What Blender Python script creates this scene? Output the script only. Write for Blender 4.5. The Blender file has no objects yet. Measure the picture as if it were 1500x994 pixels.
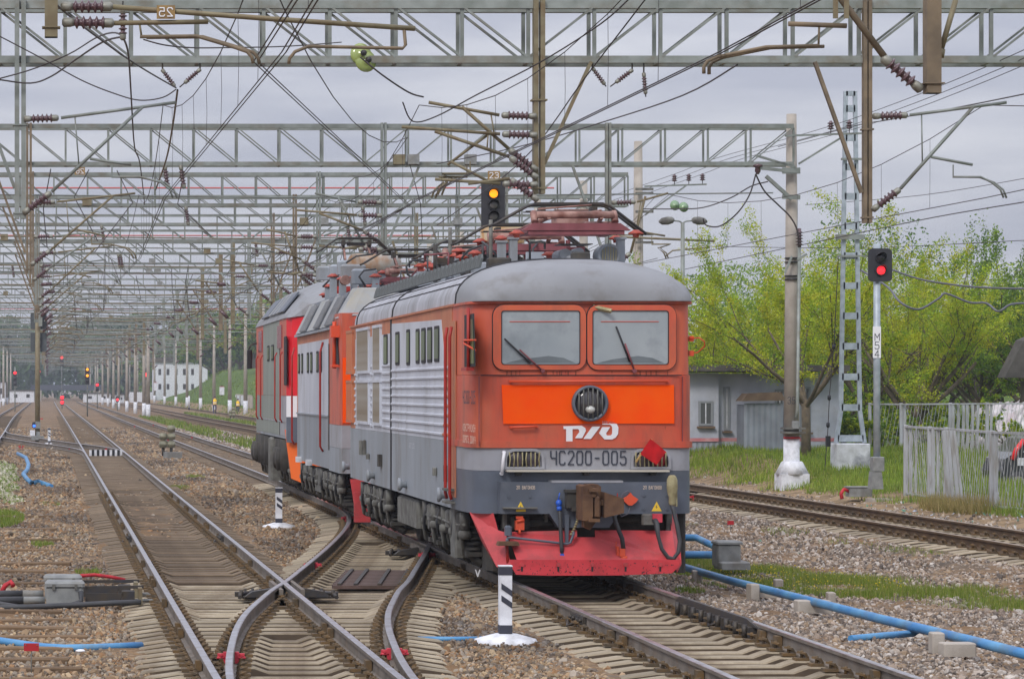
import bpy, math, random
import numpy as np
from mathutils import Vector, Matrix
PI = math.pi
RN = random.Random(11)
NR = np.random.default_rng(5)
sc = bpy.context.scene
COL = sc.collection
# ------------------------------------------------------------ camera
# the photograph is an off-centre crop: the optical axis runs along the track (world +Y) and meets the picture at (VX,VY) of 1500x994
F, H, VX, VY = 4300.0, 2.5, 70.0, 570.0
cam = bpy.data.cameras.new('camera'); co = bpy.data.objects.new('camera', cam); COL.objects.link(co)
co.location = (0, 0, H); co.rotation_euler = (PI/2, 0, 0)
cam.sensor_width = 36; cam.lens = 36*F/1500
cam.shift_x = (750-VX)/1500; cam.shift_y = (VY-497)/1500
cam.clip_start = 0.5; cam.clip_end = 6000
sc.camera = co
# ------------------------------------------------------------ sky
SUN_EL, SUN_AZ = math.radians(40), math.radians(212)
w = bpy.data.worlds.new('World'); sc.world = w; w.use_nodes = True
nt = w.node_tree; N = nt.nodes; L = nt.links
bg = N['Background']; bg.inputs['Strength'].default_value = 0.1
sky = N.new('ShaderNodeTexSky'); sky.sky_type = 'NISHITA'; sky.sun_disc = False
sky.sun_elevation = SUN_EL; sky.sun_rotation = SUN_AZ
tc = N.new('ShaderNodeTexCoord')
mp = N.new('ShaderNodeMapping'); mp.inputs['Scale'].default_value = (5.0, 5.0, 34.0)
nz = N.new('ShaderNodeTexNoise'); nz.inputs['Scale'].default_value = 1.6; nz.inputs['Detail'].default_value = 5
nz.inputs['Roughness'].default_value = .52
cr = N.new('ShaderNodeValToRGB')
cr.color_ramp.elements[0].position = .36; cr.color_ramp.elements[0].color = (3.3, 3.42, 4.1, 1)
cr.color_ramp.elements[1].position = .66; cr.color_ramp.elements[1].color = (4.65, 4.72, 5.2, 1)
L.new(tc.outputs['Generated'], mp.inputs['Vector']); L.new(mp.outputs['Vector'], nz.inputs['Vector']); L.new(nz.outputs['Fac'], cr.inputs['Fac'])
# an overcast dome is brighter towards the zenith (CIE overcast distribution)
sx = N.new('ShaderNodeSeparateXYZ'); L.new(tc.outputs['Generated'], sx.inputs[0])
ma = N.new('ShaderNodeMath'); ma.operation = 'MULTIPLY_ADD'; ma.use_clamp = False
ma.inputs[1].default_value = 2.0; ma.inputs[2].default_value = 1.0
mx0 = N.new('ShaderNodeMath'); mx0.operation = 'MAXIMUM'; mx0.inputs[1].default_value = 0
L.new(sx.outputs['Z'], mx0.inputs[0]); L.new(mx0.outputs[0], ma.inputs[0])
vm = N.new('ShaderNodeVectorMath'); vm.operation = 'SCALE'
L.new(cr.outputs['Color'], vm.inputs[0]); L.new(ma.outputs[0], vm.inputs['Scale'])
mx = N.new('ShaderNodeMixRGB'); mx.inputs['Fac'].default_value = .94
L.new(sky.outputs['Color'], mx.inputs['Color1']); L.new(vm.outputs['Vector'], mx.inputs['Color2'])
L.new(mx.outputs['Color'], bg.inputs['Color'])
sun = bpy.data.lights.new('sun', 'SUN'); sun.energy = 1.5; sun.angle = math.radians(16); sun.color = (1, .96, .9)
so = bpy.data.objects.new('sun', sun); COL.objects.link(so)
sd = Vector((math.sin(SUN_AZ)*math.cos(SUN_EL), math.cos(SUN_AZ)*math.cos(SUN_EL), math.sin(SUN_EL)))
so.rotation_euler = sd.to_track_quat('Z', 'Y').to_euler()
sc.view_settings.view_transform = 'Standard'; sc.view_settings.look = 'None'
sc.view_settings.exposure = 0.28; sc.view_settings.gamma = 1.0
sc.render.engine = 'CYCLES'
sc.cycles.max_bounces = 5; sc.cycles.transparent_max_bounces = 6; sc.cycles.volume_bounces = 0
HAZE = .00034
# ------------------------------------------------------------ pixel of the photograph -> place in the world
def PW(px, py, Y): return Vector(((px-VX)*Y/F, Y, H+(VY-py)*Y/F))      # at a known distance Y
def PG(px, py, z=0.0):                                                 # where that line of sight meets height z
    Y = (H-z)*F/(py-VY); return Vector(((px-VX)*Y/F, Y, z))
# ------------------------------------------------------------ colour and materials
def S(r, g, b, k=1.0):
    f = lambda c: (c/255/12.92 if c/255 <= .04045 else ((c/255+.055)/1.055)**2.4)*k
    return (f(r), f(g), f(b))
def mat(name, col, rough=.6, metal=0., col2=None, scale=4., amt=.5, bump=0., bscale=30., spec=.5, dirt=None, dscale=2., damt=.5, stretch=None, emit=None, lo=.35, hi=.65, coat=0.):
    m = bpy.data.materials.new(name); m.use_nodes = True
    n, l = m.node_tree.nodes, m.node_tree.links
    b = n['Principled BSDF']; b.inputs['Roughness'].default_value = rough; b.inputs['Metallic'].default_value = metal
    b.inputs['Specular IOR Level'].default_value = spec; b.inputs['Coat Weight'].default_value = coat
    b.inputs['Base Color'].default_value = (*col, 1)
    if emit:
        b.inputs['Emission Color'].default_value = (*emit[:3], 1); b.inputs['Emission Strength'].default_value = emit[3]
    if col2 is None and bump == 0 and dirt is None: return m
    t = n.new('ShaderNodeTexCoord'); src = t.outputs['Object']
    if stretch:
        mm = n.new('ShaderNodeMapping'); mm.inputs['Scale'].default_value = stretch; l.new(src, mm.inputs['Vector']); src = mm.outputs['Vector']
    cur = None
    if col2 is not None:
        z = n.new('ShaderNodeTexNoise'); z.inputs['Scale'].default_value = scale; z.inputs['Detail'].default_value = 6; l.new(src, z.inputs['Vector'])
        r = n.new('ShaderNodeMapRange'); r.inputs['From Min'].default_value = lo; r.inputs['From Max'].default_value = hi; r.inputs['To Max'].default_value = amt*2 if amt < .5 else 1
        l.new(z.outputs['Fac'], r.inputs['Value'])
        q = n.new('ShaderNodeMixRGB'); q.inputs['Color1'].default_value = (*col, 1); q.inputs['Color2'].default_value = (*col2, 1)
        l.new(r.outputs['Result'], q.inputs['Fac']); cur = q.outputs['Color']
    if dirt is not None:
        z = n.new('ShaderNodeTexNoise'); z.inputs['Scale'].default_value = dscale; z.inputs['Detail'].default_value = 9; z.inputs['Roughness'].default_value = .65; l.new(src, z.inputs['Vector'])
        r = n.new('ShaderNodeMapRange'); r.inputs['From Min'].default_value = .5; r.inputs['From Max'].default_value = .72; r.inputs['To Max'].default_value = damt
        l.new(z.outputs['Fac'], r.inputs['Value'])
        q = n.new('ShaderNodeMixRGB'); q.inputs['Color2'].default_value = (*dirt, 1); l.new(r.outputs['Result'], q.inputs['Fac'])
        if cur is None: q.inputs['Color1'].default_value = (*col, 1)
        else: l.new(cur, q.inputs['Color1'])
        cur = q.outputs['Color']
    if cur is not None: l.new(cur, b.inputs['Base Color'])
    if bump:
        z = n.new('ShaderNodeTexNoise'); z.inputs['Scale'].default_value = bscale; z.inputs['Detail'].default_value = 5; l.new(src, z.inputs['Vector'])
        k = n.new('ShaderNodeBump'); k.inputs['Strength'].default_value = bump; k.inputs['Distance'].default_value = .02
        l.new(z.outputs['Fac'], k.inputs['Height']); l.new(k.outputs['Normal'], b.inputs['Normal'])
    return m
def attr_mat(name, rough=.8, attr='tint', kind='GEOMETRY', trans=0.):
    m = bpy.data.materials.new(name); m.use_nodes = True; n, l = m.node_tree.nodes, m.node_tree.links
    b = n['Principled BSDF']; b.inputs['Roughness'].default_value = rough; b.inputs['Specular IOR Level'].default_value = .25
    a = n.new('ShaderNodeAttribute'); a.attribute_type = kind; a.attribute_name = attr
    l.new(a.outputs['Color'], b.inputs['Base Color'])
    if trans:
        tr = n.new('ShaderNodeBsdfTranslucent'); l.new(a.outputs['Color'], tr.inputs['Color'])
        ms = n.new('ShaderNodeMixShader'); ms.inputs['Fac'].default_value = trans
        l.new(b.outputs[0], ms.inputs[1]); l.new(tr.outputs[0], ms.inputs[2]); l.new(ms.outputs[0], n['Material Output'].inputs['Surface'])
    return m
M = {}
M['galv'] = mat('galvanised_steel', S(146,152,148), .55, .25, S(122,128,122), 3, .5, dirt=S(112,96,74), dscale=1.2, damt=.7)
M['galvp'] = mat('pale_galvanised_steel', S(178,188,196), .5, .2, S(150,160,168), 5, .5)
M['rustpost'] = mat('brown_oxidised_steel', S(132,116,94), .75, .1, S(104,92,76), 4, .5)
M['olive'] = mat('weathered_olive_tube', S(132,124,98), .6, .15, S(112,100,76), 5, .5, dirt=S(118,86,50), damt=.5)
M['ins'] = mat('brown_glazed_porcelain', S(86,62,66), .22, 0, spec=.7)
M['inscap'] = mat('insulator_cap_metal', S(150,150,140), .5, .3, S(110,106,95), 8, .5)
M['gins'] = mat('green_glass_insulator', S(150,165,95), .12, 0, spec=.8)
M['wire'] = mat('dark_copper_wire', S(62,54,54), .6, .2)
M['wiregrey'] = mat('grey_cable', S(98,98,108), .6, .1)
M['conc'] = mat('mast_concrete', S(178,170,160), .9, 0, S(158,150,140), 2.5, .5, bump=.25, bscale=40, dirt=S(140,132,120), damt=.45)
M['white'] = mat('white_limewash', S(226,228,234), .8, 0, S(200,202,208), 6, .5, bump=.2, dirt=S(150,146,140), dscale=3, damt=.5)
M['blackp'] = mat('black_paint', S(52,54,66), .6)
M['black'] = mat('black_enamel', S(28,29,34), .5)
M['bluep'] = mat('blue_plastic_pipe', S(58,124,182), .5, 0, S(92,150,192), 2.2, .5, dirt=S(104,108,104), dscale=2.5, damt=.8, bump=.15)
M['redp'] = mat('red_paint', S(196,36,48), .6, 0, S(160,28,40), 8, .5)
M['pinkp'] = mat('faded_red_paint', S(214,66,84), .6, 0, S(180,44,58), 9, .5)
M['boxgrey'] = mat('grey_cast_box', S(146,148,146), .6, .1, S(122,124,124), 6, .5, dirt=S(104,92,74), damt=.6)
M['darksteel'] = mat('dark_oily_steel', S(58,58,62), .55, .3, S(74,66,56), 7, .5)
M['rail'] = mat('rail_side_rust', S(126,118,110), .75, .1, S(100,92,84), 3, .5, dirt=S(112,90,66), dscale=4, damt=.7)
M['railR'] = mat('brown_rusty_rail', S(104,82,58), .8, .1, S(80,64,48), 3, .5)
M['railtop'] = mat('polished_rail_head', S(192,192,200), .3, .75, S(166,160,160), 5, .5)
M['clip'] = mat('rail_clip_rust', S(84,74,60), .85, .1, S(112,88,56), 10, .5)
M['sleeper'] = mat('sleeper_concrete', S(176,164,142), .9, 0, S(146,132,110), 2.2, .5, bump=.35, bscale=60, dirt=S(98,80,60), dscale=1.5, damt=.9)
M['sleepside'] = mat('shaded_soiled_sleeper_side', S(92,78,62), .95, 0, S(72,62,52), 4, .5)  # shade of the gaps between sleepers painted into this brown, besides grime
M['sleepdark'] = mat('sludge_covered_sleeper', S(132,116,96), .95, 0, S(108,92,74), 1.6, .5, bump=.35, bscale=40, dirt=S(84,70,56), dscale=1.2, damt=.8)
M['wood'] = mat('old_timber', S(134,110,84), .9, 0, S(112,90,68), 3, .5, bump=.4, bscale=12, stretch=(1,9,9))
M['brownwood'] = mat('dark_stained_boards', S(104,84,78), .9, 0, S(80,64,56), 4, .5)
def vary(m, lo, hi):
    """each copy of a piece a little lighter or darker, as weathered pieces are"""
    n, l = m.node_tree.nodes, m.node_tree.links; b = n['Principled BSDF']; src = b.inputs['Base Color'].links[0].from_socket
    o = n.new('ShaderNodeObjectInfo'); r = n.new('ShaderNodeMapRange'); r.inputs['To Min'].default_value = lo; r.inputs['To Max'].default_value = hi; l.new(o.outputs['Random'], r.inputs['Value'])
    v = n.new('ShaderNodeVectorMath'); v.operation = 'SCALE'; l.new(src, v.inputs[0]); l.new(r.outputs['Result'], v.inputs['Scale']); l.new(v.outputs[0], b.inputs['Base Color'])
for k_ in ('sleeper','sleepdark','wood'): vary(M[k_],.68,1.12)
vary(M['galv'],.82,1.08)
# ------------------------------------------------------------ meshes
def vec(p): return Vector(p)
def frame_of(d):
    d = d.normalized(); a = Vector((0,0,1)) if abs(d.z) < .95 else Vector((0,1,0))
    u = d.cross(a).normalized(); return u, u.cross(d).normalized()*-1
class MB:
    def __init__(s): s.v = []; s.f = []; s.sm = []; s.mi = []
    def add(s, vs, fs, smooth=False, mi=0):
        n = len(s.v); s.v += [tuple(p) for p in vs]; s.f += [tuple(i+n for i in f) for f in fs]; s.sm += [smooth]*len(fs); s.mi += [mi]*len(fs); return s
    def box(s, c, d, rz=0., mi=0, ch=0.):
        x, y, z = d[0]/2, d[1]/2, d[2]/2; cs, sn = math.cos(rz), math.sin(rz)
        if ch:
            q = [(-x,-y+ch),(-x+ch,-y),(x-ch,-y),(x,-y+ch),(x,y-ch),(x-ch,y),(-x+ch,y),(-x,y-ch)]
            pts = [(a,b,-z) for a,b in q]+[(a,b,z-ch) for a,b in q]+[(a*(1-ch/x),b*(1-ch/y),z) for a,b in q]
            fs = [tuple(range(7,-1,-1)), tuple(range(16,24))]+[(k*8+i,k*8+(i+1)%8,k*8+8+(i+1)%8,k*8+8+i) for k in (0,1) for i in range(8)]
        else:
            pts = [(-x,-y,-z),(x,-y,-z),(x,y,-z),(-x,y,-z),(-x,-y,z),(x,-y,z),(x,y,z),(-x,y,z)]
            fs = [(3,2,1,0),(4,5,6,7),(0,1,5,4),(1,2,6,5),(2,3,7,6),(3,0,4,7)]
        return s.add([(c[0]+a*cs-b*sn, c[1]+a*sn+b*cs, c[2]+k) for a,b,k in pts], fs, False, mi)
    def bar(s, p, q, wd, ht=None, mi=0):
        p, q = vec(p), vec(q); ht = ht or wd; u, v = frame_of(q-p); u = u*wd/2; v = v*ht/2
        return s.add([p-u-v,p+u-v,p+u+v,p-u+v,q-u-v,q+u-v,q+u+v,q-u+v],[(3,2,1,0),(4,5,6,7),(0,1,5,4),(1,2,6,5),(2,3,7,6),(3,0,4,7)],False,mi)
    def tube(s, pts, r, n=6, mi=0, caps=True):
        pts = [vec(p) for p in pts]; rs = r if isinstance(r,(list,tuple)) else [r]*len(pts); vs = []; u = None
        for i, p in enumerate(pts):
            d = (pts[min(i+1,len(pts)-1)]-pts[max(i-1,0)]).normalized()
            if u is None: u, _ = frame_of(d)
            else:
                u = u-d*u.dot(d)
                u = u.normalized() if u.length > 1e-6 else frame_of(d)[0]
            w_ = d.cross(u)
            vs += [p+(u*math.cos(2*PI*k/n)+w_*math.sin(2*PI*k/n))*rs[i] for k in range(n)]
        fs = [(i*n+k,i*n+(k+1)%n,(i+1)*n+(k+1)%n,(i+1)*n+k) for i in range(len(pts)-1) for k in range(n)]
        s.add(vs, fs, n > 4, mi)
        if caps:
            b = len(s.v)-len(vs); s.f += [tuple(b+k for k in range(n-1,-1,-1)), tuple(b+(len(pts)-1)*n+k for k in range(n))]; s.sm += [False]*2; s.mi += [mi]*2
        return s
    def cyl(s, p, q, r, r2=None, n=12, mi=0): return s.tube([p,q],[r,r if r2 is None else r2],n,mi)
    def lathe(s, p, axis, prof, n=12, mi=0):            # prof: (radius, distance along the axis)
        p = vec(p); a = vec(axis).normalized(); u, v = frame_of(a); vs = []
        for r, t in prof: vs += [p+a*t+(u*math.cos(2*PI*k/n)+v*math.sin(2*PI*k/n))*r for k in range(n)]
        m = len(prof); fs = [(i*n+k,(i+1)*n+k,(i+1)*n+(k+1)%n,i*n+(k+1)%n) for i in range(m-1) for k in range(n)]
        fs += [tuple(range(n)), tuple((m-1)*n+k for k in range(n-1,-1,-1))]
        return s.add(vs, fs, True, mi)
    def prism(s, poly, o, u, v, dv, mi=0):               # polygon in the plane (o,u,v), pushed along dv
        o, u, v, dv = vec(o), vec(u), vec(v), vec(dv); n = len(poly); a = [o+u*x+v*y for x, y in poly]
        return s.add(a+[p+dv for p in a], [tuple(range(n-1,-1,-1)), tuple(range(n,2*n))]+[(i,(i+1)%n,n+(i+1)%n,n+i) for i in range(n)], False, mi)
    def loft(s, rings, closed=True, smooth=False, cap=False, mi=0):
        n = len(rings[0]); vs = [p for r in rings for p in r]; k = n if closed else n-1
        fs = [(i*n+j,i*n+(j+1)%n,(i+1)*n+(j+1)%n,(i+1)*n+j) for i in range(len(rings)-1) for j in range(k)]
        if cap: fs += [tuple(range(n-1,-1,-1)), tuple((len(rings)-1)*n+j for j in range(n))]
        return s.add(vs, fs, smooth, mi)
    def ico(s, c, r, sq=(1,1,1), n=8, mi=0):
        return s.lathe((c[0],c[1],c[2]-r*sq[2]), (0,0,1), [(r*sq[0]*math.sin(PI*i/6)+.0005, r*sq[2]*(1-math.cos(PI*i/6))) for i in range(7)], n, mi)
    def mesh(s, name, mats):
        me = bpy.data.meshes.new(name); me.from_pydata(s.v, [], s.f)
        for m in (mats if isinstance(mats,(list,tuple)) else [mats]): me.materials.append(m)
        me.polygons.foreach_set('use_smooth', s.sm); me.polygons.foreach_set('material_index', s.mi); me.update(); return me
    def build(s, name, mats, parent=None, **kw):
        if parent is not None and parent.get('_w'):
            o_ = wloc(parent); s.v = [(a-o_[0],b-o_[1],c-o_[2]) for a,b,c in s.v]
        return place(name, s.mesh(name, mats), parent, **kw)
WL = {}
def wloc(o): return WL.get(o.name, (0,0,0))
def place(name, me, parent=None, loc=None, rot=None, label=None, cat=None, group=None, kind=None):
    o = bpy.data.objects.new(name, me); COL.objects.link(o)
    if parent is not None:
        o.parent = parent
        if parent.get('_w'): o['_w'] = 1; WL[o.name] = wloc(parent)
    if loc is not None: o.location = loc
    if rot is not None: o.rotation_euler = rot
    for k, v in (('label',label),('category',cat),('group',group),('kind',kind)):
        if v: o[k] = v
    return o
def thing(name, label, cat, loc=(0,0,0), rz=0., group=None, world=False):
    """an Empty at the thing's base that parents its parts; world=True: its parts' meshes are given in world coordinates"""
    o = bpy.data.objects.new(name, None); COL.objects.link(o); o.location = loc; o.rotation_euler = (0,0,rz); o.empty_display_size = .2
    o['label'] = label; o['category'] = cat
    if group: o['group'] = group
    if world: o['_w'] = 1; WL[o.name] = tuple(loc)
    return o
def kids(o): return [c for c in o.children]
def dup(root, loc, rz=None, label=None, group=None, sc_=None):
    def cp(o, par):
        c = o.copy(); COL.objects.link(c)
        if par is not None: c.parent = par
        for ch in list(o.children): cp(ch, c)
        return c
    r = cp(root, None); r.location = loc
    if rz is not None: r.rotation_euler = (0,0,rz)
    if sc_ is not None: r.scale = (sc_,)*3
    if label: r['label'] = label
    if group: r['group'] = group
    return r
GL = {'0':['.1,0 .5,0 .6,.15 .6,.85 .5,1 .1,1 0,.85 0,.15 .1,0'],'1':['.05,.8 .3,1 .3,0'],'2':['0,.82 .12,1 .48,1 .6,.85 .6,.65 0,0 .6,0'],'3':['0,.85 .12,1 .48,1 .6,.85 .6,.65 .45,.53 .2,.53','.45,.53 .6,.4 .6,.15 .48,0 .12,0 0,.15'],
'4':['.45,0 .45,1 0,.3 .6,.3'],'5':['.56,1 .06,1 .03,.56 .45,.6 .6,.46 .6,.14 .48,0 .1,0 0,.14'],'8':['.12,.53 0,.68 0,.87 .12,1 .48,1 .6,.87 .6,.68 .48,.53 .12,.53 0,.4 0,.13 .12,0 .48,0 .6,.13 .6,.4 .48,.53'],'6':['.58,.87 .48,1 .12,1 0,.87 0,.13 .12,0 .48,0 .6,.13 .6,.43 .48,.56 .02,.5'],'-':['.1,.48 .5,.48'],'/':['0,0 .5,1'],' ':[],
'Ч':['0,1 0,.6 .1,.48 .6,.48','.6,1 .6,0'],'С':['.6,.85 .5,1 .1,1 0,.85 0,.15 .1,0 .5,0 .6,.15'],'П':['0,0 0,1 .6,1 .6,0'],'В':['0,0 0,1 .45,1 .57,.88 .57,.66 .45,.54 0,.54','.45,.54 .6,.42 .6,.13 .48,0 0,0'],
'А':['0,0 .3,1 .6,0','.1,.32 .5,.32'],'Г':['0,0 0,1 .55,1'],'О':['.1,0 .5,0 .6,.15 .6,.85 .5,1 .1,1 0,.85 0,.15 .1,0'],'Н':['0,0 0,1','.6,0 .6,1','0,.5 .6,.5'],'К':['0,0 0,1','.6,1 0,.45','.15,.58 .6,0'],
'Т':['.3,0 .3,1','0,1 .6,1'],'Р':['0,0 0,1 .48,1 .6,.87 .6,.58 .48,.45 0,.45'],'У':['.6,1 .25,0 .08,0','0,1 .36,.32'],'И':['0,1 0,0 .6,1 .6,0'],'Ц':['0,1 0,0 .66,0 .66,-.15','.56,1 .56,0'],'Ь':['0,1 0,0 .48,0 .6,.13 .6,.42 .48,.55 0,.55'],'М':['0,0 0,1 .33,.4 .66,1 .66,0'],'Г ':[]}
GL['т'] = GL['Т']
def text_mesh(body, h, name, m, parent, o, u, v, width=None, ext=.003, bold=.1, kern=.95):
    """painted block lettering h tall standing at o, running along u with its top towards v: flat strokes bent like a stencil"""
    u, v, o = vec(u).normalized(), vec(v).normalized(), vec(o); nn = u.cross(v); mb = MB()
    kx = h*.62 if width is None else width/((len(body)-1)*kern+.62)/1.0
    t = bold*min(h, 1.6*kx)*.62; q = 0
    for i, ch in enumerate(body):
        for st in GL[ch]:
            P = [tuple(map(float,a.split(','))) for a in st.split()]
            P = [Vector(((i*kern+a)*kx, b*h)) for a, b in P]
            for a, b in zip(P, P[1:]):
                d = (b-a).normalized()*t*.5; n = Vector((-d.y,d.x)); z = ext+q%3*.0004; q += 1
                mb.add([o+u*c.x+v*c.y+nn*z for c in (a-d*.8-n,b+d*.8-n,b+d*.8+n,a-d*.8+n)],[(0,1,2,3)])
    return mb.build(name,m,parent)
def pymesh(name, V, Fc, m, tint=None, parent=None, **kw):
    """big mesh from arrays: V (n,3), Fc (m,k)"""
    me = bpy.data.meshes.new(name); nv, (nf, k) = len(V), Fc.shape
    me.vertices.add(nv); me.vertices.foreach_set('co', V.astype(np.float32).ravel())
    me.loops.add(nf*k); me.loops.foreach_set('vertex_index', Fc.astype(np.int32).ravel())
    me.polygons.add(nf); me.polygons.foreach_set('loop_start', np.arange(0,nf*k,k,dtype=np.int32)); me.polygons.foreach_set('loop_total', np.full(nf,k,dtype=np.int32))
    me.update(calc_edges=True); me.materials.append(m)
    if tint is not None:
        a = me.attributes.new('tint','FLOAT_COLOR','FACE'); a.data.foreach_set('color', np.c_[tint,np.ones(len(tint))].astype(np.float32).ravel())
    return place(name, me, parent, **kw)
def sstep(a, b, x): t = np.clip((np.asarray(x,float)-a)/(b-a),0,1); return t*t*(3-2*t)
def spline(pts):
    ys = np.array([p[0] for p in pts],float); xs = np.array([p[1] for p in pts],float)
    m = np.gradient(xs, ys)
    def f(y):
        y = np.clip(np.asarray(y,float), ys[0], ys[-1]); i = np.clip(np.searchsorted(ys,y)-1,0,len(ys)-2); h = ys[i+1]-ys[i]; t = (y-ys[i])/h
        return (2*t**3-3*t**2+1)*xs[i]+(t**3-2*t**2+t)*h*m[i]+(-2*t**3+3*t**2)*xs[i+1]+(t**3-t**2)*h*m[i+1]
    return f
# ------------------------------------------------------------ track centre lines X(Y); rail tops are z = 0
cA = spline([(15,2.27),(200,2.27),(400,2.15),(900,2.15)])
cL = spline([(15,6.66),(25.4,6.76),(38.4,6.88),(49,6.94),(58,6.98),(70,7.06),(80,7.15),(95,7.15),(120,7.1),(163,7.0),(371,6.9),(900,6.9)])
cR1 = spline([(20,16.35),(72,16.32),(100,15.7),(150,13.9),(200,13.5),(400,13.3),(900,13.2)])
cR2 = spline([(74,16.35),(90,16.7),(120,17.4),(150,17.9),(900,18.0)])
cB = spline([(60,-3.0),(160,-3.3),(235,-3.75),(500,-4.1),(900,-4.1)])
cX1 = spline([(17,2.27),(21,2.3),(25.4,2.38),(27.6,2.51),(29,2.62),(31,2.80),(33,3.03),(35.1,3.34),(36.8,3.61),(38.3,3.89),(40.9,4.32),(44.6,4.92),(49.2,5.63),(54.2,6.33),(57,6.66),(59.6,6.87),(62.5,6.99)])
cX2 = spline([(117,2.27),(121,2.22),(129,1.6),(138,.35),(152,-1.3),(165,-2.75),(175,-3.3),(182,-3.42)])
# ------------------------------------------------------------ terrain
def gz(X, Y):
    X = np.asarray(X, float); Y = np.asarray(Y, float)
    z = -.26+0*X
    bank = sstep(18.7,21.2,X)*(.26+(.42+.13*np.sin(X*1.3+Y*.5)+.09*np.sin(Y*.83-X*.7))*sstep(76,90,Y))                  # ground rising beyond the siding
    hill = (4.4+.9*np.sin(X*.13+Y*.02)+.5*np.sin(Y*.05+X*.31))*sstep(22.3,30,X)*sstep(190,260,Y)*sstep(700,450,Y)
    dip = -.12*sstep(9.0,10,X)*sstep(15,13.5,X)
    left = .22*sstep(-1.0,-3.2,X)*sstep(110,90,Y)*sstep(66,72,Y)        # flowery hump beside the main track
    bed = lambda c, hw: np.clip((hw-np.abs(X-c(Y)))/.25,0,1)
    tr = np.maximum(np.maximum(bed(cA,1.25)*sstep(54,51,Y),bed(cL,1.25)*sstep(90,80,Y)),bed(cX1,1.25)*(Y < 62.5))
    return z+bank+hill+dip+left-.085*tr
xs = np.unique(np.r_[np.linspace(-3,26,146), np.geomspace(26,1800,26), -np.geomspace(3,1800,28), np.linspace(22,32,21)])
ys = np.unique(np.r_[-60,-20,np.linspace(0,110,276), np.geomspace(110,5000,60)])
XX, YY = np.meshgrid(xs, ys); ZZ = gz(XX,YY)
nsy = NR.normal(0,1,XX.shape); inner = (XX>-3.2)&(XX<27)&(YY<111)
ZZ = ZZ+np.where(inner, nsy*.012+.025*np.sin(XX*1.7+YY*.6)*np.sin(YY*.9-XX), 0)
nx, ny = len(xs), len(ys); ii = np.arange((ny-1)*nx).reshape(ny-1,nx)[:,:-1].ravel()
def ground_mat():
    m = bpy.data.materials.new('ballast_ground'); m.use_nodes = True; n, l = m.node_tree.nodes, m.node_tree.links; b = n['Principled BSDF']
    b.inputs['Roughness'].default_value = .95; b.inputs['Specular IOR Level'].default_value = .2
    t = n.new('ShaderNodeTexCoord')
    def noise(s, d=6):
        z = n.new('ShaderNodeTexNoise'); z.inputs['Scale'].default_value = s; z.inputs['Detail'].default_value = d; l.new(t.outputs['Object'], z.inputs['Vector']); return z.outputs['Fac']
    def rng(x, a, c):
        r = n.new('ShaderNodeMapRange'); r.inputs['From Min'].default_value = a; r.inputs['From Max'].default_value = c; l.new(x, r.inputs['Value']); return r.outputs['Result']
    def mix(f, a, c):
        q = n.new('ShaderNodeMixRGB')
        for k, x in ((0,f),(1,a),(2,c)):
            if isinstance(x, tuple): q.inputs[k].default_value = (*x,1)
            else: l.new(x, q.inputs[k])
        return q.outputs['Color']
    v = n.new('ShaderNodeTexVoronoi'); v.inputs['Scale'].default_value = 16; l.new(t.outputs['Object'], v.inputs['Vector'])
    cr = n.new('ShaderNodeValToRGB'); e = cr.color_ramp.elements
    e[0].position = 0; e[0].color = (*S(92,80,66),1); e[1].position = 1; e[1].color = (*S(170,152,130),1)
    for p, c in ((.25,S(132,104,72)),(.5,S(118,110,102)),(.75,S(150,122,86))):
        x = e.new(p); x.color = (*c,1)
    sp = n.new('ShaderNodeSeparateColor'); l.new(v.outputs['Color'], sp.inputs[0]); l.new(sp.outputs[0], cr.inputs['Fac'])
    base = mix(rng(noise(.35),.42,.6), cr.outputs['Color'], S(120,94,66))
    base = mix(rng(noise(.8,8),.5,.68), base, S(86,76,66))
    # beyond the siding the ground is trodden earth and grass; far off it is grass between the tracks
    so_ = n.new('ShaderNodeSeparateXYZ'); l.new(t.outputs['Object'], so_.inputs[0])
    ed = n.new('ShaderNodeMath'); ed.operation = 'MULTIPLY_ADD'; ed.inputs[1].default_value = 2.2; l.new(noise(1.3), ed.inputs[0]); l.new(so_.outputs['X'], ed.inputs[2])
    base = mix(rng(ed.outputs[0],18.9,19.6), base, mix(rng(noise(2.),.45,.6), S(146,124,96), S(116,98,74)))
    base = mix(rng(ed.outputs[0],22.2,23.2), base, mix(rng(noise(3.),.4,.6), S(92,112,44), S(70,92,36)))
    l.new(base, b.inputs['Base Color'])
    k = n.new('ShaderNodeBump'); k.inputs['Strength'].default_value = .7; k.inputs['Distance'].default_value = .03
    l.new(v.outputs['Distance'], k.inputs['Height']); l.new(k.outputs['Normal'], b.inputs['Normal'])
    return m
pymesh('ground', np.c_[XX.ravel(),YY.ravel(),ZZ.ravel()], np.c_[ii,ii+1,ii+nx+1,ii+nx], ground_mat(), kind='structure', label='brown ballast and trodden earth under the railway tracks')
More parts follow.
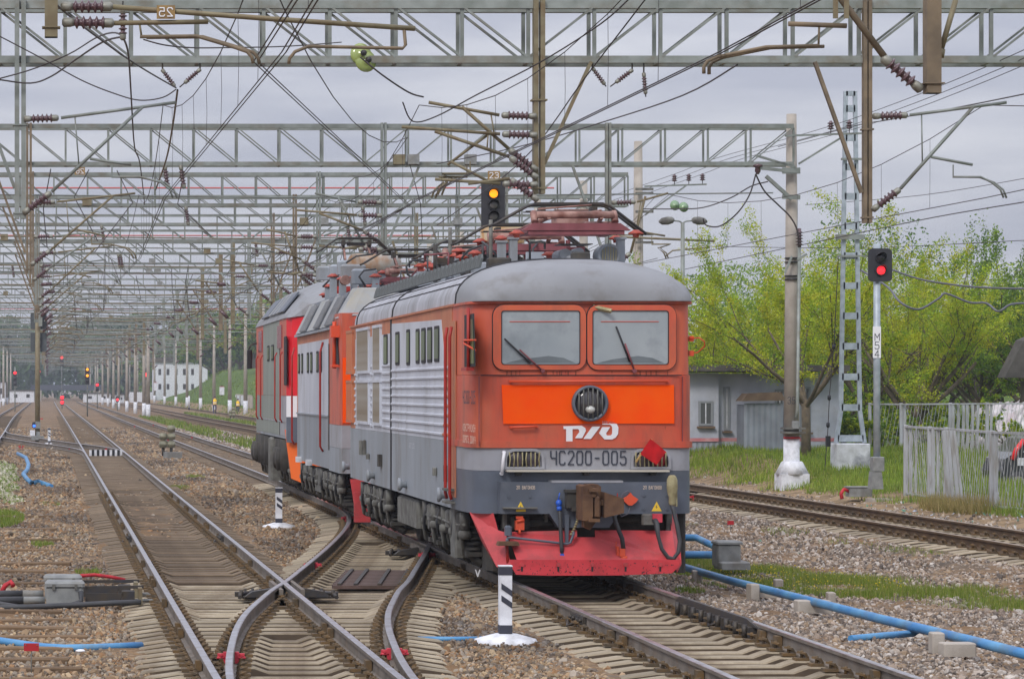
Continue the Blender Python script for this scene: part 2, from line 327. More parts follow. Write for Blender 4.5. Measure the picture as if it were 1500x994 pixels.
# ------------------------------------------------------------ rails and sleepers
PROF = [(-.066,-.18),(.066,-.18),(.066,-.165),(.012,-.145),(.010,-.05),(.036,-.038),(.036,-.006),(.028,0),(-.028,0),(-.036,-.006),(-.036,-.038),(-.010,-.05),(-.012,-.145),(-.066,-.165)]
def rail_mb(fx, Ys, zt=0.):
    mb = MB(); n = len(PROF)
    rings = []
    for i, y in enumerate(Ys):
        x = float(fx(y)); d = (float(fx(y+.2))-float(fx(y-.2)))/.4; c = 1/math.sqrt(1+d*d); s = d*c
        rings.append([(x+a*c, y-a*s, zt+b) for a, b in PROF])
    vs = [p for r in rings for p in r]
    mb.add(vs, [(i*n+j,i*n+(j+1)%n,(i+1)*n+(j+1)%n,(i+1)*n+j) for i in range(len(rings)-1) for j in range(n) if j not in (6,7,8)])
    for j in (6,7,8): mb.f += [(i*n+j,i*n+(j+1)%n,(i+1)*n+(j+1)%n,(i+1)*n+j) for i in range(len(rings)-1)]; mb.sm += [False]*(len(rings)-1); mb.mi += [1]*(len(rings)-1)
    mb.f += [tuple(range(n)), tuple((len(rings)-1)*n+j for j in range(n-1,-1,-1))]; mb.sm += [False]*2; mb.mi += [0]*2
    return mb
def steps(a, b): 
    o = [a]
    while o[-1] < b: o.append(min(b, o[-1]+max(1.,o[-1]*.025)))
    return o
def sleeper_mb(xl, xr, rails, y=0., w=.15, flat=False, mb=None):
    mb = mb or MB(); P = [(xl,-.245),(xl+.04,-.228)]
    rs = sorted(rails)
    for i, r in enumerate(rs):
        P += [(r-.22,-.186),(r+.22,-.186)]
        if i+1 < len(rs) and rs[i+1]-r > .95:
            d = -.2 if flat else -.236
            P += [(r+.36,d),(rs[i+1]-.36,d)]
    P += [(xr-.04,-.228),(xr,-.245)]
    P = [p for i, p in enumerate(P) if i == 0 or p[0] > P[i-1][0]+.01]
    rg = [[(x,y-w*.9,-.42),(x,y-w*.8,z-.015),(x,y-w*.72,z),(x,y+w*.72,z),(x,y+w*.8,z-.015),(x,y+w*.9,-.42)] for x, z in P]
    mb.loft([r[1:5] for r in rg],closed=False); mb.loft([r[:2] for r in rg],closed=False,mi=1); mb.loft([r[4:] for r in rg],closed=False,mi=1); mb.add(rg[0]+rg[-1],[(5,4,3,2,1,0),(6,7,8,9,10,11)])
    return mb
def clip_at(mb, x, y, z=-.186):
    for s in (-1,1):
        mb.box((x+s*.13,y,z+.015),(.13,.15,.03))
        mb.tube([(x+s*.07,y-.05,z+.03),(x+s*.1,y-.06,z+.075),(x+s*.16,y,z+.085),(x+s*.1,y+.06,z+.075),(x+s*.07,y+.05,z+.03)],.014,4,caps=False)
        mb.cyl((x+s*.12,y,z+.03),(x+s*.12,y,z+.1),.018,n=5)
SLEEP = []                 # (xl,xr,y) of sleepers near the camera: the ballast leaves them clear
def track(label, c, y0, y1, rows=(), far_from=None, rm=None, spacing=.545, clips_to=75, anchors=None, jy=(), sm=None):
    t = thing('railway_track', label, 'railway track', (float(c(y0)),y0,0), world=True)
    Ys = steps(y0,y1); rm = rm or M['rail']
    for s in (-1,1): rail_mb(lambda y: c(y)+s*.8, Ys).build('rail',[rm,M['railtop'] if rm is M['rail'] else mat('dull_rail_head',S(150,132,112),.45,.4)],t)
    cl = MB(); proto = None
    for (a, b) in rows:
        y = a
        while y < b:
            x = float(c(y)); yy = y+RN.uniform(-.03,.03)
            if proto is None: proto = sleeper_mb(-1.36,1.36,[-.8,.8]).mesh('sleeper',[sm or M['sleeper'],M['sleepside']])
            rx, ry, rz_ = wloc(t); o = place('sleeper', proto, t, loc=(x-rx+RN.uniform(-.02,.02),yy-ry,RN.uniform(-.012,.004)), rot=(0,RN.uniform(-.004,.004),RN.uniform(-.012,.012)))
            SLEEP.append((x-1.36,x+1.36,yy))
            if y < clips_to:
                for s in (-.8,.8): clip_at(cl, x+s, yy)
            y += spacing
    if far_from:
        mb = MB(); y = far_from
        while y < min(y1,300):
            x = float(c(y)); mb.box((x,y,-.26),(2.7,.26,.09)); y += spacing*(1 if y < 150 else 2)
        mb.build('sleeper_row',M['sleepdark'],t,kind='stuff')
    if cl.v: cl.build('rail_fastening',M['clip'],t,kind='stuff')
    if anchors:
        a = MB(); y = anchors[0]; k = 0
        while y < anchors[1]:
            for s in (-.8,.8):
                q = .05 if (k%2) else -.05; x = float(c(y+k%3))+s
                a.box((x+.05,y+k%3,-.1),(.06,.15,.1)); a.box((x-.05,y+k%3,-.1),(.06,.15,.1)); a.box((x,y+.06+k%3,-.14),(.2,.03,.09))
            y += 2.7; k += 1
        a.build('rail_anchor',M['clip'],t,kind='stuff')
    for y in jy:                                        # bolted joints
        for s in (-.8,.8):
            x = float(c(y))+s; f = MB()
            for q in (-1,1):
                f.box((x+q*.035,y,-.09),(.045,.8,.1))
                for k in (-.3,-.12,.12,.3): f.cyl((x+q*.05,y+k,-.09),(x+q*.09,y+k,-.09),.022,n=6)
                f.tube([(x+q*.1,y-.3,-.1),(x+q*.16,y,-.17),(x+q*.1,y+.3,-.1)],.018,5)
            f.build('joint_bar',M['darksteel'],t)
    return t
tA = track('main running track with polished rails left of the locomotives, running straight to the far bridge', cA, 16, 620, [(41.8,80)], 80, anchors=(24,75), jy=(51.4,), sm=M['sleepdark'])
tL = track('track under the three coupled locomotives with its rails polished', cL, 16, 620, [(22,41.2),(62.3,84)], 84, anchors=(23,60), jy=(33.2,))
tR = track('brown rusty siding crossing the gravel towards the mesh fence', cR1, 20, 600, [(40,76)], 76, M['railR'], anchors=None)
tR2 = track('brown siding along the foot of the concrete masts with grass beside it', cR2, 74, 600, [], 76, M['railR'])
tB = track('track at the edge of the picture beyond the flowering hump', cB, 60, 600, [], 140)
# the crossover from the main track to the locomotives' track
def crossover(label, c, y0, y1, split, cl_, cr_, sp=.52):
    t = thing('crossover_track', label, 'railway track', (float(c(y0)),y0,0), world=True)
    Ys = list(np.arange(y0,y1+.01,.6))
    return t, Ys
tX, Ys = crossover('curving crossover rails joining the main track to the locomotive track', cX1, 17, 62.5, 41.5, cA, cL)
eps = .012
for s in (-1,1): rail_mb(lambda y: cX1(y)+s*.8, [y for y in Ys if abs(float(cX1(y))+s*.8-float(cA(y))-s*.8) > .075 and abs(float(cX1(y))+s*.8-float(cL(y))-s*.8) > .075 and not (s < 0 and 37.35 < y < 38.5) and not (s > 0 and 46.9 < y < 47.8)] if False else Ys, -.004).build('rail',[M['rail'],M['railtop']],tX)
cl = MB(); y = 21.0
while y < 62:
    x = float(cX1(y)); yy = y+RN.uniform(-.02,.02)
    if y < 41.4: a = float(cA(y)); xl, xr, rs = a-1.36, max(x+1.36,a+1.36), [a-.8,x-.8,a+.8,x+.8]
    else: a = float(cL(y)); xl, xr, rs = min(x,a)-1.36, a+1.36, [a-.8,x-.8,a+.8,x+.8]
    rs2 = []
    for r in sorted(rs):
        if rs2 and r-rs2[-1] < .3: continue
        rs2.append(r)
    j = RN.uniform(-.05,.05); zz = RN.uniform(-.008,.004)
    rx, ry, _ = wloc(tX)
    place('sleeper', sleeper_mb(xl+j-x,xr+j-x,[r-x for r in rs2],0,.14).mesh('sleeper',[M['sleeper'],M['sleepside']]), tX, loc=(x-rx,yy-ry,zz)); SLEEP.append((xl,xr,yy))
    for r in rs:
        if y < 60: clip_at(cl, r, yy)
    y += .5
cl.build('rail_fastening',M['clip'],tX,kind='stuff')
tX2 = thing('crossover_track','crossover rails curving from the edge track into the main track by the striped board','railway track',(2.2,117,0),world=True)
for s in (-1,1): rail_mb(lambda y: cX2(y)+s*.8, list(np.arange(117,182.1,1.5)), -.004).build('rail',[M['rail'],M['railtop']],tX2)
mb = MB()
for y in np.arange(118,180,.6): mb.box((float(cX2(y)),y,-.25),(2.9,.27,.1))
mb.build('sleeper_row',M['sleepdark'],tX2,kind='stuff')
# dark castings and plates where the crossover rail meets each running rail
def frog(x, y, p):
    c = MB()
    c.box((x,y,-.176),(1.2,.3,.02)); c.box((x-.05,y+.5,-.176),(1.0,.26,.02))
    for s in (-1,1):
        c.prism([(0,0),(.4,0),(.3,.07),(0,.12)],(x+s*.16,y-.3,-.16),(s,0,0),(0,0,1),(0,.16,0))
        for k in range(4): c.cyl((x+s*(.2+.13*k),y-.12,-.17),(x+s*(.2+.13*k),y-.12,-.08),.024,n=6); c.box((x+s*(.24+.13*k),y+.3-.1*k,-.14),(.07,.1,.06)); c.cyl((x+s*(.2+.1*k),y+.5,-.17),(x+s*(.2+.1*k),y+.5,-.1),.02,n=6)
        c.tube([(x+s*.62,y-.3,-.16),(x+s*.6,y-.1,-.13),(x+s*.3,y+.2,-.12)],.03,5)
    c.build('frog_casting',M['darksteel'],p)
    g = MB()
    for s in (-1,1): g.prism([(-.9,-.1),(.9,-.1),(.9,-.02),(-.9,-.02)],(x+s*.11,y,0),(0,1,0),(0,0,1),(s*.05,0,0))
    g.build('wing_rail',[M['rail']],p)
frog(3.08,37.9,tX); frog(6.13,47.5,tX)
g = MB()
for k in range(9): g.box((7.58,31.6+k*.42,-.11),(.12,.2,.12)); g.cyl((7.5,31.6+k*.42,-.17),(7.5,31.6+k*.42,-.03),.03,n=6)
g.prism([(31.2,-.05),(35.4,-.05),(35.2,.02),(31.8,.02)],(7.565,0,0),(0,1,0),(0,0,1),(.05,0,0)); g.build('guard_rail',M['darksteel'],tL)
for y in np.linspace(39.7,42.8,11):
    place('board', MB().box((0,0,0),(1.0,.24,.05)).mesh('board',M['brownwood']) if y < 39.8 else bpy.data.meshes['board'], tX, loc=(4.35+(y-39.7)*.16-wloc(tX)[0],y-17,-.165), rot=(0,0,RN.uniform(-.02,.02)))
b = MB()
for k in (-.42,-.2,.12,.4): b.bar((4.35+k,39.6,-.13),(4.87+k,42.9,-.13),.05,.03)
b.build('board_strap',M['darksteel'],tX)
# red clamps bolted round the rail foot
def clamp(p, x, y, m):
    c = MB()
    for s in (-1,1):
        c.box((x+s*.055,y,-.1),(.04,.07,.11)); c.box((x+s*.1,y,-.075),(.06,.05,.03)); c.cyl((x+s*.1,y-.05,-.075),(x+s*.1,y+.05,-.075),.014,n=6); c.cyl((x+s*.06,y-.03,-.1),(x+s*.14,y-.03,-.1),.012,n=6)
    c.box((x,y,-.185),(.18,.06,.02)); c.build('rail_clamp',m,p)
for y in (28.5,43.2,59): clamp(tX, float(cX1(y))-.8, y, M['pinkp'])
for y in (28.9,45.9): clamp(tX, float(cX1(y))+.8, y, M['pinkp'])
for x, y in ((-1.2,133),(.65,143),(1.05,127.5),(2.6,127)): clamp(tX2, x, y, M['redp'])
for y in (205,150): clamp(tL, float(cL(y))-.8, y, M['redp']); clamp(tL, float(cL(y))+.8, y+8, M['redp'])
for x, y in ((15.5,79),(15.55,70.5)): clamp(tR, x, y, M['redp'])
# ------------------------------------------------------------ loose ballast: every stone real, scattered as one mass
def stones(name, label, pts, sizes, cols):
    me = bpy.data.meshes.new(name); me.vertices.add(len(pts)); me.vertices.foreach_set('co', pts.astype(np.float32).ravel())
    a = me.attributes.new('size','FLOAT_VECTOR','POINT'); a.data.foreach_set('vector', sizes.astype(np.float32).ravel())
    a = me.attributes.new('turn','FLOAT_VECTOR','POINT'); a.data.foreach_set('vector', NR.uniform(0,6.28,(len(pts),3)).astype(np.float32).ravel())
    a = me.attributes.new('tint','FLOAT_COLOR','POINT'); a.data.foreach_set('color', np.c_[cols,np.ones(len(cols))].astype(np.float32).ravel())
    o = place(name, me, kind='stuff', label=label)
    ng = bpy.data.node_groups.new(name,'GeometryNodeTree'); ng.interface.new_socket('Geometry',in_out='INPUT',socket_type='NodeSocketGeometry'); ng.interface.new_socket('Geometry',in_out='OUTPUT',socket_type='NodeSocketGeometry')
    n, l = ng.nodes, ng.links; gi, go = n.new('NodeGroupInput'), n.new('NodeGroupOutput')
    ic = n.new('GeometryNodeMeshIcoSphere'); ic.inputs['Radius'].default_value = 1; ic.inputs['Subdivisions'].default_value = 1
    sp = n.new('GeometryNodeSetPosition'); rv = n.new('FunctionNodeRandomValue'); rv.data_type = 'FLOAT_VECTOR'
    rv.inputs[0].default_value = (-.32,)*3; rv.inputs[1].default_value = (.32,)*3
    l.new(ic.outputs['Mesh'], sp.inputs['Geometry']); l.new(rv.outputs[0], sp.inputs['Offset'])
    smt = n.new('GeometryNodeSetMaterial'); smt.inputs['Material'].default_value = STONE; l.new(sp.outputs[0], smt.inputs['Geometry'])
    ip = n.new('GeometryNodeInstanceOnPoints'); l.new(gi.outputs[0], ip.inputs['Points']); l.new(smt.outputs[0], ip.inputs['Instance'])
    for an, tgt, dt in (('size','Scale','FLOAT_VECTOR'),('turn','Rotation','FLOAT_VECTOR')):
        q = n.new('GeometryNodeInputNamedAttribute'); q.data_type = dt; q.inputs['Name'].default_value = an; l.new(q.outputs['Attribute'], ip.inputs[tgt])
    l.new(ip.outputs[0], go.inputs[0]); md = o.modifiers.new('scatter','NODES'); md.node_group = ng
    return o
STONE = attr_mat('ballast_stone', .9, 'tint', 'INSTANCER')
PAL = np.array([S(160,132,98),S(140,112,82),S(172,144,110),S(128,108,88),S(146,134,118),S(112,98,82),S(170,156,138),S(158,118,76),S(136,120,104),S(182,156,118)])
PALR = np.array([S(160,144,130),S(138,124,112),S(176,164,152),S(122,110,100),S(150,130,108),S(186,178,170),S(104,96,90)])
def sleeper_cover(P):
    """True where a point falls on a sleeper or rail"""
    hit = np.zeros(len(P),bool)
    arr = np.array(sorted(SLEEP,key=lambda s: s[2])); yk = arr[:,2]
    for off in (-2,-1,0,1,2,3):
        i = np.clip(np.searchsorted(yk,P[:,1])+off-1,0,len(arr)-1); s = arr[i]
        hit |= (np.abs(P[:,1]-s[:,2]) < .1)&(P[:,0] > s[:,0]-.02)&(P[:,0] < s[:,1]+.02)
    return hit
pts = []
for (ya, yb, dens) in ((22,30,640),(30,40,460),(40,52,250),(52,70,150),(70,115,60),(115,210,16)):
    xa, xb = -70*yb/F-.6, min(1430*yb/F+.6, 19.8)
    n = int((xb-xa)*(yb-ya)*dens); P = np.c_[NR.uniform(xa,xb,n),NR.uniform(ya,yb,n)]; pts.append(P)
P = np.vstack(pts)
onA = (np.abs(P[:,0]-cA(P[:,1])) < 1.45); onL = (np.abs(P[:,0]-cL(P[:,1])) < 1.45)
onX = (np.abs(P[:,0]-cX1(P[:,1])) < 1.4)&(P[:,1] < 63); onR = np.abs(P[:,0]-cR1(P[:,1])) < 1.4
trk = onA|onL|onX|onR
keep = ~sleeper_cover(P)&(~trk|(NR.random(len(P)) < np.where(onX&(P[:,1] > 24),.3,.55)))
dirtA = onA&(P[:,1] > 52)                                  # sludgy stretch: the stones are sunk in dirt
keep &= ~(dirtA&(NR.random(len(P)) < .75)); keep &= ~(P[:,0] > 19.0)|(NR.random(len(P)) < .12)
P = P[keep]; trk = trk[keep]
mid = (P[:,0] > 8.2)
pi = NR.integers(0,10,len(P)); pr = NR.integers(0,7,len(P))
colr = np.where(mid[:,None], PALR[pr], PAL[pi]*.8+PAL[pi].mean(1,keepdims=True)*.17)*NR.uniform(.72,1.12,(len(P),1))
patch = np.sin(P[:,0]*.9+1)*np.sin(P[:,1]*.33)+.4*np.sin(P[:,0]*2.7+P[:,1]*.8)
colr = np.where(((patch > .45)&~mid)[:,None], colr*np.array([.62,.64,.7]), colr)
sz = np.clip(NR.lognormal(-3.96,.4,len(P)),.012,.06)*(1+.25*(P[:,1] > 52)+.3*(P[:,1] > 70)+.7*(P[:,1] > 115))
sz = sz[:,None]*np.c_[NR.uniform(.8,1.3,len(P)),NR.uniform(.8,1.2,len(P)),NR.uniform(.5,.85,len(P))]
zz = gz(P[:,0],P[:,1])+NR.uniform(-.015,.02,len(P))-.01*trk
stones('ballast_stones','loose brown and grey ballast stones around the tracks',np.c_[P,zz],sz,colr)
# ------------------------------------------------------------ locomotive paints
M['red'] = mat('sun_faded_red_paint', S(202,82,58), .45, 0, S(192,98,70), 1.3, .5, dirt=S(140,78,66), dscale=2.2, damt=.8, bump=.06, bscale=1.2, stretch=(1.6,1.6,.45))
M['redup'] = mat('sun_faded_orange_red_paint', S(206,102,66), .45, 0, S(200,88,64), 1.6, .5, dirt=S(160,88,68), dscale=2.4, damt=.75, bump=.06, bscale=1.2, stretch=(1.6,1.6,.5))
M['orangeside'] = mat('bleached_orange_paint', S(188,122,86), .6, 0, S(176,104,76), 1.5, .5, dirt=S(140,92,68), dscale=2, damt=.5)
M['sidegrey'] = mat('pale_grey_body_paint', S(200,204,214), .5, 0, S(184,188,198), 1.2, .5, dirt=S(140,138,136), dscale=1.8, damt=.6, stretch=(1,1,.35))
M['lowgrey'] = mat('mid_grey_body_paint', S(152,159,168), .5, 0, S(136,143,150), 1.2, .5, dirt=S(112,106,98), dscale=1.8, damt=.7, stretch=(1,1,.35))
M['band'] = mat('light_grey_band_paint', S(160,162,170), .5, 0, S(148,148,152), 2, .5, dirt=S(120,118,116), dscale=2, damt=.4)
M['dkgrey'] = mat('slate_grey_paint', S(94,102,116), .42, 0, S(84,90,100), 2, .5, dirt=S(128,130,134), dscale=1.6, damt=.35)
M['roofgrey'] = mat('smooth_roof_paint', S(140,142,146), .55, 0, S(128,130,134), .9, .5, dirt=S(108,104,100), dscale=2.4, damt=.7, bump=.05, bscale=2)
M['roofside'] = mat('streaked_roof_paint', S(176,178,186), .6, 0, S(150,152,158), 1.6, .5, dirt=S(112,108,104), dscale=2.4, damt=.8, stretch=(1,2.2,.25))
M['neon'] = mat('high_visibility_orange', (1.0,.075,.001), .75, 0, (1.0,.11,.002), 2.2, .5, spec=.15)
M['hred'] = mat('red_handrail_paint', S(176,44,34), .5, 0, S(150,40,34), 5, .5)
M['hor'] = mat('orange_red_trim', S(216,82,48), .45)
M['glass'] = mat('dusty_reflection_windscreen', S(140,150,156), .07, 0, S(168,175,178), .9, .5, spec=.7, dirt=S(104,112,118), dscale=1.4, damt=.6, lo=.3, hi=.7)  # pale sky reflection and its darker patches painted into the colour, over dust
M['gglass'] = mat('green_reflection_glass', S(92,108,48), .3, 0, S(66,80,40), 1.5, .5, spec=.25)  # green reflection painted into the pane colour
M['gasket'] = mat('black_rubber', S(38,38,42), .7)
M['grime'] = mat('underframe_grime', S(72,70,66), .8, .1, S(56,54,52), 4, .5, dirt=S(96,86,72), dscale=5, damt=.6)
M['grime2'] = mat('underframe_grey_grime', S(124,124,118), .7, .1, S(84,82,78), 5, .5, dirt=S(74,68,60), dscale=4, damt=.7)
M['wheel'] = mat('wheel_steel', S(78,70,62), .7, .3, S(60,54,50), 5, .5)
M['rustc'] = mat('rusty_coupler_casting', S(112,84,62), .85, .2, S(86,62,48), 6, .5, bump=.4, bscale=25, dirt=S(140,104,70), damt=.5)
M['plow'] = mat('faded_red_plough_paint', S(206,74,78), .5, 0, S(190,62,66), 2, .5, dirt=S(126,60,58), dscale=2.2, damt=.75, bump=.25, bscale=3)
M['plow2'] = mat('brighter_red_plough_lip', S(214,64,72), .5, 0, S(196,52,60), 2, .5, dirt=S(120,50,50), dscale=5, damt=.55)
M['yellow'] = mat('warning_yellow', S(232,196,60), .6)
M['khaki'] = mat('khaki_canvas', S(172,164,128), .95, 0, S(142,132,98), 9, .5, bump=.5, bscale=22)
M['rubber'] = mat('rubber_hose', S(52,54,58), .6, 0, S(66,66,68), 6, .5)
M['bluev'] = mat('blue_valve', S(40,94,200), .35)
M['oranj'] = mat('orange_insulator', S(188,76,50), .5, 0, S(150,58,44), 6, .5)
M['maroon'] = mat('red_brown_oxide', S(134,74,80), .6, 0, S(112,58,62), 4, .5)
M['dustpink'] = mat('dusty_pink_frame', S(172,136,126), .75, 0, S(122,80,70), 6, .5, dirt=S(70,56,52), dscale=5, damt=.7)
M['rustbox'] = mat('cream_box_with_rust', S(214,200,172), .7, 0, S(204,150,80), 3, .5)
M['letter'] = mat('dark_lettering', S(52,56,68), .6)
M['whitel'] = mat('white_lettering', S(232,232,236), .5)
M['cream'] = mat('cream_lettering', S(226,206,186), .6)
M['lens'] = mat('headlamp_glass', S(150,156,160), .08, .3, spec=.8)
M['louv'] = mat('louvre_slat', S(158,154,148), .6, 0, S(132,120,104), 4, .5)
M['olivegrey'] = mat('olive_grey_paint', S(142,150,142), .5, 0, S(128,136,128), 1.2, .5, dirt=S(110,108,100), dscale=1.6, damt=.6, stretch=(1,1,.4))
M['brightred'] = mat('bright_red_paint', S(226,38,50), .4, 0, S(214,30,44), 2, .5)
M['orange2'] = mat('orange_plough_paint', S(240,110,34), .5)
M['bulb'] = mat('lamp_reflector', S(196,196,190), .4, .1)
M['darklens'] = mat('dark_lens',S(84,74,80),.12,0,S(62,58,64),9,.5)
M['dimred'] = mat('dim_red_lens', S(140,24,34), .2)
def rounded(x0, x1, z0, z1, r, n=4):
    o = []
    for cx, cz, a in ((x1-r,z0+r,-PI/2),(x1-r,z1-r,0),(x0+r,z1-r,PI/2),(x0+r,z0+r,PI)):
        o += [(cx+r*math.cos(a+PI/2*k/n), cz+r*math.sin(a+PI/2*k/n)) for k in range(n+1)]
    return o
def ring_plate(mb, inner, outer, y0, y1):                # a frame standing in the x-z plane between two outlines, y0 (outer face) to y1
    n = len(inner); vs = []
    for y in (y0,y1):
        for poly in (inner,outer): vs += [(x,y,z) for x,z in poly]
    I0,O0,I1,O1 = 0,n,2*n,3*n; fs = []
    for k in range(n):
        j = (k+1)%n
        fs += [(O0+k,O0+j,I0+j,I0+k),(I0+k,I0+j,I1+j,I1+k),(O0+j,O0+k,O1+k,O1+j)]
    return mb.add(vs,fs)
def plate(mb, poly, y0, dy): return mb.prism(poly,(0,y0,0),(1,0,0),(0,0,1),(0,dy,0))
def pantograph(p, x, y, z, arm, w=1.0, up=.0, base=True):
    """a folded pantograph: beam frame on four insulators, jointed arms and a head with turned-down horns"""
    if base:
        b = MB()
        b.prism([(-w*.62,0),(w*.62,0),(w*.5,.1),(-w*.5,.1)],(x,y-.75,z),(1,0,0),(0,0,1),(0,.14,0)); b.box((x,y-.68,z-.03),(w*1.1,.1,.05))
        b.prism([(-w*.6,0),(w*.6,0),(w*.5,.1),(-w*.5,.1)],(x,y+.7,z),(1,0,0),(0,0,1),(0,.14,0))
        for s in (-1,1): b.bar((x+s*w*.5,y-.7,z+.03),(x+s*w*.5,y+.7,z+.03),.09,.1)
        b.build('base_beam',arm,p)
        for s in (-1,1):
            for t in (-.72,.72): insulator(p, x+s*w*.68, y+t, z-.02)
    a = MB(); zt = z+.28+up
    for s in (-1,1):
        a.tube([(x+s*w*.42,y+.6,z+.1),(x+s*w*.3,y-.65,z+.2+up*.5)],.035,6); a.tube([(x+s*w*.3,y-.65,z+.22+up*.5),(x+s*w*.28,y+.2,zt+.04)],.025,6)
        a.tube([(x+s*w*.42,y-.6,z+.1),(x+s*w*.3,y+.65,z+.18+up*.5)],.035,6); a.cyl((x+s*w*.46,y-.62,z+.12),(x+s*w*.46,y-.5,z+.26),.05,n=6)
    a.tube([(x-w*.44,y-.62,z+.22),(x+w*.44,y-.62,z+.22)],.05,8); a.tube([(x-w*.3,y+.62,z+.2),(x+w*.35,y-.3,z+.3)],.015,5)
    a.tube([(x-w*.42,y-.6,z+.3),(x+w*.2,y-.55,z+.36)],.013,5)
    a.build('jointed_arm',M['dustpink'],p)
    h = MB(); zh = zt+.14
    for t in (-.12,.12):
        h.tube([(x-w*.9,y+t,zh-.3),(x-w*.84,y+t,zh-.27),(x-w*.48,y+t,zh-.03),(x-w*.4,y+t,zh),(x+w*.4,y+t,zh),(x+w*.48,y+t,zh-.03),(x+w*.9,y+t,zh-.42)],.022,6)
        h.box((x,y+t,zh+.005),(w*.8,.045,.035)); h.tube([(x-w*.5,y+t,zh-.1),(x+w*.5,y+t,zh-.1)],.008,4)
    for s in (-1,1): h.box((x+s*w*.3,y,zh-.1),(.07,.3,.12)); h.tube([(x+s*w*.3,y,zh-.12),(x+s*w*.22,y,z+.25)],.03,5)
    h.box((x,y+.05,zh-.13),(w*.42,.14,.06))
    h.build('contact_head',M['darksteel'],p)
INS = {}
def insulator(p, x, y, z, r=.1):
    if 'm' not in INS:
        q = MB(); q.lathe((0,0,-.09),(0,0,1),[(.045,0),(.05,.03),(.06,.05),(.12,.055),(.125,.07),(.07,.1),(.045,.12)],12); INS['m'] = q.mesh('roof_insulator',M['oranj'])
    o = place('roof_insulator',INS['m'],p,loc=(x,y,z)); o.scale = (r/.115,)*3; return o
def bogie(p, y, hw, wheels=(-1.5,1.5), label=None, dense=1):
    """running gear with wheels, boxes, coil springs and pipes hanging below the body side"""
    f = MB()
    for s in (-1,1):
        f.prism([(-2.3,.55),(-1.9,.42),(-.7,.42),(-.4,.3),(.4,.3),(.7,.42),(1.9,.42),(2.3,.55),(2.3,.78),(-2.3,.78)],(s*(hw-.33)-(.1 if s > 0 else 0)+.0,y,0),(0,1,0),(0,0,1),(.1,0,0))
    f.box((0,y,.6),(2.0,.5,.3)); f.box((0,y-2.2,.6),(2.0,.12,.2)); f.box((0,y+2.2,.6),(2.0,.12,.2))
    f.box((0,y,.4),(1.4,3.6,.35))
    root = f.build('bogie',M['grime'],p)
    for wy in wheels:
        m = MB()
        for s in (-1,1): m.lathe((s*.72,y+wy,.6),(s,0,0),[(.64,0),(.62,.03),(.6,.04),(.6,.13),(.52,.135),(.5,.1),(.2,.1),(.18,.16),(.08,.18)],22)
        m.cyl((-.7,y+wy,.6),(.7,y+wy,.6),.1,n=10); m.build('wheelset',M['wheel'],root)
        b = MB()
        for s in (-1,1): b.box((s*(hw-.22),y+wy,.6),(.26,.4,.34),ch=.05); b.cyl((s*(hw-.1),y+wy,.6),(s*(hw-.02),y+wy,.6),.13,n=12)
        b.build('axle_box',M['grime2'],root)
    if 'spring' not in INS:
        sp = MB()
        for k in range(5): sp.lathe((0,0,.04+k*.075),(0,0,1),[(.07,0),(.1,.012),(.1,.035),(.07,.05)],10)
        sp.box((0,0,0),(.24,.26,.06)); INS['spring'] = sp.mesh('coil_spring',M['grime'])
    for s in (-1,1):
        for wy in wheels:
            for d in (-.42,.42): place('coil_spring',INS['spring'],root,loc=(s*(hw-.2),y+wy+d,.3))
    for s in ((-1,) if dense else ()):
        x = s*(hw-.06)
        for k, wy in enumerate((-2.05,-1.05,-.1,.95,2.0)):
            q = MB(); r = RN.uniform
            q.cyl((x,y+wy,.62),(x,y+wy,.86),.07,n=8); q.lathe((x,y+wy,.5),(0,0,1),[(.05,0),(.09,.03),(.09,.1),(.05,.13)],8)
            q.tube([(x,y+wy+.06,.8),(x-.02,y+wy+.14,.5),(x+.02,y+wy+.2,.3),(x+.1,y+wy+.55,.26),(x+.2,y+wy+.7,.24)],.038,6)
            q.build('sand_pipe',M['grime2'],root)
        for wy in (-1.7,-.55,.5,1.5): q = MB(); q.box((x+.05,y+wy,.72),(.2,.34,.24),ch=.03); q.build('valve_box',M['grime2' if wy in (-.55,1.5) else 'grime'],root); q = MB(); q.cyl((x+.05,y+wy+.22,.5),(x+.05,y+wy+.22,.8),.085,n=8); q.build('brake_cylinder',M['grime'],root); q = MB(); q.tube([(x+.02,y+wy-.1,.62),(x+.08,y+wy-.18,.32),(x+.25,y+wy-.3,.16)],.06,6); q.build('brake_hanger',M['grime'],root)
        q = MB(); q.tube([(x-.03,y-2.2,.7),(x-.04,y-1.1,.66),(x-.04,y+.4,.69),(x-.03,y+2.2,.66)],.02,5); q.build('long_pipe',M['grime2'],root)
        for wy in (-1.25,.35,1.85): q = MB(); q.tube([(x-.02,y+wy,.84),(x-.06,y+wy+.05,.6),(x-.04,y+wy+.12,.45),(x+.06,y+wy+.22,.4)],.022,5); q.build('rubber_hose',M['rubber'],root)
    return root
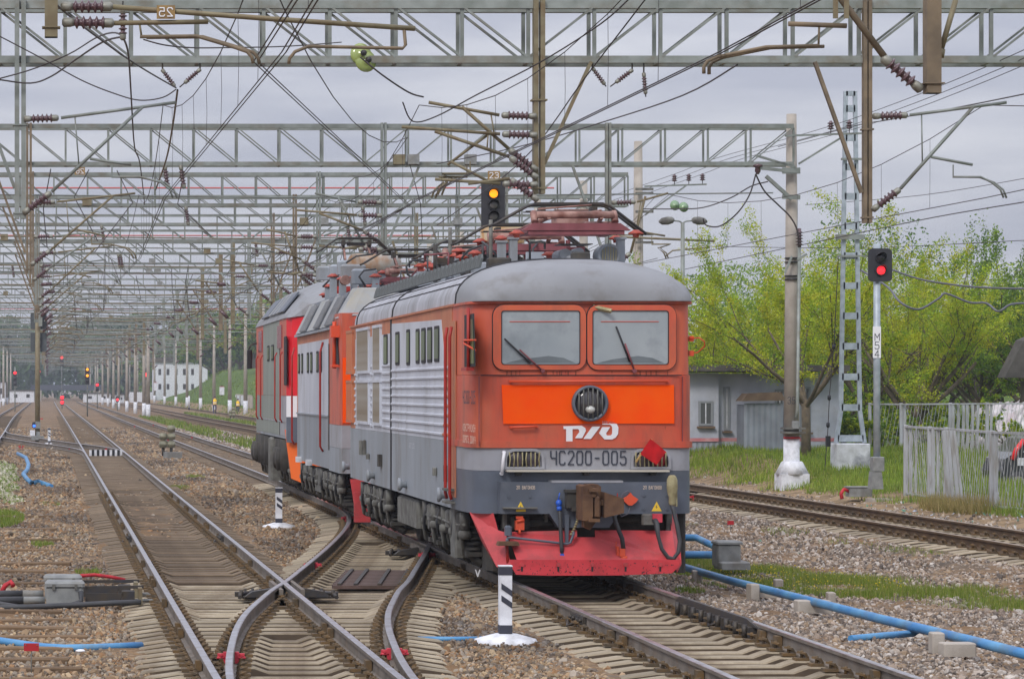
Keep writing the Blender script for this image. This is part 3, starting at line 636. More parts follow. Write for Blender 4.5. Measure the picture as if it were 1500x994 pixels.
# ------------------------------------------------------------ the leading locomotive
XC, YC, HD = 6.94, 38.0, -.0052
s1 = YC/F
loco = thing('electric_locomotive','red and grey electric locomotive with an orange panel and white emblem on its flat front','locomotive',(XC,YC,0),HD)
def fx(px): return (px-VX)*s1-XC
def fz(py): return H+(VY-py)*s1
def f2(px,py): return (fx(px),fz(py))
HW = 1.475; LEN = 15.75
def sy(px):
    Y = 38.
    for _ in range(4): Y = (XC-HW+.0052*(Y-38))*F/(px-VX)
    return Y-38
def sz(px,py): return H+(VY-py)*(sy(px)+38)/F
def outline(d=0., tip=0., back=1.75, r=.26, fw=1.42):
    fw += d; L_ = [(-HW-d*.6,back),(-HW-d*.6,.75),(-fw-.03,.42)]
    L_ += [(-fw+r-r*math.cos(a), r+tip-d-r*math.sin(a)+0) for a in [PI/2*k/6 for k in range(7)]]
    L_ += [(-.6,tip-d-.012)]
    return L_+[(-x,y) for x,y in reversed(L_)]
def band(name, z0, z1, m, d=0., t0=0., t1=0., smooth=True, parent=None):
    mb = MB(); rs = [(z0,d,t0),(z1,d,t1)]
    mb.loft([[(x,y,z) for x,y in outline(dd,tt)] for z,dd,tt in rs],closed=False,smooth=smooth)
    for z, dd, tt in ((z0,d,t0),(z1,d,t1)):
        o = outline(dd,tt); mb.add([(x,y,z) for x,y in o],[tuple(range(len(o)))])
    return mb.build(name,m,parent or loco)
ZG, ZL, ZR, ZB, ZS = fz(443), fz(549), fz(655), fz(689), fz(752)
band('cab_upper_shell',ZL+.004,ZG,M['redup'],-.012,.012,.07)
band('cab_lower_shell',ZR,ZL,M['red'],0)
band('cab_lip',ZR-.005,ZR+.08,M['red'],.026)
band('cab_light_band',ZB,ZR-.008,M['band'],-.004)
band('cab_skirt',ZS,ZB-.004,M['dkgrey'],-.002)
g = MB(); g.loft([[(x,y,z) for x,y in outline(dd,.05)] for z,dd in ((ZG-.012,-.02),(ZG-.012,.03),(ZG+.02,.03),(ZG+.024,-.02))],closed=False); g.build('gutter',M['red'],loco)
# body sides behind the cab
for s in (-1,1):
    q = MB(); q.box((s*(HW-.03),(1.75+LEN)/2,(1.80+ZG)/2),(.06,LEN-1.75,ZG-1.80)); q.build('upper_side_wall',M['orangeside'],loco)
    q = MB(); q.box((s*(HW-.028),(1.75+LEN)/2,(ZS+1.797)/2),(.06,LEN-1.75,1.797-ZS)); q.build('lower_side_wall',M['lowgrey'],loco)
q = MB(); q.box((0,LEN-.03,(ZS+ZG)/2),(2*HW-.13,.06,ZG-ZS)); q.build('end_wall',M['red'],loco)
q = MB(); q.box((0,LEN/2+.8,ZS+.02),(2*HW-.14,LEN-1.8,.06)); q.build('underfloor',M['grime'],loco)
xl = -HW
def side(poly, name, m, t=.004, base=.0, parent=None):       # polygon of (y,z) standing proud of the near side
    return MB().prism(poly,(xl-base,0,0),(0,1,0),(0,0,1),(-t,0,0)).build(name,m,parent or loco)
side([(sy(662)+.05,1.80),(sy(647)+.02,sz(647,468)),(sy(574),sz(574,474)),(sy(574),1.80)],'painted_side_panel',M['sidegrey'])
side([(sy(572.5),1.80),(sy(572.5),3.40),(sy(521),3.40),(sy(521),1.80)],'painted_side_panel',M['sidegrey'])
side([(sy(574.2),ZS),(sy(574.2),ZG),(sy(572.4),ZG),(sy(572.4),ZS)],'side_joint_strip',M['gasket'],.012)
for k in range(8):                                       # pressed horizontal ribs
    z = 2.77-.131*k
    for a, b, m in ((1.83,sy(661-1.6*k*.9)+.04+.06*(7-k)*.35,'orangeside'),(sy(661-1.6*k*.9)+.045+.06*(7-k)*.35,sy(574.6),'sidegrey')):
        MB().prism([(0,z),(.022,z+.012),(.022,z+.036),(0,z+.048)],(xl-.004,a,0),(-1,0,0),(0,0,1),(0,b-a,0)).build('side_rib',M[m],loco)
for k in range(9):
    z = 2.86-.125*k
    for a, b in ((sy(572.2),sy(561)),(sy(546.5),sy(543.5)),(sy(523.5),sy(520.5))):
        MB().prism([(0,z),(.02,z+.012),(.02,z+.04),(0,z+.05)],(xl-.004,a,0),(-1,0,0),(0,0,1),(0,b-a,0)).build('side_rib',M['sidegrey'],loco)
for a, b, c, d in ((638,644,480.7,527),(627.8,633.6,482.5,528),(619,624,483.5,529),(610.8,615,484.7,529.5),(597,601,485.5,532),(580.8,585.6,489,532),(563.4,568.2,492.5,534)):
    y0, y1, z0, z1 = sy(b), sy(a), sz(a,d), sz(a,c)
    w_ = MB().prism(rounded(y0-.03,y1+.03,z0-.03,z1+.03,.05),(xl-.002,0,0),(0,1,0),(0,0,1),(-.016,0,0)).build('side_window',M['gasket'],loco)
    MB().prism(rounded(y0+.015,y1-.015,z0+.015,z1-.015,.04),(xl-.017,0,0),(0,1,0),(0,0,1),(-.006,0,0)).build('pane',M['gglass'],w_)
def louvre(a, b, z0, z1, m, n):
    y0, y1 = sy(b), sy(a)
    fr = MB(); 
    for z in (z0,z1): fr.box((xl-.02,(y0+y1)/2,z),(.05,y1-y0+.1,.05))
    for y in (y0,y1): fr.box((xl-.018,y,(z0+z1)/2),(.045,.05,z1-z0-.05))
    g_ = fr.build('louvre_frame',M['sidegrey'] if m == 'louv' else M['orangeside'],loco)
    MB().box((xl-.006,(y0+y1)/2,(z0+z1)/2),(.006,y1-y0,z1-z0)).build('louvre_back',M['gasket'],g_)
    me = None
    for k in range(n):
        if me is None: me = MB().bar((0,0,z0+.025),(0,0,z1-.025),.05,.02).mesh('slat',M[m])
        place('slat',me,g_,loc=(xl-.022,y0+(k+.5)*(y1-y0)/n,0),rot=(0,0,.95))
for z0, z1 in ((2.80,3.55),(1.92,2.64)):
    louvre(548.8,559.5,z0,z1,'louv',6); louvre(525.2,542.2,z0,z1,'louv',10); louvre(510.4,518.6,z0,z1,'orangeside',8)
for px, py, h_ in ((536.5,655,.26),(531,655,.26),(541.5,668,.1),(640,690,.12)):
    y = sy(px); z = sz(px,py); MB().box((xl-.03,y,z),(.06,.1,h_),ch=.015).build('side_handle',M['grime2'],loco)
MB().box((xl-.03,sy(559),sz(559,674)),(.06,.24,.2)).build('vent_box',M['grime'],loco)
for px, py in ((512,683),(549,696),(596,709),(655,724)):
    y = sy(px); MB().lathe((xl+.0,y,sz(px,py)),(-1,0,0),[(.06,0),(.05,.06),(.1,.1),(.1,.13),(.03,.14)],12).build('jacking_stub',M['lowgrey'],loco)
text_mesh('240 т 2013',.07,'stencil',M['whitel'],loco,(xl-.004,sy(600),sz(600,655)),(0,-1,0),(0,0,1),width=.7)
# cab side: open sliding window with its rail, guard and sill, and the red door rails
yA, yB = sy(683), sy(697.5)
MB().prism([(yB,2.79),(yB+.12,3.47),(yA+.05,3.47),(yA+.05,2.79)],(-HW-.006,0,0),(0,1,0),(0,0,1),(-.012,0,0)).build('cab_side_window',M['gasket'],loco)
MB().prism([(yB+.05,2.83),(yB+.15,3.4),(yB+.34,3.4),(yB+.34,2.83)],(-HW-.02,0,0),(0,1,0),(0,0,1),(-.006,0,0)).build('cab_side_pane',M['gglass'],loco)
q = MB(); q.tube([(-HW-.04,yB+.42,2.74),(-HW-.04,yB+.42,3.55)],.022,6); q.box((-HW-.04,yB+.5,2.76),(.1,.5,.04)); q.build('window_slide_rail',M['hred'],loco)
q = MB()
for z in (3.13,3.0): q.tube([(-HW,yB+.05,z),(-HW-.1,yB+.4,z+(.0 if z > 3.1 else .09)),(-HW,yB+.95,z+(.0 if z > 3.1 else .16))],.014,5)
q.build('elbow_guard',M['hor'],loco)
q = MB(); q.tube([(HW-.06,.3,3.16),(HW+.06,.2,3.17),(HW+.13,.2,3.12),(HW+.14,.25,3.06),(HW+.06,.3,2.98),(HW-.06,.35,2.97)],.009,6); q.build('elbow_guard',M['hor'],loco)
for z in (3.16,2.97): MB().box((HW-.02,.32,z),(.06,.06,.07)).build('guard_bracket',M['hor'],loco)
for px in (660.5,667): 
    y = sy(px); MB().tube([(xl-.05,y,1.02),(xl-.075,y,1.1),(xl-.075,y,3.2),(xl-.05,y,3.34)],.022,6).build('door_handrail',M['hred'],loco)
MB().prism([(sy(668.5),1.05),(sy(668.5),3.42),(sy(658.5),3.42),(sy(658.5),1.05)],(-HW-.002,0,0),(0,1,0),(0,0,1),(-.01,0,0)).build('cab_door',M['orangeside'],loco)
for z in (1.15,.98): MB().box((xl-.06,sy(664),z),(.12,.44,.03)).build('door_step',M['grime2'],loco)
MB().box((xl-.02,sy(655),1.35),(.05,.1,.22)).build('side_handle',M['grime'],loco)
def side_text(t, px0, px1, py, h_, m):
    a, b = sy(px0), sy(px1); return text_mesh(t,h_,'lettering',m,loco,(xl-.006-.012,a,sz((px0+px1)/2,py)),(0,-1,0),(0,0,1),width=a-b,bold=.24)
side_text('ЧС200-005',680.5,698.6,590,.15,M['letter'])
side_text('КОНСТРУКЦИОН',680.5,698.6,631,.085,M['cream']); side_text('СКОРОСТЬ 200КМ/Ч',680.5,699,648,.085,M['cream'])
# windscreens
yf = -.012+.0
def winf(z): return .012+(.07-.012)*(z-ZL)/(ZG-ZL)     # the upper front leans back
zw0, zw1 = fz(541), fz(446)
for a, b, c, d in ((722,858,735,848.5),(860,990,868.5,978)):
    inn = rounded(fx(c),fx(d),fz(533),fz(455.5),.035,4); out = rounded(fx(a),fx(b),fz(541.5),fz(446.5),.14,4)
    fr = MB(); ring_plate(fr,inn,out,-.022,.06); fo = fr.build('windscreen_frame',M['redup'],loco)
    gk = MB(); ring_plate(gk,inn,[(x*1.0+(x-(fx(c)+fx(d))/2)*.02,z+(z-fz(494))*.025) for x,z in inn],-.027,-.0); gk.build('gasket',M['gasket'],fo)
    gk = MB(); oo = [(x+(x-(fx(a)+fx(b))/2)*.012,z+(z-fz(494))*.016) for x,z in out]; ring_plate(gk,out,oo,-.012,.03); gk.build('gasket',M['gasket'],fo)
    plate(MB(),inn,-.012,.01).build('windscreen',M['glass'],fo)
    plate(MB(),[(fx(c)+.05,fz(531.5)),(fx(d)-.05,fz(531.5)),(fx(d)-.2,fz(524)),((fx(c)+fx(d))/2+.1,fz(521)),(fx(c)+.25,fz(526))],-.0135,.001).build('desk_behind_glass',mat('desk_seen_through_glass',S(94,102,106),.08,0,S(112,120,124),2,.5,spec=.7) if 'desk_seen_through_glass' not in bpy.data.materials else bpy.data.materials['desk_seen_through_glass'],fo)
    MB().tube([(fx(c)+.1,-.016,fz(471)),(fx(d)-.12,-.016,fz(471))],.005,4).build('blind_cord',M['hor'],fo)
def wiper(p0, p1, p2, m):
    q = MB(); q.tube([(fx(p0[0]),-.06,fz(p0[1])),(fx(p1[0]),-.075,fz(p1[1]))],.013,5); q.cyl((fx(p0[0]),-.01,fz(p0[1])),(fx(p0[0]),-.08,fz(p0[1])),.028,n=8); o = q.build('wiper',M['maroon'],loco)
    q = MB(); q.tube([(fx(p2[0][0]),-.06,fz(p2[0][1])),(fx(p2[1][0]),-.06,fz(p2[1][1]))],.013,5); q.build('wiper_blade',M['gasket'],o)
wiper((794,543),(760,512),((738,496),(776,532)),0); wiper((928,543),(914,503),((901,478),(921,530)),0)
# orange panel, headlamp, handrails
plate(MB(),[f2(737,620.5),f2(987,620),f2(986.5,563.5),f2(734.5,563.5)],-.03,.015).build('orange_panel',M['neon'],loco)
cx_, cz_ = f2(863,590.5); q = MB(); q.lathe((cx_,.02,cz_),(0,-1,0),[(.232,0),(.236,.05),(.232,.12),(.2,.13),(.195,.07),(.05,.05)],28); hl = q.build('headlamp',M['dkgrey'],loco)
MB().lathe((cx_,-.052,cz_),(0,-1,0),[(.19,0),(.18,.012),(.08,.03),(.01,.034)],24).build('headlamp_lens',mat('dark_lamp_glass',S(86,82,84),.06,.2,S(60,58,62),3,.5,spec=.9),hl)
MB().ico((cx_,-.085,cz_-.08),.05,(1.3,.4,1),10).build('bulb',M['bulb'],hl)
for k in range(6): x = cx_-.15+.06*k; h_ = math.sqrt(max(.01,.2**2-(x-cx_)**2)); MB().tube([(x,-.112,cz_-h_),(x,-.112,cz_+h_)],.009,5).build('bar',M['grime2'],hl)
def rail_(pts, r, name, m, feet=True):
    q = MB(); q.tube(pts,r,6)
    if feet:
        for p in (pts[0],pts[-1]): q.tube([p,(p[0],p[1]+.07,p[2])],r*1.1,6)
    return q.build(name,m,loco)
rail_([(fx(747),-.07,fz(558.5)),(fx(976),-.07,fz(558))],.019,'front_handrail',M['hor'])
rail_([(fx(748),-.07,fz(625.5)),(fx(785),-.07,fz(624.5))],.018,'front_handrail',M['hor'])
rail_([(fx(737.5),-.07,fz(662)),(fx(736),-.08,fz(672)),(fx(734),-.08,fz(693))],.022,'grab_handle',M['whitel'])
# railway emblem traced as flat letters
def L3(pts): return [f2(660+x/3.824,600+y/3.824) for x,y in pts]
em = MB()
plate(em,L3([(630,91),(646,91),(646,107),(632,107)]),-.03,.024)
plate(em,L3([(646,91),(732,88),(752,101),(756,116),(735,158),(696,158),(702,148),(720,124),(718,112),(712,107),(681,107),(681,192),(646,192)]),-.03,.024)
plate(em,L3([(792,93),(836,93),(784,162),(743,162)]),-.03,.024)
plate(em,L3([(848,62),(906,62),(928,78),(938,98),(936,134),(922,155),(902,165),(860,165),(830,130),(848,96),(892,96),(869,130),(871,140),(878,143),(896,142),(903,134),(904,98),(897,86),(888,82),(848,82)]),-.03,.024)
em.build('railway_emblem',M['whitel'],loco)
text_mesh('ЧС200-005',fz(661)-fz(680.5),'lettering',M['letter'],loco,(fx(806.5),-.02,fz(680)),(1,0,0),(0,0,1),width=fx(916.5)-fx(806.5),ext=.004,bold=.17)
# lamp recesses with bars
for a, b, red in ((742,793,0),(927,978,1)):
    x0, x1, z0, z1 = fx(a), fx(b), fz(683), fz(660.5)
    arch = [(x1,z0),(x1,z0+.07)]+[(x1-.11+.11*math.cos(t),z1-.1+.1*math.sin(t)) for t in (0.3,.8,1.3,PI/2)]+[(x0+.11-.11*math.cos(t),z1-.1+.1*math.sin(t)) for t in (PI/2,1.3,.8,.3)]+[(x0,z0+.07),(x0,z0)]
    out = [(x+(x-(x0+x1)/2)*.16,z+(z-(z0+z1)/2)*.34) for x,z in arch]
    q = MB(); ring_plate(q,arch,out,-.045,.03); fo = q.build('lamp_surround',M['band'],loco)
    plate(MB(),arch,-.006,.004).build('lamp_recess',M['black'],fo)
    for k, x in enumerate((x0+.12,x1-.12)): MB().lathe((x,-.008,(z0+z1)/2-.01),(0,-1,0),[(.095,0),(.1,.015),(.07,.024),(.01,.027)],16).build('marker_lamp',M['dimred'] if (k == 1 and red) else M['darklens'],fo)
    for k in range(8): x = x0+.03+k*(x1-x0-.06)/7; MB().tube([(x,-.05,z0),(x+RN.uniform(-.012,.012),-.055,(z0+z1)/2),(x,-.05,z1-.012)],.009,5).build('bar',M['khaki'],fo)
q = MB(); q.box(((fx(744)+fx(980))/2,-.11,fz(689.5)),(fx(980)-fx(744),.2,.022)); sh = q.build('front_step',mat('worn_step_edge',S(196,190,176),.6),loco)
for px in (762,861,958): MB().prism([(-.05,0),(.05,0),(.03,-.05),(-.03,-.05)],(fx(px),-.14,fz(690.8)),(1,0,0),(0,0,1),(0,.14,0)).build('bracket',M['grime'],sh)
# buffer beam
q = MB(); plate(q,[f2(805,752),f2(818,772),f2(892,772),f2(905,752),f2(985,752),f2(985,706),f2(735,706),f2(733,752)],-.28,.3); bb = q.build('buffer_beam',M['dkgrey'],loco)
plate(MB(),[f2(808,706.5),f2(912,706.5),f2(912,703.5),f2(808,703.5)],-.285,.3).build('beam_top_plate',M['band'],loco)
for px, py in ((746,727),(777,727),(746,746),(942,725),(975,725),(942,745),(975,745)): MB().cyl((fx(px),-.281,fz(py)),(fx(px),-.296,fz(py)),.018,n=8).build('bolt',M['dkgrey'],bb)
for px in (757,941): text_mesh('2П ВАГОНОВ',.042,'stencil',M['cream'],bb,(fx(px),-.282,fz(716)),(1,0,0),(0,0,1),width=.235,bold=.16)
for px, py in ((763,748),(960.5,748)):
    x, z = f2(px,py); t_ = plate(MB(),[(x-.065,z),(x+.065,z),(x,z+.125)],-.284,.003).build('warning_sign',M['yellow'],bb)
    plate(MB(),[(x-.008,z+.03),(x+.012,z+.055),(x-.002,z+.055),(x+.008,z+.085),(x-.014,z+.052),(x,z+.052)],-.286,.001).build('bolt_symbol',M['letter'],t_)
q = MB(); q.box(((fx(737)+fx(787))/2,-.31,fz(743.5)),(.44,.1,.02)); q.build('beam_step',M['grime2'],loco)
MB().box((fx(763),-.3,fz(747)),(.12,.02,.03)).build('yellow_strip',M['yellow'],loco)
# automatic coupler
c = MB()
c.box((fx(842),-.36,fz(732)),(.2,.2,.2)); c.box((fx(841),-.4,fz(719)),(.22,.18,.035)); c.box((fx(846),-.4,fz(745)),(.16,.16,.05))
for k in range(3): c.cyl((fx(835)+.0,-.3,fz(728+7*k)),(fx(835),-.36,fz(728+7*k)),.03,n=6)
cp_ = c.build('coupler_pocket',M['grime'],loco)
c = MB()
c.prism([(-.04,-.2),(.07,-.21),(.09,-.14),(.09,.2),(.07,.24),(.0,.25),(-.04,.23)],(fx(855),-.95,fz(738)),(1,0,0),(0,0,1),(0,.5,0))
c.prism([(0,-.22),(.1,-.24),(.17,-.17),(.17,.22),(.13,.25),(0,.25)],(fx(863),-.68,fz(738)),(1,0,0),(0,0,1),(0,.3,0))
c.box((fx(871.5),-.82,fz(740)),(.07,.3,.26),ch=.02); c.box((fx(877),-.8,fz(735)),(.06,.2,.07)); c.box((fx(866),-.86,fz(717)),(.12,.3,.04)); c.box((fx(866),-.86,fz(760)),(.14,.3,.04)); c.cyl((fx(866),-.97,fz(724)),(fx(866),-.93,fz(724)),.03,n=8)
c.prism([(0,-.17),(.245,-.11),(.245,.07),(0,.15)],(fx(881),-.98,fz(737)),(1,0,0),(0,0,1),(0,.45,0))
c.prism([(.02,-.3),(.1,-.34),(.16,-.25),(.14,-.18),(.02,-.18)],(fx(855),-.7,fz(737)),(1,0,0),(0,0,1),(0,.2,0))
c.cyl((fx(862),-.4,fz(735)),(fx(862),-.0,fz(735)),.12,n=10)
c.build('automatic_coupler',M['rustc'],loco)
MB().box((fx(852),-.5,fz(720)),(.07,.06,.05)).build('white_tag',M['whitel'],loco)
q = MB()
for k in range(12): t = k/11; x = fx(849-11*t*t); z = fz(742+40*t); q.lathe((x,-.42+.06*t,z-.014),(0,0,1),[(.012,0),(.02,.01),(.02,.022),(.012,.03)],6)
q.build('release_chain',M['khaki'],loco)
q = MB(); q.tube([(fx(744),-.36,fz(788)),(fx(749),-.37,fz(786.5)),(fx(756),-.38,fz(787.5)),(fx(830),-.38,fz(796)),(fx(835),-.38,fz(794)),(fx(839),-.38,fz(783)),(fx(840),-.38,fz(778))],.018,6); q.tube([(fx(744),-.36,fz(788)),(fx(743),-.36,fz(794))],.02,6); ul = q.build('uncoupling_lever',M['dkgrey'],loco)
MB().tube([(fx(742.5),-.36,fz(793)),(fx(744.5),-.38,fz(824))],.022,6).build('lever_grip',M['hred'],ul)
MB().box((fx(746),-.3,fz(777)),(.09,.1,.13),ch=.02).build('lever_bracket',M['dkgrey'],ul)
MB().prism([(-.03,.2),(.03,.2),(.018,-.2),(-.018,-.2)],(fx(830),-.33,fz(777)),(1,0,0),(0,0,1),(0,.04,0)).build('hanger_bracket',M['dkgrey'],loco)
# hoses
q = MB(); q.tube([(fx(820.5),-.33,fz(744)),(fx(821.5),-.36,fz(752)),(fx(821.5),-.4,fz(775)),(fx(822.5),-.42,fz(800)),(fx(823),-.42,fz(812))],.027,8); ho = q.build('air_hose',M['rubber'],loco)
q = MB(); q.ico((fx(820),-.35,fz(737)),.042,(1,1,1.1)); q.tube([(fx(819),-.35,fz(733)),(fx(821),-.36,fz(722))],.008,5); q.cyl((fx(820.5),-.34,fz(742)),(fx(820.8),-.35,fz(748)),.034,n=8); q.box((fx(822.5),-.44,fz(815)),(.05,.05,.09)); q.cyl((fx(817),-.45,fz(816)),(fx(826),-.45,fz(814)),.024,n=8); q.build('blue_valve',M['bluev'],ho)
q = MB(); q.tube([(fx(900),-.33,fz(744)),(fx(900.5),-.4,fz(755)),(fx(904),-.44,fz(770)),(fx(911),-.46,fz(788)),(fx(913),-.46,fz(803))],.03,8); ho = q.build('air_hose',M['rubber'],loco)
q = MB(); q.box((fx(911),-.46,fz(808)),(.07,.06,.1)); q.box((fx(905),-.44,fz(806)),(.03,.04,.12)); q.cyl((fx(909),-.47,fz(817)),(fx(918),-.47,fz(815)),.024,n=8); q.tube([(fx(904),-.4,fz(793)),(fx(902.5),-.42,fz(800)),(fx(906),-.44,fz(810))],.008,4); q.build('red_hose_head',M['hor'],ho)
q = MB(); q.prism([(-.1,0),(-.03,.045),(0,.085),(.03,.045),(.1,0),(.07,-.04),(.02,-.08),(-.02,-.08),(-.07,-.04)],(fx(923),-.36,fz(730.5)),(1,0,0),(0,0,1),(0,.06,0)); pk = q.build('red_socket_cover',M['hor'],loco)
MB().tube([(fx(923),-.33,fz(722)),(fx(919),-.34,fz(718.5)),(fx(913),-.33,fz(722)),(fx(909),-.32,fz(732)),(fx(906),-.32,fz(748)),(fx(911),-.32,fz(756)),(fx(920),-.32,fz(752)),(fx(923),-.33,fz(742))],.008,5).build('tether',M['wiregrey'],pk)
MB().tube([(fx(904),-.33,fz(741)),(fx(904),-.34,fz(722))],.007,4).build('red_pin',M['hred'],loco)
# jumper cable parked in a canvas bag
q = MB(); q.box((fx(953),-.3,fz(760)),(.22,.1,.14),ch=.02); js = q.build('jumper_socket',M['grime2'],loco)
MB().box((fx(961.5),-.37,fz(758)),(.12,.06,.11)).build('socket_flange',M['pinkp'],js)
q = MB(); q.tube([(fx(962),-.36,fz(762)),(fx(962.5),-.46,fz(766)),(fx(964),-.5,fz(785)),(fx(969),-.5,fz(803)),(fx(978),-.5,fz(815)),(fx(986),-.5,fz(817)),(fx(993),-.5,fz(808)),(fx(995.5),-.48,fz(792)),(fx(992),-.45,fz(768)),(fx(988.5),-.4,fz(748)),(fx(986),-.36,fz(738))],[.04,.036]+[.026]*9,8); q.build('jumper_cable',M['rubber'],loco)
q = MB(); q.lathe((fx(986),-.36,fz(741)),(-.02,-.05,1),[(.03,0),(.05,.05),(.045,.12),(.06,.16),(.072,.24),(.068,.34),(.05,.385),(.03,.4)],12); q.box((fx(992),-.35,fz(730)),(.02,.03,.2)); q.build('canvas_bag',M['khaki'],loco)
# red hand valve and the gear behind the beam
q = MB(); q.box((fx(762),-.22,fz(769)),(.11,.1,.12)); q.cyl((fx(757),-.27,fz(763)),(fx(768),-.27,fz(761)),.025,n=6); q.box((fx(761.5),-.24,fz(757.5)),(.09,.05,.03)); q.tube([(fx(761.5),-.26,fz(774)),(fx(761.5),-.28,fz(781))],.018,6); q.build('red_hand_valve',M['hor'],loco)
q = MB(); q.cyl((fx(748),-.02,fz(765)),(fx(774),-.02,fz(765)),.09,n=10); q.cyl((fx(774),-.02,fz(766)),(fx(818),-.02,fz(765)),.045,n=8); q.build('brake_pipe',M['grime'],loco)
MB().cyl((fx(900),0,fz(760)),(fx(945),0,fz(759)),.05,n=8).build('brake_pipe',M['grime'],loco)
for px, py, w_, h_ in ((739,762,.05,.2),(979,763,.07,.24),(799,757,.04,.12)): MB().box((fx(px),-.02,fz(py)),(w_,.08,h_)).build('bracket',M['grime2'],loco)
q = MB(); q.box((.05,.35,fz(770)),(2.1,.3,.5)); q.build('headstock',M['grime'],loco)
# snow plough: hollow middle, flared side wings, bolted lip
pl = MB()
za, zb = fz(777), fz(817)
pl.add([(fx(730),.02,za),(fx(744),-.16,fz(779)),(fx(752),-.52,zb),(fx(745),-.42,fz(836)),(fx(845),-.22,fz(776)),(fx(845),-.24,fz(786)),(fx(871),-.24,fz(786)),(fx(871),-.22,fz(776)),(fx(985),-.16,fz(777)),(fx(983),-.5,zb)],[(1,2,5,4),(2,9,6,5),(9,8,7,6)])
po = pl.build('plough_plate',M['plow'],loco)
lp = MB(); plate(lp,[f2(751,838.5),f2(744,826),f2(742,817),f2(990,817),f2(985,828),f2(976,836.5),f2(900,839.5),f2(800,840)],-.53,.02); lo_ = lp.build('plough_lip',M['plow2'],po)
for px in (759.5,812,861,909,959):
    MB().cyl((fx(px),-.534,fz(824)),(fx(px),-.55,fz(824)),.028,n=8).build('bolt',M['plow'],lo_); plate(MB(),[f2(px-1.4,834),f2(px+1.4,834),f2(px+1.4,827),f2(px-1.4,827)],-.534,.003).build('slot',M['black'],lo_)
for s, P_ in ((-1,[(697,752.6,.3),(727,752.6,-.02),(733,777,-.06),(743,780,-.16),(745,835,-.5),(727,829,-.3),(712,795,.1)]),(1,[(1003,752.6,.3),(986,752.6,-.02),(985,777,-.1),(984,780,-.16),(984,836,-.5),(994,824,-.36),(1002,790,.1)])):
    q = MB(); pts = [(fx(a),y,fz(b)) for a,b,y in P_]; n = len(pts)
    q.add(pts+[(x,y+.02,z) for x,y,z in pts],[tuple(range(n)) if s > 0 else tuple(range(n-1,-1,-1))]+[(i,(i+1)%n,n+(i+1)%n,n+i) for i in range(n)]+[tuple(range(n,2*n))]); q.build('plough_wing',M['plow'],po)
q = MB(); q.prism([(-.14,0),(.14,0),(.12,.05),(-.12,.05)],(fx(741),-.52,fz(797)),(1,0,0),(0,0,1),(0,.2,0)); q.build('plough_step',M['rustc'],po)
for px in (740,719): plate(MB(),[f2(px-4,842),f2(px-2.5,842),f2(px+.2,848.5),f2(px+3,842),f2(px+4.4,842),f2(px+.9,853),f2(px-.5,853)],.3 if px == 740 else 1.2,.02).build('sand_nozzle',M['whitel'],loco)
MB().box((HW-.12,.6,.55),(.12,.3,.9),ch=.03).build('sand_box',M['grime'],loco); MB().box((-HW+.1,1.9,.6),(.14,.5,.75),ch=.03).build('sand_box',M['grime2'],loco)
MB().tube([(fx(869),.02,fz(449)),(fx(893),-.12,fz(456))],[.03,.03],4).build('flat_bracket',M['khaki'],loco)
# seams, chips and rust runs on the nose
for a, b, y in (((702,551),(702,653),-.004),((1000,551),(1000,653),-.004)):
    q = MB(); p, r = f2(*a), f2(*b); q.bar((p[0],.006 if a[0] < 900 else .03,p[1]),(r[0],.006 if a[0] < 900 else .03,r[1]),.008,.03); q.build('panel_seam',M['maroon'],loco)
MB().bar((fx(704),-.016,fz(549.6)),(fx(998),-.016,fz(549.6)),.008,.012).build('panel_seam',M['gasket'],loco)
q = MB()
for k in range(150):
    px, py = RN.uniform(752,978), 818+20*RN.random()**.7; w_ = RN.uniform(.15,1.1)*(1 if k%6 else 1.8); h_ = RN.uniform(.2,1.3); p = f2(px,py); y = -.5318
    q.add([(p[0]-w_*s1,y,p[1]-h_*s1*.5),(p[0]+w_*s1*.6,y,p[1]-h_*s1),(p[0]+w_*s1,y,p[1]+h_*s1*.6),(p[0]-w_*s1*.4,y,p[1]+h_*s1)],[(0,1,2,3)])
q.build('paint_chip',M['gasket'],lo_,kind='stuff')
q = MB()
for k in range(34):
    px, py = RN.choice(((RN.uniform(740,850),543.5),(RN.uniform(868,980),543.5),(RN.uniform(740,985),657),(RN.uniform(745,980),624))); p = f2(px,py); w_ = RN.uniform(.004,.009); h_ = RN.uniform(.03,.12); y = -.0035 if py > 545 else .004
    if py > 650: y = -.0035
    q.add([(p[0]-w_,y,p[1]),(p[0]+w_,y,p[1]),(p[0]+w_*.3,y,p[1]-h_),(p[0]-w_*.3,y,p[1]-h_)],[(3,2,1,0)])
q.build('rust_run',mat('rust_streak',S(128,66,46),.8),loco,kind='stuff')
MB().box((0,1.5,.36),(2.3,1.6,.5),ch=.08).build('underfloor_light_blocker',M['grime'],loco)  # box added to block light and darken the gap under the plough
# gear standing forward of the nose is set back to the sight line it was measured on (a plain shift of each piece)
for o in loco.children:
    if o.name.split('.')[0] in ('buffer_beam','beam_top_plate','front_step','beam_step','yellow_strip','coupler_pocket','automatic_coupler','white_tag','release_chain','uncoupling_lever','lever_bracket','hanger_bracket','air_hose','red_socket_cover','red_pin','jumper_socket','jumper_cable','canvas_bag','red_hand_valve','plough_plate'):
        V = np.array([v.co[:] for v in o.data.vertices]); c_ = V.mean(0); m_ = max(-.75,float(V[:,1].min())*.9); m_ *= .45 if o.name.startswith('plough') else 1; o.location = ((c_[0]+XC)*m_/YC,0,(c_[2]-H)*m_/YC)
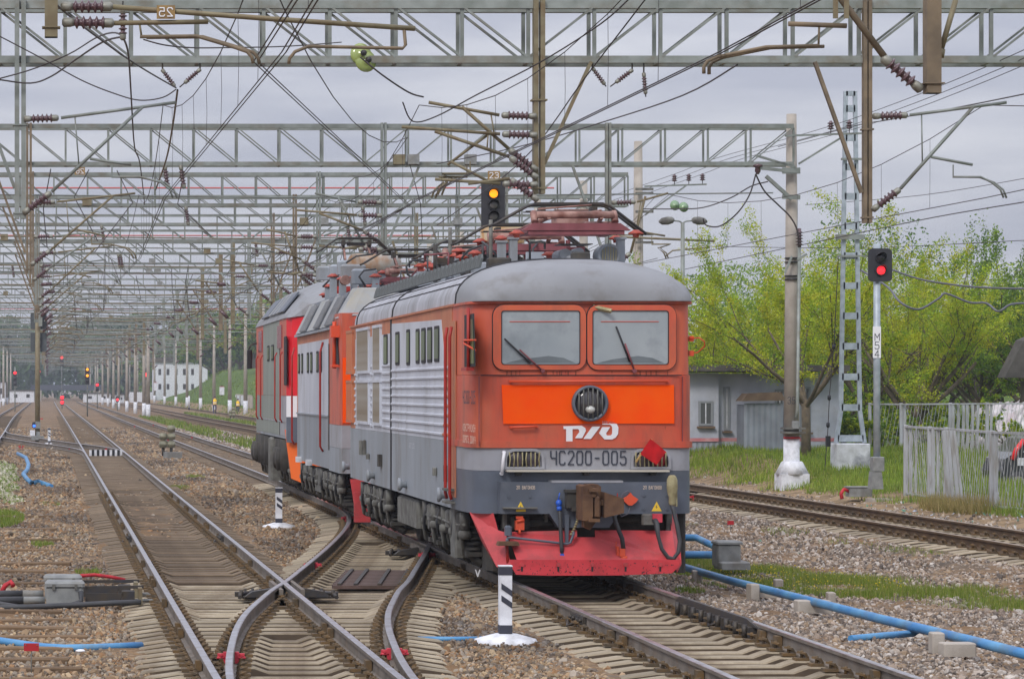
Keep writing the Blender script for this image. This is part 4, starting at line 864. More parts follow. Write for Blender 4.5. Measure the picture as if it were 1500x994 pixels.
# red flag stuck in the lamp bars: its own thing
fl = thing('signal_flag','small red hand flag on a wooden stick wedged in a lamp grille of the locomotive','flag',(XC+fx(932)-.028,YC-.16,fz(675)))
def fr2(px,py,dy=0): return (fx(px)-fx(932),dy,fz(py)-fz(675))
MB().tube([fr2(931,676),fr2(954,642.5)],.014,8).build('stick',mat('varnished_stick',S(206,172,108),.6),fl)
q = MB(); nn = 8; A_, B_, C_, D_ = [Vector(fr2(*t)) for t in ((936.5,664),(951.5,641.5),(975,661),(960.5,680))]
q.add([A_.lerp(B_,j/nn).lerp(D_.lerp(C_,j/nn),i/nn)+Vector((0,-.034-.02*math.sin(i*1.1+j*.4)*(i/nn),0)) for i in range(nn+1) for j in range(nn+1)],[(i*(nn+1)+j,i*(nn+1)+j+1,(i+1)*(nn+1)+j+1,(i+1)*(nn+1)+j) for i in range(nn) for j in range(nn)],True)
q.build('flag_cloth',mat('red_cloth',S(200,14,24),.9,0,S(172,8,18),9,.5),fl)
# roof
def rsec(w_, h_, y, z0=ZG+.02, n=20, e=2.5):
    return [(w_*math.copysign(abs(math.cos(PI*k/n))**(2/e),-math.cos(PI*k/n)),y,z0+h_*abs(math.sin(PI*k/n))**(2/e)) for k in range(n+1)]
RF = [(-.03,1.2,.01),(-.02,1.3,.12),(.03,1.37,.24),(.12,1.42,.36),(.3,1.45,.46),(.6,1.46,.54),(1.0,1.465,.585),(1.45,1.465,.6)]
q = MB(); q.loft([rsec(b,c,a) for a,b,c in RF],closed=False,smooth=True); q.add(rsec(*RF[0][1:],RF[0][0]),[tuple(range(20,-1,-1))]); q.build('cab_roof',M['roofgrey'],loco)
q = MB(); q.loft([rsec(1.462,.6,1.46),rsec(1.462,.6,LEN-1.0),rsec(1.455,.56,LEN-.5),rsec(1.42,.44,LEN-.2),rsec(1.32,.2,LEN)],closed=False,smooth=True); q.build('roof',M['roofside'],loco)
for y in (1.455,sy(574),LEN-1.05): q = MB(); q.tube(rsec(1.47,.607,y),.014,4,caps=False); q.build('roof_seam',M['gasket'],loco)
for t in (3,4.6): 
    q = MB(); k = t; a = rsec(1.467,.606,0,n=40)[int(k*2)-1]; q.bar((a[0],1.5,a[2]),(a[0],LEN-1.0,a[2]),.008,.012); q.build('roof_seam',M['gasket'],loco)
q = MB(); q.box((-1.48,(1.46+LEN)/2,ZG+.012),(.04,LEN-1.46,.03)); q.build('side_gutter',M['orangeside'],loco)
# scalloped shield along the roof edge and the duct behind it
me = None; y = 1.7
while y < LEN-.6:
    if me is None: me = MB().prism([(0,0),(.42,0),(.42,.13),(.3,.19),(.12,.19),(0,.13)],(0,0,0),(0,1,0),(0,0,1),(.03,0,0)).mesh('roof_edge_shield',M['darksteel'] if False else mat('shield_grey',S(92,98,98),.6,.1,S(76,80,78),6,.5))
    place('roof_edge_shield',me,loco,loc=(-1.12,y,ZG+.53),rot=(0,.25,0)); y += .45
q = MB(); q.prism([(-.9,0),(.9,0),(.62,.5),(-.35,.5)],(0,LEN-5.2,ZG+.58),(1,0,0),(0,0,1),(0,3.4,0)); q.build('roof_hood',M['lowgrey'],loco)
q = MB(); q.cyl((-.2,6,ZG+.82),(-.2,8.6,ZG+.82),.3,n=14); q.build('roof_tank',M['grime'],loco)
def roofpt(px,py,Y): p = PW(px,py,Y); return Vector((p.x-XC,p.y-YC,p.z))
pantograph(loco,.3,3.0,roofpt(830,341,40.9).z,M['maroon'],1.2,-.02)
for px, py in ((750,349),(733,354),(907,349)):
    p = roofpt(px,py,41.0); MB().box((p.x,p.y,(p.z+ZG+.5)/2),(.11,.11,p.z-ZG-.5)).build('roof_post',M['lowgrey'],loco); MB().box((p.x,p.y,p.z),(.15,.15,.03)).build('post_cap',M['lowgrey'],loco)
for px, py in ((827,372),(847,370.5)):
    p = roofpt(px,py,40.6); MB().cyl((p.x,p.y,p.z),(p.x,p.y+.7,p.z),.075,n=14).build('air_bottle',M['lowgrey'],loco)
p = roofpt(891,373.5,40.6); q = MB(); q.lathe((p.x,p.y+.5,p.z),(0,-1,0),[(.12,0),(.16,.1),(.16,.5),(.12,.5),(.1,.45)],18); fo = q.build('roof_blower',M['lowgrey'],loco)
for k in range(6): x = p.x-.09+.036*k; h_ = math.sqrt(max(0,.115**2-(x-p.x)**2)); MB().tube([(x,p.y-.01,p.z-h_),(x,p.y-.01,p.z+h_)],.006,4).build('bar',M['khaki'],fo)
p = roofpt(838,358.5,41.2); MB().box((p.x,p.y,p.z),(.46,.5,.012)).build('roof_shelf',M['darksteel'],loco)
p = roofpt(717,357,41.6); MB().cyl((p.x,p.y,p.z-.34),(p.x,p.y,p.z+.34),.028,n=8).build('roof_mast',M['grime2'],loco)
p = roofpt(832,320,43.0); MB().box((p.x,p.y,p.z),(.46,.5,.24)).build('pale_roof_box',M['dustpink'],loco)
pantograph(loco,.2,6.6,ZG+.95,M['maroon'],1.15,.0); pantograph(loco,.15,11.6,ZG+.95,M['maroon'],1.1,.0)
p = roofpt(732,344,45.2); MB().box((p.x,p.y,p.z),(.6,.5,.27)).build('rusty_roof_box',M['rustbox'],loco)
p = roofpt(675,383,46.); MB().cyl((p.x+.3,p.y-.2,p.z),(p.x+.3,p.y+1.2,p.z),.18,n=14).build('roof_tank',M['grime'],loco)
p = roofpt(655,368,47.); MB().cyl((p.x,p.y,p.z-.4),(p.x,p.y,p.z+.38),.03,n=8).build('roof_mast',M['grime2'],loco)
for px, py, Y in ((668,366,46.4),(663,373,47),(655,396,45.5),(633,398,46.5),(622,386,49),(611,388,49.5),(640,378,48),(700,352,45),(726,392,41.5),(718,391,42.5),(803,371,42)):
    p = roofpt(px,py,Y); insulator(loco,p.x,p.y,p.z,.11); MB().box((p.x,p.y,p.z-.28),(.12,.12,.34)).build('roof_post',M['lowgrey'],loco)
for pts, Y in (([(755,352),(752,362),(744,371),(732,376)],41.2),([(622,384),(600,381),(590,390),(592,402),(606,411),(620,412)],49.5),([(690,378),(672,380),(660,384)],46),([(705,390),(712,372),(722,368)],44)):
    MB().tube([roofpt(a,b,Y) for a,b in pts],.022,6).build('roof_cable',M['rubber'],loco)
for k in range(16):
    x, y = RN.uniform(-.9,.3), RN.uniform(3.5,LEN-2); a = Vector((x,y,ZG+.7)); b_ = a+Vector((RN.uniform(-.3,.5),RN.uniform(.4,1.4),RN.uniform(-.05,.25))); m_ = (a+b_)/2+Vector((RN.uniform(-.15,.15),0,RN.uniform(.15,.4)))
    MB().tube([a,a+Vector((0,0,.25)),m_,b_+Vector((0,0,.1)),b_],.017,5).build('roof_cable',M['rubber' if k%3 else 'maroon'],loco)
for k in range(12):
    x, y = RN.uniform(-1.0,.5), RN.uniform(3.5,LEN-1.5); q = MB(); q.cyl((x,y,ZG+.55),(x,y,ZG+RN.uniform(.85,1.2)),.035,n=6); q.box((x+.1,y,ZG+.85),(.25,.12,.1)); q.build('roof_switchgear',M[('darksteel','grime','maroon','lowgrey')[k%4]],loco)
for k in range(14):                                      # small roof fittings
    x, y = RN.uniform(-.8,.9), RN.uniform(1.8,LEN-1.5); MB().box((x,y,ZG+.62),(RN.uniform(.12,.35),RN.uniform(.2,.6),RN.uniform(.1,.28)),ch=.02).build('roof_fitting',M['lowgrey' if k%2 else 'grime'],loco)
bogie(loco,3.2,HW-.03); bogie(loco,LEN-3.6,HW-.03)
for s in (-1,1): MB().box((s*(HW-.25),7.4,.62),(.4,2.6,.42),ch=.04).build('battery_box',M['grime2'],loco)
MB().box((-HW+.2,LEN-.1,.35),(.3,.06,.55)).build('rear_plough',M['plow'],loco)
# ------------------------------------------------------------ second and third locomotives of the consist
M['slate2'] = mat('slate_roof_paint', S(104,110,120), .55, 0, S(90,96,104), 2, .5, dirt=S(120,116,110), dscale=2, damt=.5)
M['visor'] = mat('pale_visor_paint', S(160,164,166), .5, 0, S(144,146,146), 1.5, .5, dirt=S(170,156,120), dscale=2, damt=.5)
def unit(name, label, xc, y0, ln, hd=-.006):
    t = thing(name, label, 'locomotive', (xc,y0,0), hd); Q = {'t':t,'xc':xc,'y0':y0,'xl':-HW}
    def sy_(px):
        Y = y0
        for _ in range(4): Y = (xc-HW-hd*(Y-y0))*F/(px-VX)
        return Y-y0
    Q['sy'] = sy_; Q['sz'] = lambda px, py: H+(VY-py)*(sy_(px)+y0)/F
    def side(poly, nm, m, off=0., th=.006, par=None): return MB().prism(poly,(-HW-off,0,0),(0,1,0),(0,0,1),(-th,0,0)).build(nm,m,par or t)
    Q['side'] = side
    return t, Q
u2, Q = unit('electric_locomotive','second locomotive of the three, light grey with a red cab and a slanted slate roof',7.03,55.75,10.35)
sy2, sz2, sd2 = Q['sy'], Q['sz'], Q['side']; L2 = 10.35
cabl = sy2(482)
def ucab(t, z0, z1, m, nm, back, inset=0., fw=1.38):
    o = [(-HW,back),(-HW,.3 if fw < 1.43 else .12),(-fw,.06+inset if fw < 1.43 else .0),(-.9,inset),(.9,inset),(fw,.06+inset if fw < 1.43 else .0),(HW,.3 if fw < 1.43 else .12),(HW,back)]
    q = MB(); q.loft([[(x,y,z) for x,y in o] for z in (z0,z1)],closed=False)
    for z in (z0,z1): q.add([(x,y,z) for x,y in o],[tuple(range(8))])
    return q.build(nm,m,t)
ucab(u2,1.82,3.95,M['red'],'cab_shell',cabl,0,1.44); ucab(u2,1.38,1.815,M['band'],'cab_light_band',cabl,0,1.44); ucab(u2,.9,1.375,M['lowgrey'],'cab_skirt',cabl,0,1.44)
for s in (-1,1):
    MB().box((s*(HW-.03),(cabl+L2)/2,2.83),(.06,L2-cabl,1.74)).build('upper_side_wall',M['orangeside'],u2)
    MB().box((s*(HW-.03),(cabl+L2)/2,1.44),(.06,L2-cabl,1.03)).build('lower_side_wall',M['lowgrey'],u2)
MB().box((0,L2-.03,2.3),(2*HW-.13,.06,2.8)).build('end_wall',M['red'],u2)
MB().box((0,L2/2,.95),(2.7,L2-.4,.08)).build('underfloor',M['grime'],u2)
sd2([(cabl+.08,1.96),(cabl+.08,3.5),(sy2(437),3.5),(sy2(437),1.96)],'painted_side_panel',M['sidegrey'])
sd2([(cabl+.05,1.955),(cabl+.05,1.985),(L2-.05,1.985),(L2-.05,1.955)],'side_moulding',M['lowgrey'],0,.03)
for a, b in ((438,440),(442.5,444.6),(450.8,453.2),(455.5,458.4),(464.6,467.4),(469.8,472.4)):
    y0, y1 = sy2(b), sy2(a); w_ = MB().prism(rounded(y0,y1,2.85,3.29,.05),(-HW-.006,0,0),(0,1,0),(0,0,1),(-.016,0,0)).build('side_window',M['gasket'],u2)
    MB().prism(rounded(y0+.05,y1-.05,2.9,3.24,.03),(-HW-.021,0,0),(0,1,0),(0,0,1),(-.006,0,0)).build('pane',M['gglass'],w_)
plate(MB(),[(-1.43,1.86),(1.43,1.86),(1.43,3.1),(-1.43,3.1)],-.02,.015).build('orange_panel',M['neon'],u2)
for s in (-1,1):
    fr = plate(MB(),rounded(s*.68-.56,s*.68+.56,3.12,3.85,.1),-.03,.03).build('windscreen_frame',M['red'],u2); plate(MB(),rounded(s*.68-.48,s*.68+.48,3.19,3.78,.06),-.036,.004).build('windscreen',M['glass'],fr)
q = MB(); q.prism([(0,0),(.52,0),(.52,.72),(.42,.72)],(-HW-.012,.12,2.98),(0,1,0),(0,0,1),(-.02,0,0)); q.build('cab_side_window',M['gasket'],u2)
q = MB(); q.tube([(-HW-.06,.55,2.9),(-HW-.06,.55,3.8)],.04,6); q.box((-HW-.07,.4,2.95),(.14,.5,.05)); q.box((-HW-.08,.3,3.6),(.16,.3,.22)); q.build('window_slide_rail',M['hor'],u2)
for px in (474.5,432.6):
    y = sy2(px); MB().tube([(-HW-.02,y,1.25),(-HW-.08,y-.05,1.35),(-HW-.08,y-.05,3.25),(-HW-.02,y,3.45)],.022,6).build('door_handrail',M['hred'],u2)
MB().prism([(cabl-.1,1.3),(cabl-.1,3.4),(cabl+.02,3.4),(cabl+.02,1.3)],(-HW-.002,0,0),(0,1,0),(0,0,1),(-.012,0,0)).build('door_gap',M['darksteel'],u2)
q = MB(); q.prism([(-HW-.03,3.7),(-1.12,4.42),(1.12,4.42),(HW+.03,3.7)],(0,1.0,0),(1,0,0),(0,0,1),(0,L2-1.0,0)); q.build('roof',M['slate2'],u2)
MB().box((0,L2/2+.4,3.69),(2*HW+.14,L2-.9,.05)).build('gutter',M['lowgrey'],u2)
k = 0
for a, b, m in ((1.15,2.7,'slate2'),(2.78,4.0,'visor'),(4.1,5.2,'slate2'),(5.3,7.2,'visor'),(7.3,8.8,'slate2'),(8.9,10.2,'visor')):
    fr = MB().prism([(a,.04),(b,.04),(b,.76),(a,.76)],(-HW-.04,0,3.7),(0,1,0),Vector((.36,0,.72)).normalized(),(-.03,0,0)).build('roof_hatch',M[m],u2)
    if m == 'slate2':
        d_ = Vector((.36,0,.72)).normalized()
        me = MB().bar(Vector((-HW-.08,0,3.76)),Vector((-HW-.08,0,3.76))+d_*.62,.05,.03).mesh('slat',M['roofgrey'])
        for j in range(int((b-a)/.12)): place('slat',me,fr,loc=(0,a+.06+.12*j,0))
q = MB(); vs = [(-HW-.02,.95,3.86),(-HW-.02,.35,3.86),(-1.25,-.02,3.9),(1.25,-.02,3.9),(HW+.02,.35,3.86),(HW+.02,.95,3.86),(-1.15,1.0,4.45),(-1.1,.5,4.45),(-1.0,.3,4.42),(1.0,.3,4.42),(1.1,.5,4.45),(1.15,1.0,4.45)]
q.add(vs,[(0,1,7,6),(1,2,8,7),(2,3,9,8),(3,4,10,9),(4,5,11,10),(6,7,8,9,10,11),(5,4,3,2,1,0)]); q.build('cab_visor',M['visor'],u2)
side2 = lambda px,py,Y: (lambda p: Vector((p.x-7.03,p.y-55.75,p.z)))(PW(px,py,Y))
for px, py, Y in ((486,403,61),(500,407,60),(517,405,59.5),(549,403,58),(478,418,63),(528,398,61),(560,398,59)):
    p = side2(px,py,Y); insulator(u2,p.x,p.y,p.z,.12); MB().box((p.x,p.y,(p.z+4.4)/2),(.14,.14,max(.05,p.z-4.4))).build('roof_post',M['lowgrey'],u2)
p = side2(545,388,60.5); MB().cyl((p.x-.4,p.y,p.z),(p.x+.5,p.y+.6,p.z),.24,n=14).build('roof_tank',mat('tank_with_rust',S(170,166,158),.6,0,S(156,118,84),4,.5),u2)
p = side2(505,410,59); MB().cyl((p.x,p.y,p.z),(p.x,p.y+.3,p.z),.1,n=12).build('roof_blower',M['dustpink'],u2)
for a, b, Y in ((510,392,61),(498,398,62),(478,400,63.5),(532,405,58.5),(515,398,60)):
    p = side2(a,b,Y); MB().box((p.x,p.y,p.z),(.5,.4,.3),ch=.04).build('roof_fitting',M['lowgrey'],u2)
pantograph(u2,.2,3.0,4.62,M['maroon'],1.1,.25); pantograph(u2,-.35,8.3,4.62,M['hred'],.95,.75)
for pts, Y in (([(535,420),(525,405),(532,396),(550,394)],58),([(470,420),(485,405),(497,398),(512,396)],62),([(505,385),(520,375),(545,372)],60)):
    MB().tube([side2(a,b,Y) for a,b in pts],.022,6).build('roof_cable',M['rubber'],u2)
bogie(u2,2.6,HW-.03); bogie(u2,7.7,HW-.03)
for py, Y in ((3.2,0),):
    MB().box((-HW+.3,5.6,.62),(.5,1.3,.5),ch=.04).build('battery_box',M['grime2'],u2)
MB().prism([(-1.3,.8),(1.3,.8),(1.2,.15),(-1.2,.15)],(0,-.15,0),(1,0,0),(0,0,1),(0,.06,0)).build('plough_plate',M['plow'],u2)
for y, z in ((9.3,.95),(6.6,.95)): MB().box((-HW-.05,y,z),(.12,.3,.12)).build('side_lamp_bracket',M['white'],u2)
# third unit
u3, Q = unit('diesel_locomotive','third locomotive, olive grey side with red ends, orange plough and a black mirror',7.1,68.9,11.2)
sy3, sz3, sd3 = Q['sy'], Q['sz'], Q['side']; L3_ = 11.2
ca = sy3(409.5); cb = sy3(385.5)
ucab(u3,2.35,4.2,M['brightred'],'cab_shell',.32,0,1.36); ucab(u3,1.85,2.345,M['whitel'],'cab_light_band',.32,0,1.36); ucab(u3,1.25,1.845,M['dkgrey'],'cab_skirt',.32,0,1.36)
for s in (-1,1):
    for a, b, m, m2 in ((.32,ca,'red','band'),(ca,cb,'olivegrey','olivegrey'),(cb,L3_,'red','olivegrey')):
        MB().box((s*(HW-.03),(a+b)/2,3.27),(.06,b-a-.006,1.84)).build('upper_side_wall',M[m],u3); MB().box((s*(HW-.03),(a+b)/2,1.87),(.06,b-a-.006,.95)).build('lower_side_wall',M[m2],u3)
    MB().box((s*(HW-.03),L3_/2+.16,1.36),(.05,L3_-.34,.06)).build('sill_line',M['lowgrey'],u3)
MB().box((0,L3_-.03,2.7),(2*HW-.13,.06,2.8)).build('end_wall',M['red'],u3)
MB().box((0,L3_/2,1.4),(2.7,L3_-.4,.08)).build('underfloor',M['grime'],u3)
sd3([(.34,1.72),(.34,1.745),(L3_-.3,1.745),(L3_-.3,1.72)],'side_moulding',M['band'],0,.012)
for a, b in ((392,395),(398,401.4)):
    y0, y1 = sy3(b), sy3(a); w_ = MB().prism(rounded(y0,y1,3.22,3.62,.08),(-HW,0,0),(0,1,0),(0,0,1),(-.016,0,0)).build('side_window',M['gasket'],u3)
    MB().prism(rounded(y0+.06,y1-.06,3.27,3.57,.06),(-HW-.017,0,0),(0,1,0),(0,0,1),(-.006,0,0)).build('pane',M['gglass'],w_)
for a, b in ((407,413.5),(379.5,384.5)):
    y0, y1 = sy3(b), sy3(a); sd3([(y0,3.5),(y0,4.05),(y1,4.05),(y1,3.5)],'recessed_cab_window',M['dimred'],.0,.02)
    for px in (a-.2,b+1.2): MB().tube([(-HW-.02,sy3(px),1.7),(-HW-.07,sy3(px),1.8),(-HW-.07,sy3(px),3.3),(-HW-.02,sy3(px),3.4)],.02,6).build('door_handrail',M['hred'],u3)
sd3([(sy3(420.5),2.6),(sy3(420.5),3.75),(sy3(417),3.75),(sy3(417),2.6)],'cab_side_window',M['gasket'],.0,.02)
sd3([(ca-.2,1.4),(ca-.2,4.0),(ca-.1,4.0),(ca-.1,1.4)],'door_gap',M['darksteel'],.0,.012)
q = MB(); pr = [(-HW-.03,4.18),(-1.43,4.32),(-1.0,4.86),(-.6,5.08),(0,5.16),(.6,5.08),(1.0,4.86),(1.43,4.32),(HW+.03,4.18)]
rs = [[(x*k_,y,4.18+(z-4.18)*h_) for x,z in pr] for y,k_,h_ in ((0,.95,.1),(.05,.97,.45),(.3,1,.72),(1.0,1,.88),(2.2,1,1),(L3_,1,1))]
q.loft(rs,closed=False,smooth=False); q.add(rs[-1],[tuple(range(9))]); q.build('roof',M['roofgrey'],u3)
k = 0
d_ = Vector((.43,0,.54)).normalized()
for a, b, m in ((1.5,3.4,'dkgrey'),(3.55,4.0,'visor'),(4.1,4.6,'dkgrey'),(4.75,5.2,'visor'),(5.3,5.9,'dkgrey'),(6.1,6.6,'visor'),(6.9,9.2,'dkgrey')):
    MB().prism([(a,.02),(b,.02),(b,.62),(a,.62)],(-1.45,0,4.34),(0,1,0),d_,(-.035,0,.02)).build('roof_louvre',M[m],u3)
q = MB(); q.tube([(-HW,L3_-.2,3.75),(-HW-.15,L3_-.2,3.72),(-HW-.22,L3_-.25,3.6)],.02,5); mr = q.build('mirror_bracket',M['darksteel'],u3)
MB().box((-HW-.2,L3_-.25,3.32),(.14,.08,.52),ch=.03).build('mirror',M['black'],mr)
for s in (-1,1):
    fr = plate(MB(),rounded(s*.66-.55,s*.66+.55,3.3,3.95,.1),-.02,.02).build('windscreen_frame',M['brightred'],u3); plate(MB(),rounded(s*.66-.48,s*.66+.48,3.37,3.88,.06),-.026,.004).build('windscreen',M['glass'],fr)
q = MB(); q.add([(-1.5,.55,1.55),(-1.1,-.1,1.5),(1.1,-.1,1.5),(1.5,.55,1.55),(-1.36,.35,.4),(-1.0,-.15,.25),(1.0,-.15,.25),(1.36,.35,.4)],[(0,4,5,1),(1,5,6,2),(2,6,7,3),(0,1,2,3),(7,6,5,4)]); q.build('plough_plate',M['orange2'],u3)
bogie(u3,2.9,HW-.1,(-1.6,0,1.6)); bogie(u3,8.8,HW-.1,(-1.6,0,1.6))
for y in (1.2,2.1,3.0,7.0,8.4,9.2,10.2): MB().cyl((-HW+.12,y,.55),(-HW+.12,y,1.3),.2,n=10).build('air_cylinder',M['grime'],u3)
for y in (1.5,2.4,9.7,10.6): MB().lathe((-HW+.02,y,.85),(-1,0,0),[(.1,0),(.26,.02),(.26,.16),(.12,.2)],12).build('suspension_drum',M['grime'],u3)
MB().box((-HW+.12,5.3,.75),(.35,.9,1.1),ch=.05).build('fuel_tank',M['grime2'],u3)
# ------------------------------------------------------------ overhead line: gantries, masts, brackets, wires
ZB_, ZT_ = 8.5, 9.5
INSP = {}
def ins_mesh(n=5, L_=.5, key='a', r=.085):
    if key not in INSP:
        q = MB(); pr = [(.028,0)]
        for k in range(n):
            t = .1*L_/.5+(L_*.8)*(k/n); pr += [(.045,t),(r,t+.02),(r*.95,t+.03),(.045,t+.045)]
        q.lathe((0,0,0),(0,0,1),pr+[(.04,L_*.9)],9,0)
        q.lathe((0,0,-.06),(0,0,1),[(.03,0),(.06,.02),(.06,.1),(.045,.15)],9,1); q.lathe((0,0,L_*.86),(0,0,1),[(.045,0),(.06,.03),(.06,.12),(.03,.15)],9,1)
        INSP[key] = q.mesh('insulator',[M['ins'],M['inscap']])
    return INSP[key]
def put_ins(p, a, b, par, key='a', k=1.):
    """an insulator starting at world point a and pointing towards b"""
    a, b = vec(a), vec(b); o = wloc(par); me = ins_mesh(key=key)
    ob = place('insulator',me,par,loc=a-vec(o)); ob.rotation_mode = 'QUATERNION'; ob.rotation_quaternion = (b-a).normalized().to_track_quat('Z','Y'); ob.scale = (k,k,k); return ob
def bracket(par, Y, hx, tx, zlo=5.75, zhi=7.45, ztop=7.7, m='olive', steady=True, zc=6.0, plate_=None):
    """tube cantilever from drop post hx to the wire at tx"""
    s = 1 if tx > hx else -1; h0 = hx+s*.12
    a, b = Vector((h0+s*.62,Y,zhi+.02)), Vector((tx+s*.05,Y,ztop)); c, d = Vector((h0+s*.45,Y,zlo+.36)), Vector((tx-s*.55,Y,ztop-.08))
    q = MB(); q.tube([a,b],.032,6); q.tube([c,d],.034,6)
    mid = c.lerp(d,.42); q.tube([a.lerp(b,.12),c.lerp(d,.3)],.014,5)
    br = q.build('bracket_arm',M[m],par)
    put_ins(br,(h0,Y,zhi),a,br); put_ins(br,(h0-s*.02,Y,zlo),c,br)
    if steady:
        q = MB(); e = Vector((mid.x+s*.75,Y,zc+.62)); q.tube([mid-Vector((0,0,.05)),e],.028,6)
        f = e-Vector((s*.35,0,.12)); q.tube([e-Vector((s*.35,0,0)),f-Vector((0,0,.12))],.012,4)
        for t in (0,.08): q.tube([f-Vector((0,0,.1)),f+Vector((s*.5,t,-.1)),Vector((tx-s*.22+t,Y+t,zc+.3)),Vector((tx-s*.06+t,Y+t,zc+.17)),Vector((tx+t,Y+t,zc+.02))],.02,5)
        q.build('steady_arm',M['olive' if m != 'galv' else 'galv'],br)
    return br
def truss(par, Y, x0, x1, panel, xc, dbl=.28, near=True, m='galv', ct=.12, w=.07):
    """box truss of two lattice faces; near: every strut and brace is an object of its own"""
    o = vec(wloc(par)); n = round((x1-x0)/panel); pw = (x1-x0)/n
    if near:
        for dy in (-dbl,dbl):
            for z, k in ((ZB_,1.),(ZT_,1.15)): MB().bar((x0,Y+dy,z),(x1,Y+dy,z),ct*k,ct*k).build('chord',M[m],par)
        st = MB().bar((0,0,ZB_+ct/2),(0,0,ZT_-ct/2),w,w).mesh('strut',M[m])
        br = {}
        for s in (-1,1): br[s] = MB().bar((s*pw/2*.96,0,ZB_+.05),(-s*pw/2*.96,0,ZT_-.05),w,w*.6).mesh('brace',M[m])
        lc = MB().bar((0,-dbl,ZB_),(0,dbl,ZB_),w,w).mesh('cross_tie',M[m])
        for i in range(n+1):
            x = x0+i*pw
            for dy in (-dbl,dbl): place('strut',st,par,loc=(x-o.x,Y+dy-o.y,-o.z))
            place('cross_tie',lc,par,loc=(x-o.x,Y-o.y,-o.z-.02))
            if i < n:
                for dy in (-dbl,dbl): place('brace',br[1 if x+pw/2 < xc else -1],par,loc=(x+pw/2-o.x,Y+dy+.04*(1 if dy > 0 else -1)-o.y,-o.z))
    else:
        q = MB()
        for z in (ZB_,ZT_): q.bar((x0,Y,z),(x1,Y,z),ct,ct)
        for i in range(n+1):
            x = x0+i*pw; q.bar((x,Y,ZB_),(x,Y,ZT_),w,w)
            if i < n: s = 1 if x+pw/2 < xc else -1; q.bar((x+pw/2+s*pw/2,Y+.08,ZB_),(x+pw/2-s*pw/2,Y+.08,ZT_),w,w)
        q.build('lattice_beam',M[m],par)
def hanger(par, Y, x, zbot, ztop=None, wd=.17, m='galv', brace=None):
    q = MB(); ztop = ztop or ZT_+.08
    for s in (-.3,.3): q.bar((x+s*wd,Y-.36,zbot),(x+s*wd,Y-.36,ztop),wd*.42,wd)
    q.box((x,Y-.36,zbot+.1),(wd*1.3,wd*1.2,.03)); q.box((x,Y-.36,zbot+1.7),(wd*1.4,wd*1.2,.03))
    h = q.build('drop_post',M[m],par)
    if brace:
        MB().bar((x+brace*.95,Y-.36,ZB_-.05),(x+brace*.1,Y-.36,zbot+.55),.09,.06).build('post_brace',M[m],h)
    return h
def conc_mast(par, X, Y, z0, z1, r0=.21, r1=.135, white=1.3, foot=True):
    q = MB(); q.tube([(X,Y,z0+white),(X,Y,z1)],[r0,r1],12); q.build('mast',M['conc'],par)
    if white:
        q = MB(); q.tube([(X,Y,z0-.3),(X,Y,z0+white)],[r0*1.1,r0*1.02],12); q.build('painted_foot',M['white'],par)
ORD = ['first','second','third','fourth','fifth','sixth','seventh']
G = []
BOT = [90,241,301,329,352,371,386,400,418,432,444,455,465,474,482,489,496,502,508,513,518,522.5,526.5,530,533.5,536.5,539]
XR = 19.85
